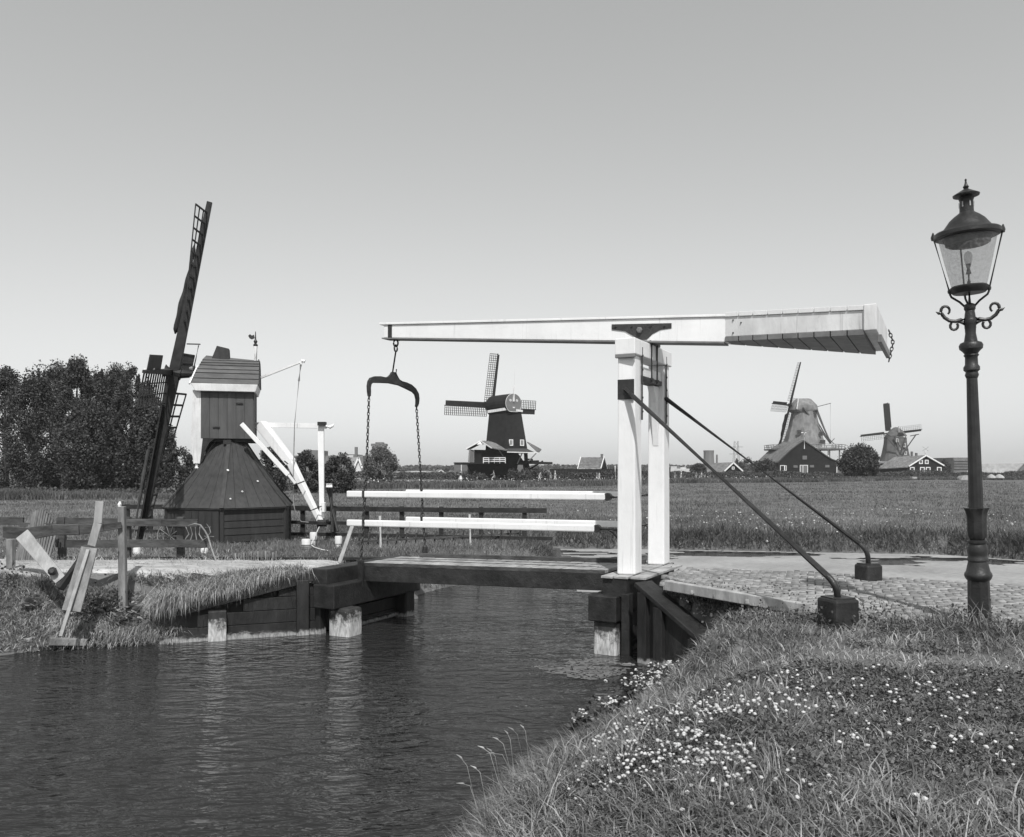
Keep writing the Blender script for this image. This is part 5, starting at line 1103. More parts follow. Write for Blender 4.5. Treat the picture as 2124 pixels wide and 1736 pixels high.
m = MB(); m.beam(sh_(941, 960, 2), sh_(977, 960, 2), 4.3, 0.2); m.build('roof', M['farmill'], st_)
# cooling tower (waisted), its stack, pale tanks
ct_ = Far(520.0); P = ct_.p; m = MB(); m.lathe([(13 / F * 520, 0), (11.6 / F * 520, 5), (10.7 / F * 520, 9), (10.5 / F * 520, 11.5), (11.0 / F * 520, 13.9)], V((P(1474, 980).x, 525, CZ - 2.2)), 28); m.top('cooling_tower', gmat('cooling_tower_boards', 0.14, 0.19, 0.4, 0.9, 0, None, (3, 3, 0.1)), 'dark waisted cooling tower on the horizon behind the brace rods', 'cooling tower')
block('factory_chimney', 'thin chimney close beside the cooling tower', 'chimney', 500, [(1486, 1489, 943, 985)], 'facgrey', 1.2)
block('tank_works', 'pale works of tanks and flat roofs right of the white posts', 'factory', 430, [(1388, 1440, 972, 992), (1392, 1404, 967, 973), (1412, 1424, 969, 973)], 'faclight', 16, None, [('door', 1398, 1402, 978, 988, 'facgrey'), ('door', 1408, 1412, 978, 988, 'facgrey')])
block('office_building', 'striped concrete building left of the lamp post on the horizon', 'building', 380, [(1977.5, 2014, 949, 985)], 'facgrey', 20, None, [('window_band', 1978, 2014, 953 + 5.5 * k, 956 + 5.5 * k, 'tile') for k in range(4)])
house('hall', 'long pale roofed hall at the far right edge', Far(360.0), (2122, 962), (2105, 980), (2150, 980), 988, (2042, 963.5), None, 'facgrey', 'tilelight', 'tilelight', 6, 'hall')
py = thing('pylon', (PD(1527, 975, 700).x, 700, 0.5), 'faint steel lattice pylon rising between the brace rods', 'pylon'); m = MB(); b_ = PD(1527, 978, 700)
for sx in (-1, 1):
    for sy in (-1, 1): m.beam(b_ + V((sx * 2.6, sy * 2.6, 0)), b_ + V((sx * 1.4, sy * 1.4, 26)), 0.25, 0.25, (0, 1, 0))
for k in range(6):
    z0_ = 4.3 * k; w0_ = 2.6 - 0.2 * k; m.beam(b_ + V((-w0_, -w0_, z0_)), b_ + V((w0_, -w0_, z0_ + 4.3)), 0.15, 0.15, (0, 1, 0)); m.beam(b_ + V((w0_, -w0_, z0_)), b_ + V((-w0_, -w0_, z0_ + 4.3)), 0.15, 0.15, (0, 1, 0))
m.build('lattice_mast', M['facgrey'], py)
for z_ in (15, 21): m = MB(); m.beam(b_ + V((-6, 0, z_)), b_ + V((6, 0, z_)), 0.4, 0.3); m.build('cross_arm', M['facgrey'], py)

# ------------------------------------------------------------------ trees and bushes
def leaves(cent, size, rgn, flat=0.0, upv=0.35):
    """folded leaf faces at the given centres"""
    n = len(cent); d = rgn.normal(size=(n, 3)); d[:, 2] = d[:, 2] * (1 - flat) + upv; d /= np.linalg.norm(d, axis=1)[:, None]
    r_ = rgn.normal(size=(n, 3)); s_ = np.cross(d, r_); s_ /= np.linalg.norm(s_, axis=1)[:, None] + 1e-9; t_ = np.cross(d, s_)
    sz = (size * rgn.uniform(0.6, 1.35, n))[:, None]
    v0 = cent - s_ * sz * 0.5; v2 = cent + s_ * sz * 0.5; v1 = cent + t_ * sz * 0.36 + d * sz * 0.12; v3 = cent - t_ * sz * 0.36 + d * sz * 0.12
    return np.stack((v0, v1, v2, v3), 1).reshape(-1, 3)
def ball(rgn, a, b):
    v = rgn.normal(size=(a, b, 3)); v /= np.linalg.norm(v, axis=2)[:, :, None]; return v * (rgn.random((a, b, 1)) ** 0.55)
def crown_pts(rgn, c, rx_, ry_, rz_, clumps, per, tight, pointed=0.0, lean=0.0):
    th_ = rgn.uniform(0, 2 * np.pi, clumps); u_ = rgn.uniform(-1, 1, clumps); rad = rgn.uniform(0.45, 1.0, clumps) ** 0.5
    hz_ = u_; wv = np.sqrt(np.clip(1 - hz_ ** 2, 0, 1)); wv = np.where(hz_ > 0, wv * (1 - pointed * hz_), np.maximum(wv, 0.55 * (1 + hz_) + 0.25))
    cc = np.stack((c[0] + np.cos(th_) * wv * rad * rx_, c[1] + np.sin(th_) * wv * rad * ry_, c[2] + hz_ * rz_ * np.where(hz_ > 0, rad ** 0.3, 1)), 1)
    sp = tight * rgn.uniform(0.6, 1.4, clumps)
    p = cc[:, None, :] + ball(rgn, clumps, per) * 1.75 * sp[:, None, None] * np.array([1, 1, 1.15 + pointed])[None, None, :]
    return p.reshape(-1, 3)
def tree(name, label, x, d, ytop, ybase, wpx, seed, mat='leafd', leaf=0.2, clumps=150, per=70, pointed=0.35, group=None, cat='tree', low=0.12, spires=3, g=None):
    rgn = np.random.default_rng(seed); base = PD(x, ybase, d); z0 = g if g is not None else 0.45; top = PD(x, ytop, d).z; base.z = z0; H = top - z0; rx_ = wpx / F * d / 2
    root = thing(name, base, label, cat, group); zc_ = z0 + H * (low + (1 - low) * 0.46); rz_ = H * (1 - low) * 0.54
    pts = crown_pts(rgn, (base.x, base.y, zc_), rx_, rx_ * 0.9, rz_, clumps, per, rx_ * 0.145, pointed)
    for k in range(spires):                      # upward leading shoots that break the outline
        a_ = rgn.uniform(0, 6.28); r_ = rx_ * rgn.uniform(0.05, 0.7); h_ = H * rgn.uniform(0.10, 0.24); b_ = np.array([base.x + math.cos(a_) * r_, base.y + math.sin(a_) * r_, zc_ + rz_ * (0.93 - 0.45 * r_ / rx_)])
        t_ = rgn.uniform(0, 1, per * 4) ** 1.3; q_ = b_ + np.stack((rgn.uniform(-1.6, 1.6, t_.size) * rx_ * 0.10 * (1.08 - t_), rgn.uniform(-1.6, 1.6, t_.size) * rx_ * 0.10 * (1.08 - t_), (t_ - 0.7) * h_ * 1.6), 1); pts = np.concatenate((pts, q_))
    pts = pts[pts[:, 2] > z0 + 0.1]
    v = leaves(pts, leaf, rgn) - np.array(base)[None]; n = len(pts); np_mesh('crown', v, np.full(n, 4), np.arange(4 * n), M[mat], root)
    m = MB(); tr_ = max(0.06, H * 0.022); pts_ = [base + V((0, 0, -0.3)), base + V((rx_ * .04, 0, H * 0.25)), base + V((-rx_ * .05, 0, H * 0.5)), base + V((0, 0, H * 0.8))]; m.tube(pts_, [tr_ * 1.3, tr_, tr_ * 0.7, tr_ * 0.2], 8)
    for k in range(7):
        a_ = 2.4 * k + seed; s0 = base + V((0, 0, H * (0.2 + 0.07 * k))); m.tube([s0, s0 + V((math.cos(a_) * rx_ * .35, math.sin(a_) * rx_ * .35, H * .1)), s0 + V((math.cos(a_) * rx_ * .62, math.sin(a_) * rx_ * .62, H * .24))], [tr_ * .5, tr_ * .3, tr_ * .1], 6)
    m.build('trunk', M['bark'], root); return root
LT = [('leftmost tall tree at the edge of the dark tree row', 12, 772, 120, 88), ('dense tree second from the left edge in the dark row', 70, 766, 110, 82), ('broad tree with level top in the left part of the row', 118, 758, 105, 90),
      ('tallest pointed tree in the middle of the dark tree row', 160, 744, 95, 80), ('rounded tree right of the tallest tree in the row', 205, 772, 100, 84), ('spiky topped tree in front of the gap in the row', 240, 766, 100, 92),
      ('pointed tree left of the small mill sails', 275, 764, 95, 82), ('slim tree nearest the small mill sails at the row end', 306, 800, 78, 78), ('low leafy tree filling the right end of the row', 325, 850, 70, 74), ('dark tree half hidden low in the row centre', 185, 840, 120, 74)]
for i, (lb, x_, yt, w_, d_) in enumerate(LT):
    tree('tree', 'dark ' + lb if not lb.startswith('dark') else lb, x_, d_, yt, 1012, w_, 40 + i, 'leafd', 0.20, 125, 150, 0.30, 'trees in the dark row on the left', low=0.06, spires=5)
tree('bush', 'round dark bush between the small mill body and its sails', 373, 62, 935, 1015, 75, 71, 'leafd', 0.16, 90, 70, 0.05, None, 'bush', 0.0, 3)
for i, (lb, x_, w_, yt, d_) in enumerate((('dark bush just right of the small mill roof', 562, 66, 934, 66), ('dark rounded bush in front of the factory, left of the white tail post', 634, 58, 937, 70), ('dark bush right of the white tail post in front of the factory', 704, 66, 946, 70))):
    tree('bush', lb, x_, d_, yt, 996, w_, 80 + i, 'leafd', 0.17, 110, 70, 0.05, 'dark bushes before the factory', 'bush', 0.0, 4)
tree('tree', 'pale windswept round tree below the silo tower, behind the hanging chains', 788, 120, 930, 988, 68, 90, 'leafl', 0.26, 120, 75, 0.05, None, 'tree', 0.0, 3, 0.6)
tree('bush', 'big round dark bush between the barn and the farthest mill', 1782, 165, 927, 988, 76, 91, 'leafd', 0.36, 200, 80, 0.0, None, 'bush', 0.0, 4, 0.6)
tree('bush', 'dark bush left of the black barn on the right', 1588, 185, 955, 990, 44, 92, 'leafm', 0.32, 60, 60, 0.1, None, 'bush', 0.0, 3, 0.6)
tree('tree', 'small dark tree left of the cooling tower', 1448, 180, 962, 990, 34, 93, 'leafm', 0.3, 60, 60, 0.1, None, 'tree', 0.0, 3, 0.6)
for i, (lb, x_, w_, yt, d_) in enumerate((('rounded bush at the right foot of the black sawmill', 1078, 52, 974, 146), ('dark bush behind the walkers and the white boat', 1118, 46, 977, 153), ('low bush under the left end of the black sawmill', 985, 50, 984, 143))):
    tree('bush', lb, x_, d_, yt, 992, w_, 120 + i, 'leafm', 0.26, 60, 60, 0.0, 'bushes by the black sawmill', 'bush', 0.0, 2, 0.45)
for i, (lb, x_, w_, yt) in enumerate((('small tree just right of the low house gable roof', 1530, 22, 954), ('round tree behind the upper brace rod', 1552, 34, 953), ('slim poplar between brace rod and barn', 1569, 9, 956))):
    tree('tree', lb, x_, 330, yt, 988, w_, 100 + i, 'leafm', 0.5, 45, 45, 0.2, None, 'tree', 0.0, 1, 0.6)
tree('tree', 'little round tree right of the house before the farthest mill', 1960, 300, 956, 985, 26, 104, 'leafm', 0.5, 50, 50, 0.1, None, 'tree', 0.0, 2, 0.6)
for i, (lb, x_, w_, yt) in enumerate((('small pointed firs on the horizon above the grey low house', 908, 12, 972), ('little fir pair on the horizon left of the sawmill', 926, 10, 971), ('low tree on the horizon beside the pale tree', 835, 20, 975))):
    tree('tree', lb, x_, 500, yt, 988, w_, 110 + i, 'leafm', 0.7, 30, 40, 0.4, None, 'tree', 0.0, 1, 0.6)
# far-off woods along the horizon, one mass
rgn = np.random.default_rng(5); n = 26000; xx = rgn.uniform(-900, 900, n); hh_ = np.maximum(0.5, fbm(xx, xx * 0, 0.02, 3) * 8.5) ; 
cent = np.stack((xx, 820 + rgn.uniform(0, 30, n), 0.6 + rgn.uniform(0, 1, n) * hh_), 1); v = leaves(cent, 3.2, rgn)
stuff(np_mesh('distant_wood', v, np.full(n, 4), np.arange(4 * n), M['leafm']))

# ------------------------------------------------------------------ fences and loose timber on the left bank
GD = 3.0 * 1.006 ** np.arange(0, 640)
def ground_pt(x, y):                              # where the sight line through a print pixel meets the ground
    X_ = (x - CX) / F * GD; Z_ = CZ - (y - HY) / F * GD; k = int(np.argmax(Z_ <= gheight(X_, GD))); d_ = float(GD[k] if k else 60.0); return PD(x, y, d_)
def wob(a_, b_, n=5, amp=0.01, r_=rnd):
    a_, b_ = V(a_), V(b_); return [a_.lerp(b_, i / n) + (V((0, r_.uniform(-amp, amp), r_.uniform(-amp, amp))) if 0 < i < n else V((0, 0, 0))) for i in range(n + 1)]
def board(pts, w, h, m=None, up_=(0, 0, 1)):
    m = m or MB()
    for i in range(len(pts) - 1): m.beam(pts[i], pts[i + 1] , w, h, up_)
    return m
# back rail fence along the far side of the path
fb = thing('rail_fence', V((-6.5, 14.8, 0.85)), 'dark two-rail wooden fence across the path in front of the small mill', 'fence')
F0, F1 = PD(118, 1081, 14.9), PD(410, 1085, 14.7)
m = board(wob(F0, F1, 4, 0.008), 0.045, 0.13); m.build('rail', M['darkwood'], fb, 0.006)
m = board(wob(PD(116, 1127, 14.92), PD(428, 1128, 14.7), 4, 0.008), 0.045, 0.14); m.build('rail', M['darkwood'], fb, 0.006)
m = board(wob(PD(200, 1160, 14.95), PD(437, 1166, 14.75), 3, 0.008), 0.045, 0.10); m.build('rail', M['darkwood'], fb, 0.006)
for x_ in (129, 264, 375): m = MB(); m.beam(PD(x_, 1176, 14.88), PD(x_, 1072, 14.88), 0.12, 0.10, (0, 1, 0)); m.build('post', M['darkwood'], fb, 0.008)
fl = thing('rail_fence', V((-9.6, 15.0, 0.9)), 'short dark rail running out of the picture left of the arched slat gate', 'fence')
m = board([PD(-20, 1080, 15.0), PD(49, 1081, 15.0)], 0.05, 0.14); m.build('rail', M['darkwood'], fl, 0.006)
m = MB(); m.beam(PD(22, 1190, 13.2), PD(23, 1118, 13.2), 0.10, 0.10, (0, 1, 0)); m.build('post', M['oldwood'], fl, 0.006)
m = MB(); m.beam(PD(-14, 1180, 15.0), PD(-14, 1070, 15.0), 0.12, 0.10, (0, 1, 0)); m.build('post', M['darkwood'], fl)
# old rough rail nearer the water with its tall grey post
fr_ = thing('rough_rail', V((-6.8, 12.2, 0.5)), 'rough split dark rail nailed to a tall grey post nearest the water', 'fence')
m = MB(); pts = [PD(8, 1103, 12.6), PD(60, 1107, 12.5), PD(110, 1099, 12.4), PD(165, 1098, 12.3), PD(215, 1094, 12.45), PD(252, 1089, 12.58)]; hs_ = [0.17, 0.19, 0.17, 0.16, 0.12, 0.10]
for i in range(5): m.beam(pts[i], pts[i + 1], 0.05, hs_[i], (0, 0, 1), 0.05, hs_[i + 1])
m.build('rail', M['darkwood'], fr_, 0.01)
m = MB(); gp_ = PD(256, 1271, 12.65); m.beam(V((gp_.x, 12.65, gz(gp_.x, 12.65) - 0.2)), PD(253, 1050, 12.65), 0.115, 0.10, (0, 1, 0), 0.10, 0.09); m.build('post', M['oldwood'], fr_, 0.012)
m = MB(); m.tube([PD(249, 1052, 12.65), PD(248, 1046, 12.65), PD(249, 1040, 12.65)], [0.035, 0.03, 0.012], 8); m.build('insulator', M['white'], fr_)
# arched slat gate leaning against the fence
gt = thing('arched_gate', V((PD(72, 1172, 14.4).x, 14.4, 0.93)), 'grey arched slatted gate leaning at the left edge of the path', 'gate')
n = 15
for k in range(n):
    t = (k + 0.5) / n; xt = 50 + 70 * t; yt = 1057 + 45 * abs(2 * t - 0.95) ** 2.2; xb = xt - 21 - 4 * (1 - t); m = MB()
    m.beam(PD(xb, 1177, 14.3), PD(xt, yt, 14.5), 0.034, 0.03, (0, 1, 0)); m.build('slat', M['midwood'], gt)
for y_, xa, xb in ((1088, 46, 119), (1150, 31, 104)): m = MB(); m.beam(PD(xa, y_, 14.46), PD(xb, y_ + 2, 14.46), 0.03, 0.07); m.build('cross_bar', M['darkwood'], gt)
# loose boards and props
m = board([PD(207, 1040, 12.0), PD(203, 1085, 12.0), PD(190, 1132, 12.0)], 0.03, 0.115, None, (1, 0.1, 0)); m.top('leaning_board', M['palewood'], 'pale upright board leaning against the rough rail, left of the grey post', 'board', None, 0.006)
m = MB(); m.beam(PD(186, 1136, 11.9), PD(148, 1268, 11.55), 0.22, 0.04, (0.2, -1, 0.1), 0.25, 0.04); m.top('leaning_board', M['oldwood'], 'wide grey weathered plank leaning below the pale upright board', 'board', None, 0.006)
m = MB(); m.beam(PD(183, 1140, 11.85), PD(126, 1320, 11.35), 0.05, 0.03, (0, -1, 0)); m.top('long_stick', M['palewood'], 'thin pale batten slanting down to the waterside plank', 'batten', None, 0.004)
m = MB(); m.beam(PD(46, 1108, 12.1), PD(126, 1203, 11.9), 0.20, 0.045, (0.2, -1, 0.2), 0.16, 0.04); bp_ = m.top('slanting_board', M['palewood'], 'broad pale board slanting from the rough rail down to the grass, far left', 'board', None, 0.008)
m = MB(); m.lathe([(0.06, -0.02), (0.065, 0.01), (0.03, 0.04)], PD(109, 1185, 11.85), 9, (0.2, -1, 0.3)); o = m.build('iron_boss', M['iron'], bp_)
for q_ in o.data.vertices: q_.co -= bp_.location
o.parent = None; o.parent = bp_
for q_ in o.data.vertices: q_.co += bp_.location
m = MB(); m.beam(PD(182, 1142, 12.15), PD(124, 1222, 11.8), 0.09, 0.09); m.top('dark_prop', M['tar'], 'black squared prop slanting behind the grey weathered plank', 'prop', None, 0.01)
m = MB(); m.beam(PD(103, 1328, 11.75), PD(177, 1329, 12.0), 0.30, 0.10); m.top('waterside_plank', M['oldwood'], 'grey plank lying level at the water edge, left', 'plank', None, 0.008)
m = MB(); m.beam(PD(52, 1328, 11.7), PD(122, 1307, 12.3), 0.12, 0.05); m.top('waterside_plank', M['palewood'], 'pale plank sloping into the grass left of the level waterside plank', 'plank', None, 0.008)
m = MB(); m.beam(PD(731, 1090, 14.6), PD(704, 1168, 14.3), 0.065, 0.04, (0, -1, 0)); m.top('leaning_board', M['palewood'], 'pale narrow board leaning beside the left abutment under the bridge rail', 'board', None, 0.004)
# fence across the meadow behind the mill
ff = thing('rail_fence', V((-4.5, 25, 0.5)), 'long black rail fence crossing behind the small mill and the bridge rails', 'fence')
def ft(x): return 25.5 + (x - 255) / (1134 - 255) * (23.2 - 25.5)
for ya, yb, w_, xe in ((1051, 1059, 0.14, 1134), (1077.5, 1091, 0.10, 1100), (1101, 1117, 0.10, 1146)):
    m = board(wob(PD(250, ya, ft(250)), PD(xe, yb, ft(xe)), 10, 0.01), 0.05, w_); m.build('rail', M['tar'], ff, 0.005)
for x_ in (262, 310, 627, 691, 760, 833, 915, 998, 1088): d_ = ft(x_); p = PD(x_, 1050, d_); zt_ = PD(x_, 1047 + (x_ - 250) / 884 * 7, d_).z; m = MB(); m.beam(V((p.x, d_ + .06, gz(p.x, d_) - .2)), V((p.x, d_ + .06, zt_ + 0.02)), 0.13, 0.10, (0, 1, 0)); m.build('post', M['tar'], ff)
# row of leaning stakes below it
st_ = thing('stake_fence', V((-3.2, 21.5, 0.55)), 'low row of leaning dark stakes beyond the far end of the bridge deck', 'fence')
for k in range(18):
    x_ = 742 + k * 19.6; t = k / 17; d_ = 20.5 + 3.2 * t; p = PD(x_, 1120 - 13 * t, d_); m = MB(); z0_ = gz(p.x, p.y); m.tube([V((p.x, p.y, z0_ - .1)), V((p.x + 0.06, p.y, z0_ + 0.33 + rnd.random() * .06))], 0.035, 6); m.build('stake', M['darkwood'], st_)
m = MB(); m.beam(PD(738, 1124, 20.4), PD(1080, 1106, 23.9), 0.04, 0.05); m.build('rail', M['darkwood'], st_)
# palisade and revetment boards at the mill yard
pl = thing('palisade', V((PD(528, 1170, 15.7).x, 15.7, 0.75)), 'small palisade of thin grey sticks below the small mill', 'fence')
for k in range(17):
    x_ = 489 + k * 4.7 + rnd.uniform(-1, 1); p = PD(x_, 1172, 15.6); m = MB(); m.tube([V((p.x, 15.65 + .01 * k, 0.55)), V((p.x + rnd.uniform(-.02, .02), 15.65 + .01 * k, PD(x_, 1146 + rnd.uniform(-3, 3), 15.65).z))], 0.012 + rnd.random() * .006, 6); m.build('stick', M['oldwood' if k % 3 else 'palewood'], pl)
rv = thing('revetment', V((-4, 16.0, 0.6)), 'low dark plank revetment holding the mill yard behind the path', 'revetment')
m = MB()
for k in range(26):
    x_ = -8.6 + 0.24 * k; m.beam(V((x_, 15.93 + rnd.uniform(-.01, .01), 0.3)), V((x_, 15.93, 0.84 + rnd.uniform(-.01, .01))), 0.235, 0.04, (0, 1, 0))
m.build('planks', M['darkwood'], rv)
m = board(wob(V((-8.8, 15.9, 0.87)), V((-2.3, 15.9, 0.86)), 6, 0.008), 0.10, 0.05); m.build('coping', M['tar'], rv)
# white-topped bollards in the yard
bl = [(635, 1143, 18.6, 0.30, 'white roped bollard in the grass right of the small mill base'), (650, 1117, 20.5, 0.17, 'white bollard behind the roped bollard'), (702, 1122, 20.0, 0.14, 'small white bollard left of the pale leaning board'),
      (284, 1153, 17.5, 0.18, 'white topped bollard under the rail fence left of the small mill'), (424, 1150, 17.8, 0.17, 'white topped bollard at the left corner of the mill base')]
for x_, yb, d_, h_, lb in bl:
    p = PD(x_, yb, d_); z0_ = gz(p.x, d_); yt = {635: 1118, 650: 1104, 702: 1112, 284: 1136, 424: 1137}[x_]; zt_ = PD(x_, yt, d_).z; r_ = (9.5 if x_ == 635 else 7.5) / F * d_ * 1.0
    rt = thing('bollard', V((p.x, d_, z0_)), lb, 'bollard', 'white bollards round the small mill'); m = MB(); m.lathe([(r_ * .55, z0_ - .1), (r_ * .75, zt_ - .19), (r_ * .95, zt_ - .18), (r_, zt_ - .02), (r_ * .9, zt_)], V((p.x, d_, 0)), 14); m.build('post', M['white2'], rt, 0, True)
    if x_ == 635:
        for zz in (.13, .165, .2): m = MB(); m.tube([V((p.x + math.cos(q) * r_ * 1.05, d_ + math.sin(q) * r_ * 1.05, zt_ - zz)) for q in [math.pi * j / 8 for j in range(17)]], 0.014, 6); m.build('rope', M['oldwood'], rt)
m = MB(); m.tube([PD(662, 1093, 21.8), PD(645, 1130, 19), PD(652, 1135, 18.8), PD(668, 1140, 18.4), PD(680, 1142, 18.3)], 0.012, 6); m.top('rope', M['clothw'], 'slack rope from the winch foot past the roped bollard', 'rope')
# thin white stakes
for x_, y0_, y1_, lb in ((790, 1141, 1070, 'thin white stake behind the left part of the lower rails'), (976, 1120, 1067, 'thin white stake behind the middle of the lower rails')):
    d_ = 19.5 if x_ < 900 else 21; p = PD(x_, y0_, d_); m = MB(); m.tube([V((p.x, d_, gz(p.x, d_) - .05)), PD(x_ - 2, y1_, d_)], 0.03, 6); m.top('stake', M['white2'], lb, 'stake', 'thin white stakes')
# two crossed dark poles with white tips
for (xa, ya, xb, yb, lb) in ((680, 1004, 700, 1102, 'dark pole with white tip leaning right on the fence by the white tail post'), (686, 1004, 690, 1104, 'dark pole with white tip standing against the fence by the white tail post')):
    rt = thing('pole', PD(xb, yb, 23.6), lb, 'pole', 'dark poles with white tips'); m = MB(); m.tube([PD(xb, yb, 23.6), PD(xa, ya + 6, 24.1)], 0.045, 8); m.build('shaft', M['tar'], rt); m = MB(); m.tube([PD(xa, ya + 7, 24.08), PD(xa - .5, ya - 1, 24.1)], 0.05, 8); m.build('tip', M['white'], rt)
# dead branch and hay rake by the fence end
m = MB(); m.tube([PD(390, 1090, 14.5), PD(404, 1086, 14.5), PD(416, 1089, 14.5), PD(425, 1101, 14.4), PD(431, 1112, 14.4), PD(438, 1135, 14.3), PD(452, 1176, 14.2)], [.008, .012, .014, .014, .015, .013, .010], 6)
m.tube([PD(431, 1112, 14.4), PD(437, 1104, 14.4), PD(434, 1094, 14.4), PD(428, 1086, 14.4)], [.01, .01, .008, .003], 5); m.tube([PD(424, 1112, 14.4), PD(444, 1113, 14.4)], .006, 5); m.tube([PD(425, 1094, 14.4), PD(437, 1093, 14.4)], .006, 5); m.tube([PD(430, 1114, 14.4), PD(421, 1120, 14.4), PD(412, 1128, 14.5)], [.01, .008, .004], 5)
m.top('dead_branch', M['oldwood'], 'crooked dead branch leaning at the right end of the path fence', 'branch')
rk = thing('hay_rake', V((PD(350, 1115, 17).x, 17.2, 0.7)), 'old spoked wheel and curved tines standing behind the fence beside the mill door', 'farm tool')
c_ = PD(352, 1112, 17.2); m = MB(); m.tube([c_ + V((math.cos(q) * .26, 0, math.sin(q) * .26)) for q in [math.pi * j / 12 for j in range(25)]], .012, 5)
for j in range(5): q = math.pi * j / 5; m.tube([c_ - V((math.cos(q) * .26, 0, math.sin(q) * .26)), c_ + V((math.cos(q) * .26, 0, math.sin(q) * .26))], .008, 5)
m.build('wheel', M['oldwood'], rk)
for j in range(4): m = MB(); x_ = 385 + j * 10; m.tube([PD(x_, 1092, 17), PD(x_ + 7 - 3 * j, 1108, 17), PD(x_ - 8 + 6 * j, 1128, 17), PD(x_ - 6 + 5 * j, 1145, 17)], .012, 5); m.build('tine', M['oldwood'], rk)

# ------------------------------------------------------------------ boat, jetty, gates and crates before the far dike
P = Far(128.0).p
bt = thing('boat', (P(1108, 1008).x, 128, 0.6), 'white upturned flat boat lying on a low wooden landing before the sawmill', 'boat')
m = MB(); m.hexa([P(1081, 1008, 0), P(1138, 1001, 0), P(1140, 1000, 3), P(1083, 1006, 3), P(1084, 1003, .4), P(1136, 996.5, .4), P(1137, 996, 2.4), P(1086, 1002, 2.4)]); m.build('hull', M['white2'], bt, 0.1)
m = MB(); m.beam(P(1086, 1010, -.3), P(1136, 1004, -.3), .2, .25); m.build('keel_board', M['oldwood'], bt)
lg = thing('landing', (P(1115, 1015).x, 127.5, 0.5), 'low landing of grey horizontal boards under the white boat', 'landing')
for k in range(4): m = MB(); m.beam(P(1088, 1012 + 1.7 * k, -.6), P(1138, 1006.5 + 2.2 * k, -.6), .12, .12); m.build('board', M['oldwood'], lg)
for x_ in (1103, 1133): m = MB(); m.beam(P(x_, 1016, -.8), P(x_, 1000, -.8), .2, .2, (0, 1, 0)); m.build('post', M['oldwood'], lg)
m = MB(); m.beam(P(1080, 1015, -.9), P(1096, 997, -.9), .1, .1); m.build('pole', M['c_light'], lg)
g1 = thing('field_gate', (P(1161, 1016).x, 127, 0.5), 'slatted wooden field gate beside the white boat', 'gate', 'field gates at the far meadow edge')
for k in range(6): m = MB(); m.beam(P(1140, 998 + 3 * k, -.8), P(1155, 998 + 3 * k, -.8), .08, .1); m.build('bar', M['oldwood'], g1)
for k in range(5): m = MB(); m.beam(P(1141 + 3.4 * k, 1015, -.85), P(1141 + 3.4 * k, 996, -.85), .08, .1, (0, 1, 0)); m.build('upright', M['oldwood'], g1)
for k in range(5): m = MB(); m.beam(P(1156, 1000 + 3 * k, -.8), P(1176, 998 + 3.4 * k, -.8), .1, .12); m.build('bar', M['oldwood'], g1)
for k in range(4): m = MB(); m.beam(P(1176, 998 + 3 * k, -.8), P(1188, 1004 + 3 * k, -.8), .1, .14); m.build('bar', M['oldwood'], g1)
P = Far(150.0).p
g2 = thing('field_gate', (P(1806, 999).x, 150, 0.5), 'pale wooden field gate with leaning posts under the big round bush', 'gate', 'field gates at the far meadow edge')
for x_, xt in ((1780, 1780), (1788, 1787), (1803, 1804), (1821, 1818)): m = MB(); m.beam(P(x_, 1000.5), P(xt, 989), .22, .22, (0, 1, 0)); m.build('post', M['oldwood'], g2)
for y_ in (992, 996, 999): m = MB(); m.beam(P(1803, y_, -.2), P(1820, y_ - .5, -.2), .1, .14); m.build('bar', M['palewood'], g2)
for y_ in (992, 996): m = MB(); m.beam(P(1780, y_, -.2), P(1803, y_ - .5, -.2), .05, .06); m.build('bar', M['oldwood'], g2)
m = MB(); m.hexa([P(1892, 994), P(1903, 994), P(1903, 994, 1), P(1892, 994, 1), P(1893, 989), P(1902, 989), P(1902, 989, .8), P(1893, 989, .8)]); m.top('trough', M['palewood'], 'small pale trough at the meadow edge left of the lamp post', 'trough')
m = MB(); m.hexa([P(1993, 995), P(2015, 996), P(2015, 996, 2), P(1993, 995, 2), P(1998, 986.5), P(2012, 986), P(2012, 986, 1.5), P(1998, 987, 1.5)]); m.top('hay_cart', M['palewood'], 'pale covered hay stack just left of the lamp post at the meadow edge', 'haystack')
for x_, w_, lb in ((2076, 9, 'left of two pale hay heaps right of the lamp post'), (2093, 10, 'right one of two pale hay heaps right of the lamp post')):
    m = MB(); c_ = P(x_, 992, 3); m.lathe([(w_ * .09, 0), (w_ * .08, .3), (w_ * .045, .55), (w_ * .01, .75)], c_, 10); m.top('hay_heap', M['tilelight'], lb, 'hay heap')
m = MB(); c_ = P(1979, 978.5, -6); m.lathe([(0.9, 0), (.75, .3), (.4, .5), (.02, .6)], c_ + V((0, 0, .0)), 12); pr = m.top('parasol', M['c_white'], 'small white parasol right of the white gabled house', 'parasol')
m = MB(); m.beam(c_ + V((-.5, 0, .1)), c_ + V((-.5, 0, -1.2)), .35, .1, (0, 1, 0)); o = m.build('pole', M['c_white'], pr)

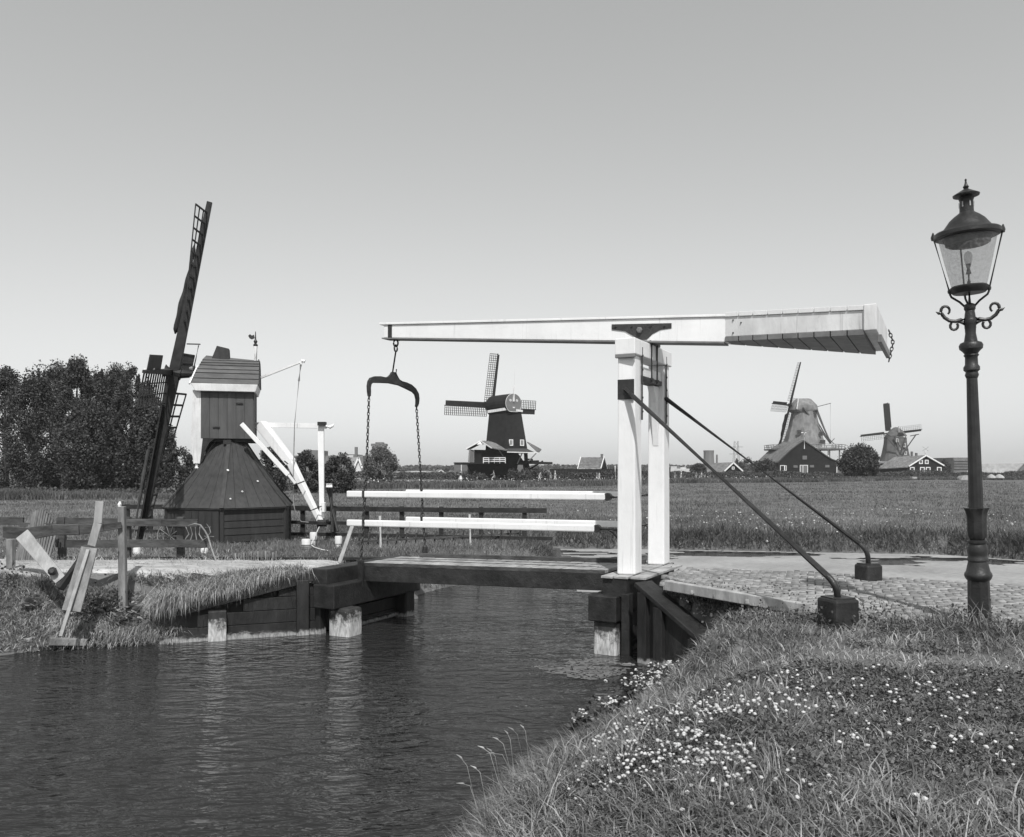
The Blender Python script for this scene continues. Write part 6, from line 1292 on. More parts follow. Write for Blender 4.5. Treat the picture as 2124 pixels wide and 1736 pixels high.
# ------------------------------------------------------------------ people
def person(label, loc, rz, top='c_white', bottom='c_dark', skirt=False, stride=0.22, lean=0.0, arm=0.15, ride=False, hgt=1.0, group='walkers on the dike road', cat='person', hat=None):
    root = thing('person', loc, label, cat, group); h = 0.0
    hip = V((0, 0, 0.92)); 
    if ride: hip = V((0, 0, 0.98))
    ch = hip + V((lean * 0.5, 0, 0.40)); nk = hip + V((lean * 0.75, 0, 0.56)); hd_ = nk + V((lean * 0.15 + .01, 0, 0.18))
    P_ = [hip, hip + V((lean * .2, 0, .18)), ch, nk, nk + V((lean * .1, 0, .07)), hd_, hd_ + V((.01, 0, .10))]; E = [(0, 1), (1, 2), (2, 3), (3, 4), (4, 5), (5, 6)]; Rr_ = [.13, .12, .15, .06, .055, .10, .075]
    legs = []
    for sd, st in ((1, stride), (-1, -stride)):
        a_ = hip + V((0, .09 * sd, -.04)); 
        if ride: kn = hip + V((.34, .10 * sd, -.22 - .14 * (sd + 1) / 2)); an_ = kn + V((-.06, 0, -.42)); te_ = an_ + V((.16, 0, -.04))
        else: kn = hip + V((st * .55 + .03, .09 * sd, -.45)); an_ = hip + V((st * 1.1 - (.06 if st < 0 else 0), .09 * sd, -.85)); te_ = an_ + V((.15, 0, -.04))
        b_ = len(P_); P_ += [a_, kn, an_, te_]; E += [(0, b_), (b_, b_ + 1), (b_ + 1, b_ + 2), (b_ + 2, b_ + 3)]; Rr_ += [.09, .06, .04, .035]; legs.append((a_, kn, an_))
    arms = []
    for sd, st in ((1, -arm), (-1, arm)):
        sh = ch + V((0, .17 * sd, .08)); el = sh + (V((.16, .05 * sd, -.20)) if ride else V((st * .6, .05 * sd, -.28))); wr = el + (V((.22, -.02 * sd, -.04)) if ride else V((st * .7 + .06, -.01 * sd, -.24))); hn = wr + (wr - el).normalized() * .09
        b_ = len(P_); P_ += [sh, el, wr, hn]; E += [(2, b_), (b_, b_ + 1), (b_ + 1, b_ + 2), (b_ + 2, b_ + 3)]; Rr_ += [.065, .045, .03, .035]; arms.append((sh, el, wr))
    bm = bmesh.new(); ly = bm.verts.layers.skin.verify(); vs = [bm.verts.new(p) for p in P_]; [bm.edges.new((vs[a_], vs[b_])) for a_, b_ in E]; me = bpy.data.meshes.new('body')
    for v_, r_ in zip(vs, Rr_): v_[ly].radius = (r_, r_)
    vs[0][ly].use_root = True; bm.to_mesh(me); bm.free(); o = link('body', me, M['skin'], root); o.modifiers.new('skin', 'SKIN').use_smooth_shade = True; s_ = o.modifiers.new('sub', 'SUBSURF'); s_.levels = 1; s_.render_levels = 1
    def garment(nm, P2, E2, R2, mt):
        bm = bmesh.new(); ly = bm.verts.layers.skin.verify(); vs = [bm.verts.new(p) for p in P2]; [bm.edges.new((vs[a_], vs[b_])) for a_, b_ in E2]; me = bpy.data.meshes.new(nm)
        for v_, r_ in zip(vs, R2): v_[ly].radius = (r_, r_)
        vs[0][ly].use_root = True; bm.to_mesh(me); bm.free(); o = link(nm, me, M[mt], root); o.modifiers.new('skin', 'SKIN').use_smooth_shade = True; s_ = o.modifiers.new('sub', 'SUBSURF'); s_.levels = 1; s_.render_levels = 1
    garment('shirt', [hip + V((0, 0, -.02)), P_[1], ch, ch + V((0, 0, .09)), arms[0][0], arms[0][0].lerp(arms[0][1], .9), arms[1][0], arms[1][0].lerp(arms[1][1], .9)], [(0, 1), (1, 2), (2, 3), (2, 4), (4, 5), (2, 6), (6, 7)], [.16, .145, .175, .10, .085, .065, .085, .065], top)
    if skirt:
        m = MB(); o_ = V((0, 0, 0)); m.lathe([(.27, hip.z - .50), (.22, hip.z - .25), (.15, hip.z + .03)], V((0.02, 0, 0)), 14); mm = m; o0 = origin_of(root); mm.v = [p + o0 for p in mm.v]; mm.build('skirt', M[bottom], root, 0, True)
    else: garment('trousers', [hip, legs[0][0], legs[0][1], legs[0][1].lerp(legs[0][2], .85), legs[1][0], legs[1][1], legs[1][1].lerp(legs[1][2], .85)], [(0, 1), (1, 2), (2, 3), (0, 4), (4, 5), (5, 6)], [.145, .11, .08, .06, .11, .08, .06], bottom)
    m = MB(); m.lathe([(.112, 0.0), (.118, .05), (.09, .12), (.02, .15)], hd_ + V((-.015, 0, .0)) + origin_of(root), 12); m.build('hat' if hat else 'hair', M[hat or 'hair'], root, 0, True)
    root.rotation_euler = (0, 0, rz); root.scale = (hgt,) * 3; return root
def walk(x, yfeet, hpx, label, face, **k):
    d_ = F * 2.1 / (yfeet - HY); p = PD(x, yfeet, d_); p.z = gz(p.x, d_); return person(label, p, face, hgt=min(1.08, max(0.86, hpx * d_ / F / 1.68)), **k)
WK = [(789, 998, 17, 'person in long dark coat standing left of the group below the pale round tree', 0.3, dict(top='c_dark', bottom='c_dark', skirt=True)), (797, 999, 18, 'person in white dress in the group below the pale round tree', -1.2, dict(top='c_white', bottom='c_white', skirt=True, lean=.15)),
      (805, 998, 18, 'person in white jacket bending forward in the group below the tree', 0.2, dict(lean=.25, bottom='c_light')), (813, 998, 18, 'person with white hat and grey bag, rightmost of the group below the tree', 1.4, dict(top='c_mid', bottom='c_mid', hat='c_white')),
      (1119, 996, 18, 'stooping person in light clothes, leftmost of the walkers behind the white boat', 0.2, dict(top='c_light', bottom='c_white', lean=.35)), (1130, 995, 17, 'person in grey walking second from the left behind the white boat', 0, dict(top='c_mid', bottom='c_mid')),
      (1142, 996, 17, 'person in grey dress walking third from the left behind the white boat', .1, dict(top='c_mid', bottom='c_mid', skirt=True)), (1151.5, 997, 19, 'person in white shirt and cap, rightmost of the walkers behind the white boat', 0, dict(bottom='c_white', hat='c_white')),
      (1238, 996, 15, 'person in grey beside a white-clad companion in front of the shed', 2.9, dict(top='c_mid', bottom='c_light')), (1243, 996, 16, 'person in white walking in front of the shed wall', 0.1, dict(bottom='c_white')),
      (1333, 994, 17, 'person in dark clothes seen between the two white bridge posts', .1, dict(top='c_dark', bottom='c_light')),
      (1400, 996, 17, 'person in grey shirt just right of the far bridge post', 0, dict(top='c_mid', bottom='c_light')), (1413, 996, 17.5, 'person all in white right of the far bridge post', 3.0, dict(bottom='c_white', hat='c_white')),
      (1444, 995, 16, 'person in light trousers below the small dark tree', .2, dict(top='c_mid', bottom='c_light')), (1455, 995, 16, 'person in white top walking right of the small dark tree', 0, dict(bottom='c_light')),
      (1462, 995, 16, 'person in black jacket walking left of the near brace rod', 3.1, dict(top='c_dark', bottom='c_light')), (1473, 995, 15, 'person in dark coat just left of the near brace rod', 3.0, dict(top='c_dark', bottom='c_mid')),
      (1637, 990, 15, 'person with white back sitting bent by the barn window', 2.6, dict(lean=.35, bottom='c_dark')), (1644, 991, 16, 'person in dark coat stooping before the barn door', 2.8, dict(top='c_dark', bottom='c_dark', lean=.3)),
      (1914.5 - 0, 991, 13, 'person with white hair walking before the gabled house wall', 0, dict(top='c_mid', bottom='c_dark', hat='c_white')), (2053.5 - 0, 990, 11, 'tiny dark figure at the hay heaps right of the lamp post', 0, dict(top='c_dark', bottom='c_dark')),
      (2073 - 20, 988, 10, 'tiny figure in grey near the hay heaps right of the lamp post', 0, dict(top='c_mid', bottom='c_mid'))]
for x_, yf, hp_, lb, fc_, kw in WK[:-3]: walk(x_, yf, hp_, lb, fc_, **kw)
walk(1914, 989, 13, 'person with white hair before the lower windows of the gabled house', 0, top='c_mid', bottom='c_dark', hat='c_white')
walk(1940 + 114 - 114, 988, 12, 'person in black at the right corner of the gabled house', 0, top='c_dark', bottom='c_dark', hat='c_light')
def bicycle(label, loc, rz, group='bicycles on the dike road'):
    root = thing('bicycle', loc, label, 'bicycle', group); O_ = V(loc)
    for x_, in ((-.52,), (.52,)):
        m = MB(); c_ = O_ + V((x_, 0, .34)); m.tube([c_ + V((math.cos(q) * .33, 0, math.sin(q) * .33)) for q in [math.pi * j / 12 for j in range(25)]], .022, 5)
        for j in range(6): q = math.pi * j / 6; m.tube([c_ - V((math.cos(q) * .32, 0, math.sin(q) * .32)), c_ + V((math.cos(q) * .32, 0, math.sin(q) * .32))], .004, 4)
        m.build('wheel', M['sailgrey'], root)
    m = MB(); a_, b_, c_, e_ = O_ + V((-.52, 0, .34)), O_ + V((-.08, 0, .30)), O_ + V((-.20, 0, .82)), O_ + V((.38, 0, .80)); f_ = O_ + V((.52, 0, .34))
    for p, q in ((a_, b_), (a_, c_), (b_, c_), (b_, e_), (c_, e_), (e_, f_), (e_, e_ + V((-.03, 0, .16)))): m.tube([p, q], .017, 6)
    m.build('frame', M['sailgrey'], root); m = MB(); m.tube([e_ + V((-.10, .25, .18)), e_ + V((-.03, 0, .16)), e_ + V((-.10, -.25, .18))], .014, 6); m.build('handlebar', M['c_light'], root)
    m = MB(); m.beam(c_ + V((-.14, 0, .10)), c_ + V((.12, 0, .10)), .14, .05); m.build('saddle', M['c_dark'], root); root.rotation_euler = (0, 0, rz)
for x_, yf, tp_, bt_, sk, lb in ((956, 1001, 'c_dark', 'c_white', True, 'in dark jacket and white skirt riding'), (1025, 1000, 'c_mid', 'c_light', False, 'in grey shirt riding')):
    d_ = 123.0; p = PD(x_, yf, d_); p.z = gz(p.x, d_); bicycle('bicycle under the rider ' + lb.replace(' riding', ''), p, R(168 if x_ < 1000 else 175)); person('person ' + lb + ' a bicycle in front of the sawmill', p, R(168 if x_ < 1000 else 175), tp_, bt_, sk, ride=True, lean=.1, group='cyclists on the dike road')

# ------------------------------------------------------------------ grass, reeds, flowers
rg = np.random.default_rng(11)
def blades(name, pos, h, w, mat, lean=0.5, lean_sd=0.35, az=None, az_sd=9.0, droop=0.5):
    """curved grass blades, each one quad and a tip"""
    n = len(pos); a_ = rg.uniform(0, 2 * np.pi, n) if az is None else az + rg.normal(0, az_sd, n)
    ln = np.abs(rg.normal(lean, lean_sd, n)); f_ = rg.uniform(0, np.pi, n)
    dx, dy = np.cos(a_), np.sin(a_); wx, wy = np.cos(f_), np.sin(f_)
    s1 = np.sin(ln); c1 = np.cos(ln); l2 = ln + droop * rg.uniform(0.3, 1.3, n); s2 = np.sin(l2); c2 = np.cos(l2)
    b = pos; m1 = b + np.stack((dx * s1, dy * s1, c1), 1) * (h * 0.55)[:, None]; tp = m1 + np.stack((dx * s2, dy * s2, c2), 1) * (h * 0.5)[:, None]
    W = np.stack((wx, wy, np.zeros(n)), 1) * (w / 2)[:, None]
    v = np.stack((b - W, b + W, m1 + W * 0.8, m1 - W * 0.8, tp), 1).reshape(-1, 3); k = (np.arange(n) * 5)[:, None]
    lo = np.concatenate((k + np.array([0, 1, 2, 3]), k + np.array([3, 2, 4])), 1).ravel(); return stuff(np_mesh(name, v, np.tile([4, 3], n), lo, M[mat]))
def polar(n, r0, r1, a0=-40, a1=40):
    r = np.exp(rg.uniform(np.log(r0), np.log(r1), n)); t = np.radians(rg.uniform(a0, a1, n)); return r * np.sin(t), r * np.cos(t)
def P3(x, y, dz=0.0): return np.stack((x, y, gheight(x, y) + dz), 1)
# --- near grass
x, y = polar(480000, 2.6, 36); x2, y2 = rg.uniform(-9.5, -2.6, 60000), rg.uniform(11.2, 13.4, 60000); x, y = np.concatenate((x, x2)), np.concatenate((y, y2))
wet = inside(x, y, WATER); onp = inside(x, y, BPATH); dp = dist_poly(x, y, BPATH); onl = inside(x, y, LP) & (gheight(x, y) > 0.86); dl = dist_poly(x, y, LP); dw = dist_poly(x, y, WATER)
clump = fbm(x, y, 1.3, 31); fine = fbm(x, y, 5.0, 33)
ok = (~wet | (dw < 0.05)) & ~(onp & (dp > 0.10 * fine)) & ~(onl & (dl > 0.16 * fine)) & (rg.random(len(x)) < 0.45 + 0.9 * clump)
under = ((x - NP.x) ** 2 + (y - NP.y) ** 2 < 0.5) | ((x - FP.x) ** 2 + (y - FP.y) ** 2 < 0.8); ok &= ~under
ok &= ~((np.hypot(x - mc.x, y - mc.y) < 1.7))
x, y, clump, fine, dw, dp = [q[ok] for q in (x, y, clump, fine, dw, dp)]
p = P3(x, y, -0.01); k = p[:, 2] > -0.03; x, y, clump, fine, dw, dp, p = [q[k] for q in (x, y, clump, fine, dw, dp, p)]; r = np.hypot(x, y)
right = (x > -1.5) & (y < 12.5)
CLO = [(0.55, 4.9), (1.1, 6.2), (1.6, 7.0), (2.6, 7.6), (4.6, 7.0), (6.0, 5.0), (3.2, 4.0), (1.4, 4.2)]
inclo = inside(x + (fbm(x, y, 1.5, 35) - .5) * 2.2, y + (fbm(x, y, 1.5, 37) - .5) * 2.0, CLO)
h_ = np.where(right, 0.085 + 0.15 * clump, np.where(y < 15.2, 0.05 + 0.10 * clump, np.where(y < 16.4, 0.04 + .05 * clump, 0.06 + 0.08 * clump)))
h_ = np.where(right & (dw < 0.5), h_ * 1.7, h_); h_ = np.where(right & inclo, h_ * 0.62, h_); thin = right & inclo & (rg.random(len(x)) < 0.30)
h_ = np.where(right & (y > 8.4) & (x > 1.2) & (x < 3.6), h_ * 0.55, h_); h_ = np.where((np.abs(x - LB.x) < 0.55) & (np.abs(y - LB.y) < 0.55), h_ * 1.8, h_)
farb = dist_poly(x, y, FARB, False); h_ = np.where((farb < 1.6) & (y > 15), 0.22 + 0.25 * clump, h_)
h_ = h_ * rg.uniform(0.6, 1.35, len(x)); w_ = np.clip(0.0055 + 0.00060 * r, 0.006, 0.02) * rg.uniform(0.6, 1.3, len(x))
dry = ((x < -2.5) & (y < 14.9) & (rg.random(len(x)) < 0.55)) | (rg.random(len(x)) < 0.06)
sel = right & ~dry & ~thin; flow = 2.4 + 2.2 * (fbm(x, y, 0.5, 41) - 0.5) * 3
blades('grass', p[sel], h_[sel], w_[sel], 'grass', 0.95, 0.42, flow[sel], 2.2, 1.0)
fb_ = ~right & ~dry & (farb < 1.1) & (y > 15); blades('bank_grass', p[fb_], h_[fb_], w_[fb_] * 1.3, 'bankgrass', 0.4, 0.3)
sel = ~right & ~dry & ~fb_; blades('grass', p[sel], h_[sel], w_[sel], 'fgrass', 0.45, 0.35, None, 0, 0.6)
blades('dry_grass', p[dry], h_[dry] * 1.15, w_[dry], 'straw', 0.9, 0.4, None, 0, 0.7)
# --- tufts hanging over the bank edges (left wing wall, right bank, right wing wall)
def edge(poly, n, jit, inward):
    seg = [(poly[i], poly[i + 1]) for i in range(len(poly) - 1)]; L_ = np.array([math.hypot(b[0] - a[0], b[1] - a[1]) for a, b in seg]); k = rg.choice(len(seg), n, p=L_ / L_.sum()); t = rg.random(n)
    A = np.array([s[0] for s in seg])[k]; B = np.array([s[1] for s in seg])[k]; d = B - A; q = A + d * t[:, None]; nn = np.stack((-d[:, 1], d[:, 0]), 1) / np.linalg.norm(d, axis=1)[:, None]
    return q + nn * (inward + rg.normal(0, jit, n))[:, None]
q = edge([(-3.3, 13.05), (-4.1, 12.80), (-5.3, 12.35)], 15000, 0.09, 0.0); z_ = np.interp(q[:, 0], [-5.3, -3.3], [0.54, 0.98]) + rg.uniform(-.03, .05, 15000); sel = (q[:, 0] < -3.95 + 0.3 * rg.normal(size=15000)) | (rg.random(len(q)) < 0.12)
pp = np.stack((q[:, 0], q[:, 1], z_), 1)[sel]; blades('overhanging_grass', pp, rg.uniform(0.14, 0.42, len(pp)) * (0.5 + fbm(pp[:, 0], pp[:, 1], 3, 5)), rg.uniform(0.007, 0.013, len(pp)), 'straw', 1.15, 0.3, -1.7, 0.6, 1.7)
q = edge([(-5.0, 12.35), (-5.9, 12.1), (-6.6, 11.9)], 3500, 0.08, -0.10); pp = P3(q[:, 0], q[:, 1], 0.12); blades('overhanging_grass', pp, rg.uniform(0.16, 0.36, len(pp)), rg.uniform(0.007, 0.013, len(pp)), 'straw', 0.9, 0.3, -1.7, 0.6, 1.5)
q = edge([(-0.5, 2.4), (-0.42, 3.5), (-0.32, 4.9), (-0.12, 6.0), (0.22, 6.85), (0.66, 7.45), (1.15, 8.05), (1.45, 8.85), (1.78, 9.5), (2.2, 9.95), (2.5, 10.15)], 15000, 0.08, 0.0)
q = q[(q[:, 1] < 8.7) | (rg.random(len(q)) < 0.25)]; pp = P3(q[:, 0], q[:, 1], 0.02); pp[:, 2] = np.maximum(pp[:, 2], 0.0); blades('overhanging_grass', pp, rg.uniform(0.10, 0.24, len(pp)), rg.uniform(0.005, 0.009, len(pp)), 'grass', 0.6, 0.35, 2.7, 0.9, 0.9)
q = edge([(2.0, 11.0), (2.7, 10.3), (3.0, 10.0)], 3000, 0.12, 0.0); pp = P3(q[:, 0], q[:, 1], -.01); blades('grass', pp, rg.uniform(0.08, 0.2, len(pp)), rg.uniform(0.006, 0.010, len(pp)), 'grass', 0.6, 0.3, None, 0, 0.9)
x, y = rg.uniform(-8.5, -2.8, 16000), rg.uniform(12.5, 13.7, 16000); k = (~inside(x, y, LP) | (gheight(x, y) < 0.9) | (dist_poly(x, y, LP) < 0.07)) & ~inside(x, y, WATER) & (gheight(x, y) > 0.6); x, y = x[k], y[k]
blades('dry_grass', P3(x, y), rg.uniform(.06, .2, len(x)), rg.uniform(.007, .012, len(x)), 'straw', 1.0, .35, -1.6, 1.2, .6)
q = edge([(24, 18.5), (14.4, 23.3), (13.0, 24.7), (8, 25.7), (4.2, 26.4), (1.4, 26.8), (0.9, 25.4), (1.25, 22.6), (1.05, 20.4)], 26000, 0.28, -0.32); q = q[~inside(q[:, 0], q[:, 1], WATER)]; pp = P3(q[:, 0], q[:, 1], -.02); cl = fbm(q[:, 0], q[:, 1], 0.9, 77)
blades('bank_grass', pp, (0.08 + 0.24 * cl) * rg.uniform(.6, 1.2, len(pp)), rg.uniform(.012, .024, len(pp)), 'bankgrass', 0.5, 0.35)
# --- meadow beyond: coarser tufts thinning out with distance
x, y = polar(230000, 24, 150, -36, 36); d0 = np.interp(x / y * F + CX, [0, 335, 500, 560, 720, 1000, 1280, 1400, 1700, 1900, 2130], [56, 58, 60, 75, 84, 88, 100, 117, 126, 150, 155]); ok = (y > 23.4) & ~inside(x, y, WATER) & (y < d0 + 2) & (rg.random(len(x)) < 0.35 + 0.8 * fbm(x, y, 0.35, 51)); x, y, d0 = x[ok], y[ok], d0[ok]; r = np.hypot(x, y)
blades('meadow_grass', P3(x, y), (0.08 + 0.12 * fbm(x, y, 0.25, 53)) * rg.uniform(.6, 1.3, len(x)), 0.0006 * r * rg.uniform(.6, 1.3, len(x)), 'fgrass', 0.5, 0.35)
# --- reeds and rough growth along the far dike
n = 150000; ux = rg.uniform(-60, 2190, n); db = np.interp(ux, [-60, 335, 500, 560, 720, 1000, 1280, 1400, 1700, 1900, 2190], [55, 57, 60, 75, 84, 88, 100, 117, 126, 150, 155]) + rg.normal(0, 0.5, n)
t = rg.random(n) ** 1.7; dep = np.where(ux < 520, 7.0, 26.0); dd = db + t * dep; x = (ux - CX) / F * dd; cl = fbm(x, dd, 0.18, 61); keep = rg.random(n) < 0.35 + 1.0 * cl; keep &= ~((ux > 2000) & (t > 0.25) & (t < .8))
x, dd, cl, t, ux = x[keep], dd[keep], cl[keep], t[keep], ux[keep]
hr = (0.22 + 0.68 * cl) * np.where(ux > 1850, 0.75, 1.0) * np.where(ux < 520, 0.85, 1.0) * np.where(t > 0.5, 0.45, 1.0); pz = gheight(x, dd) + np.where(ux < 520, 0, np.clip(t, 0, 0.5) * 0.2)
blades('reeds', np.stack((x, dd, pz), 1), hr * rg.uniform(.7, 1.2, len(x)), 0.00062 * dd * rg.uniform(.7, 1.6, len(x)), 'reed', 0.25, 0.2, None, 0, 0.5)
# leafy growth in the same strip
n = 26000; ux = rg.uniform(-60, 2190, n); db = np.interp(ux, [-60, 335, 500, 560, 720, 1000, 1280, 1400, 1700, 1900, 2190], [56, 58, 61, 77, 86, 91, 103, 119, 128, 152, 157]); dd = db + rg.random(n) * np.where(ux < 520, 6, 20); x = (ux - CX) / F * dd; cl = fbm(x, dd, 0.25, 67); k = cl > 0.45; x, dd, cl = x[k], dd[k], cl[k]
cent = np.stack((x, dd, gheight(x, dd) + rg.random(len(x)) * (0.25 + 0.9 * (cl - 0.4)) + 0.15), 1); v = leaves(cent, 0.22, rg); stuff(np_mesh('rough_growth', v, np.full(len(x), 4), np.arange(4 * len(x)), M['leafm']))
n = 42000; ux = rg.uniform(530, 2150, n); cl = fbm(ux * 0.02, ux * 0, 1.0, 69); dd = np.where(ux > 1750, 185, 156) + rg.uniform(0, 9, n); x = (ux - CX) / F * dd
cent = np.stack((x, dd, gheight(x, dd) + rg.random(n) ** .8 * (0.7 + 1.5 * cl)), 1); v = leaves(cent, 0.30, rg); stuff(np_mesh('dike_hedge', v, np.full(n, 4), np.arange(4 * n), M['leafm']))
# white umbels in the rough strip
n = 700; ux = rg.uniform(540, 1750, n); db = np.interp(ux, [540, 720, 1000, 1280, 1750], [80, 86, 92, 104, 135]); dd = db + rg.random(n) * 14; x = (ux - CX) / F * dd; k = fbm(x, dd, 0.2, 71) > 0.42; x, dd = x[k], dd[k]; cent = np.stack((x, dd, gheight(x, dd) + rg.uniform(.6, .95, len(x))), 1); v = leaves(cent, 0.16, rg, 0.5, 1.2); stuff(np_mesh('wild_flowers', v, np.full(len(x), 4), np.arange(4 * len(x)), M['petal']))
# --- clover: leaves and white heads
x, y = rg.uniform(-0.4, 7.5, 150000), rg.uniform(3.2, 8.6, 150000); cl = fbm(x, y, 0.9, 81); ok = ~inside(x, y, WATER) & ~inside(x, y, BPATH) & (dist_poly(x, y, WATER) > 0.25) & ((inside(x + (fbm(x, y, 1.5, 35) - .5) * 2.2, y + (fbm(x, y, 1.5, 37) - .5) * 2.0, CLO) & (cl > 0.34)) | (cl > 0.62)); x, y = x[ok], y[ok]
cent = P3(x, y, 0) + np.stack((x * 0, x * 0, rg.uniform(0.02, 0.07, len(x))), 1); v = leaves(cent, 0.026, rg, 0.6, 1.4); stuff(np_mesh('clover_leaves', v, np.full(len(x), 4), np.arange(4 * len(x)), M['clover']))
ico = bmesh.new(); bmesh.ops.create_icosphere(ico, subdivisions=2, radius=1.0); IV = np.array([v_.co[:] for v_ in ico.verts]); IF = np.array([[v_.index for v_ in f_.verts] for f_ in ico.faces]); ico.free()
def heads(name, c, r, mat, squash=0.8, rough=0.16):
    n = len(c); v = IV[None] * (1 + rg.uniform(-rough, rough, (n, len(IV), 1))) * np.array([1, 1, squash]); v = v * r[:, None, None] + c[:, None, :]; f_ = (IF[None] + (np.arange(n) * len(IV))[:, None, None]).reshape(-1); return stuff(np_mesh(name, v.reshape(-1, 3), np.full(n * len(IF), 3), f_, M[mat]))
def scatter_px(rects):
    out = []
    for x0, x1, y0, y1, n in rects:
        for _ in range(n):
            for _t in range(6):
                p = ground_pt(rnd.uniform(x0, x1), rnd.triangular(y0, y1, (y0 + y1) / 2))
                if vnoise(p.x, p.y, 2.6, 91) > 0.42 and not inside(np.array([p.x]), np.array([p.y]), WATER)[0]: break
            out.append(p)
    return out
FL = scatter_px([(1230, 1570, 1470, 1650, 300), (1330, 1700, 1420, 1560, 110), (1500, 2100, 1390, 1540, 85), (1150, 2080, 1560, 1730, 45), (1090, 1300, 1540, 1700, 24), (1700, 2110, 1500, 1660, 40)])
c = np.array([tuple(p + V((0, 0, rnd.uniform(0.06, 0.11)))) for p in FL]); ok = ~inside(c[:, 0], c[:, 1], WATER); c = c[ok]; heads('clover_flowers', c, rg.uniform(0.0075, 0.0145, len(c)), 'petal', 0.75, 0.30)
pp = c.copy(); pp[:, 2] -= 0.10; blades('clover_stalks', pp, np.full(len(c), 0.10), np.full(len(c), 0.003), 'grass', 0.03, 0.02, None, 0, 0.02)
n = 420; x, y = rg.uniform(3, 22, n), rg.uniform(24, 40, n); k = (fbm(x, y, 0.3, 95) > 0.52) & ~inside(x, y, WATER); c = P3(x[k], y[k], 0.16); heads('meadow_flowers', c, rg.uniform(0.018, 0.035, len(c)), 'petal')
# --- white flowering plants at the water's edge
for i, (px_, py_, d_, w_, n_, lb) in enumerate(((1400, 1400, 9.95, .15, 20, 'white flowering plant under the right wing wall, farthest along the bank'), (1345, 1432, 9.3, .16, 16, 'white flowering plant in the middle of the waterside flowers'), (1285, 1478, 8.5, .12, 8, 'small white flowering plant left of the middle one by the water'), (1222, 1500, 8.0, .09, 5, 'leftmost white flowering plant on the bank edge'))):
    p = PD(px_, py_, d_); z0_ = max(0.03, gz(p.x, d_)) - .04; rt = thing('flowering_plant', V((p.x, d_, z0_)), lb, 'plant', 'white flowers at the water edge'); c = np.stack((rg.normal(p.x, w_, 260), rg.normal(d_, w_ * .9, 260), z0_ + rg.uniform(.02, .24, 260)), 1)
    v = leaves(c, 0.06, rg) - np.array(rt.location)[None]; np_mesh('foliage', v, np.full(260, 4), np.arange(1040), M['leafm'], rt)
    c = np.stack((rg.normal(p.x, w_, n_ * 3), rg.normal(d_, w_ * .8, n_ * 3), z0_ + rg.uniform(.14, .24, n_ * 3)), 1); c = np.concatenate((c, c + rg.normal(0, .014, c.shape), c + rg.normal(0, .016, c.shape))); o = heads('blossoms', c - np.array(rt.location)[None], rg.uniform(.009, .019, n_ * 9), 'petal', 0.6, 0.35); o.parent = rt
# --- tall seeding grasses
m = MB(); sd_ = MB()
for x0, y0, x1, y1 in ((990, 1640, 955, 1570), (1012, 1640, 985, 1592), (1040, 1600, 1000, 1550), (1042, 1610, 1017, 1556), (1065, 1580, 1030, 1532), (1068, 1575, 1052, 1520), (1090, 1560, 1062, 1512), (1098, 1550, 1085, 1508), (1075, 1590, 1020, 1562), (1000, 1660, 958, 1625)):
    d_ = 4420 * 0.86 / (y0 - HY) ; a_, b_ = PD(x0, y0, d_), PD(x1, y1, d_); mid_ = a_.lerp(b_, .6) + V((.0, 0, .03)); m.tube([a_ - V((0, 0, .15)), mid_, b_], [.0025, .002, .001], 4); e_ = (b_ - mid_).normalized(); sd_.tube([b_.lerp(mid_, .35), b_.lerp(mid_, .15) + V((0, 0, .002)), b_, b_ + e_ * .03 + V((-.01, 0, -.006))], [.002, .0065, .006, .001], 6)
sg = m.build('seeding_grass', M['straw']); stuff(sg); o = sd_.build('seed_heads', M['straw'], sg); o['kind'] = 'stuff'
# --- weeds: along the brick path, round the anchors, lamp and the bank edges
def weeds(name, spots, n, size, mat, spread=0.10, hh=0.14):
    c = []
    for x_, y_, s_ in spots:
        k = int(n * s_); z0_ = gz(x_, y_); c.append(np.stack((rg.normal(x_, spread * s_, k), rg.normal(y_, spread * s_, k), z0_ + np.abs(rg.normal(0, hh * s_ * .6, k))), 1))
    c = np.concatenate(c); v = leaves(c, size, rg); return stuff(np_mesh(name, v, np.full(len(c), 4), np.arange(4 * len(c)), M[mat]))
sp_ = []
for px_, py_, s_ in ((1400, 1200, .8), (1430, 1205, .8), (1380, 1192, .7), (1460, 1222, .9), (1490, 1235, 1), (1540, 1240, .8), (1600, 1232, .9), (1630, 1250, .8), (1560, 1212, .5), (1440, 1250, 1), (1470, 1270, 1.1), (1520, 1290, 1.1), (1590, 1290, 1.2), (1650, 1285, 1), (1690, 1290, 1.2), (1710, 1300, 1.2), (1760, 1290, 1.4), (1780, 1280, 1.1), (1800, 1262, .9),
                    (1510, 1172, .7), (1545, 1170, .8), (1570, 1178, .7), (1620, 1180, .8), (1700, 1192, .8), (1740, 1200, .6), (1770, 1206, .7), (1830, 1205, .9), (1860, 1208, .6), (1910, 1212, .8), (1985, 1215, .8), (1930, 1280, .9), (1980, 1290, 1), (2010, 1300, 1.2), (2060, 1300, 1.2), (2095, 1310, 1), (1865, 1275, .9), (1840, 1288, 1)):
    p = ground_pt(px_, py_ + 6); sp_.append((p.x, p.y, s_))
weeds('weeds', sp_, 150, 0.032, 'leafm')
sp_ = [(rnd.uniform(-8, -4.2), rnd.uniform(15.0, 15.7), rnd.uniform(.6, 1.2)) for _ in range(20)] + [(rnd.uniform(-9.5, -6.2), 12.35 + rnd.uniform(-.2, .3), rnd.uniform(.8, 1.5)) for _ in range(18)]
weeds('weeds', sp_, 170, 0.045, 'leafm', 0.13, 0.2)
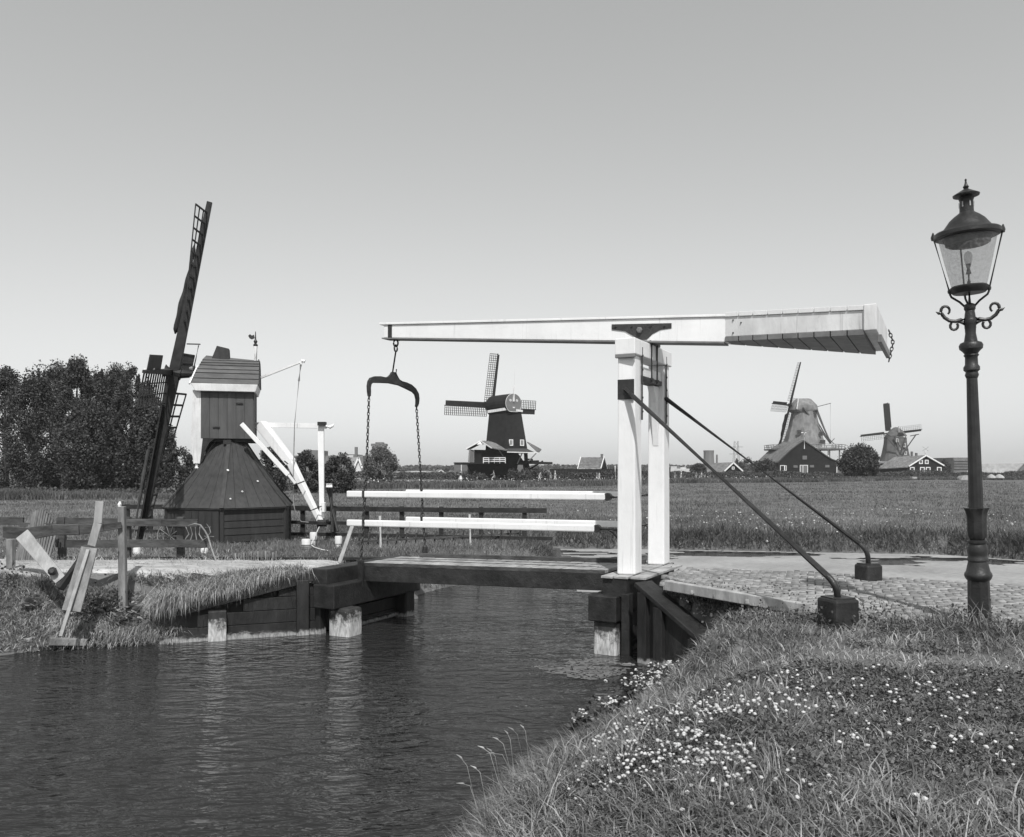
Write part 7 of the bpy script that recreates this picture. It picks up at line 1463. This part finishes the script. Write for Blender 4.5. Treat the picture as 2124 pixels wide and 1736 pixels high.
# --- broad leaves on the left bank
x, y = rg.uniform(-7.2, -4.3, 1500), rg.uniform(11.9, 12.75, 1500); k = (fbm(x, y, 1.2, 101) > 0.44) & ~inside(x, y, WATER) & (dist_poly(x, y, WATER) > .06); x, y = x[k], y[k]; n = len(x)
cz = gheight(x, y) + rg.uniform(.05, .16, n); v = []; q_ = np.linspace(0, 2 * np.pi, 8)[:7]; rad = rg.uniform(.025, .062, n); tx, ty = rg.normal(0, .35, n), rg.normal(-.25, .35, n)
for a_ in q_: ox, oy = np.cos(a_) * rad, np.sin(a_) * rad * .85; v.append(np.stack((x + ox, y + oy, cz + ox * tx + oy * ty), 1))
v = np.stack(v, 1).reshape(-1, 3); stuff(np_mesh('broad_leaves', v, np.full(n, 7), np.arange(7 * n), M['broad']))
# rough weeds at the mill corner, in the yard and on the land tip
x = np.concatenate((rg.normal(PD(585, 1110, 20.8).x, .30, 1600), rg.normal(PD(500, 1140, 19).x, .7, 1600), rg.uniform(-5.5, .6, 12000))); y = np.concatenate((rg.normal(20.9, .25, 1600), rg.normal(19.6, .3, 1600), rg.uniform(16.3, 22.5, 12000))); k = ~inside(x, y, WATER); x, y = x[k], y[k]
blades('yard_grass', P3(x, y), rg.uniform(.06, .20, len(x)) * (0.5 + fbm(x, y, 1.0, 7)), rg.uniform(.008, .015, len(x)), 'fgrass', .5, .35)
# straw trodden on the left path
x, y = rg.uniform(-16, -2.4, 16000), rg.uniform(12.2, 14.6, 16000); k = inside(x, y, LP); x, y = x[k], y[k]; blades('path_straw', P3(x, y, .035), rg.uniform(.05, .13, len(x)), rg.uniform(.005, .009, len(x)), 'straw', 1.35, .15, None, 0, .15)
# air between the near and far things
hzm = bpy.data.materials.new('haze_air'); hzm.use_nodes = True; hn = hzm.node_tree
for q in list(hn.nodes):
    if q.type == 'BSDF_PRINCIPLED': hn.nodes.remove(q)
pv = hn.nodes.new('ShaderNodeVolumePrincipled'); pv.inputs['Color'].default_value = (1, 1, 1, 1); pv.inputs['Density'].default_value = 0.00018; pv.inputs['Anisotropy'].default_value = 0.0
hn.links.new(pv.outputs[0], hn.nodes['Material Output'].inputs['Volume'])
HAZE = True
if HAZE:
    hb_m = MB(); hb_m.box(V((0, 1750, -2.5)), 5600, 4200, 34); hz_ = hb_m.build('haze', hzm); stuff(hz_)
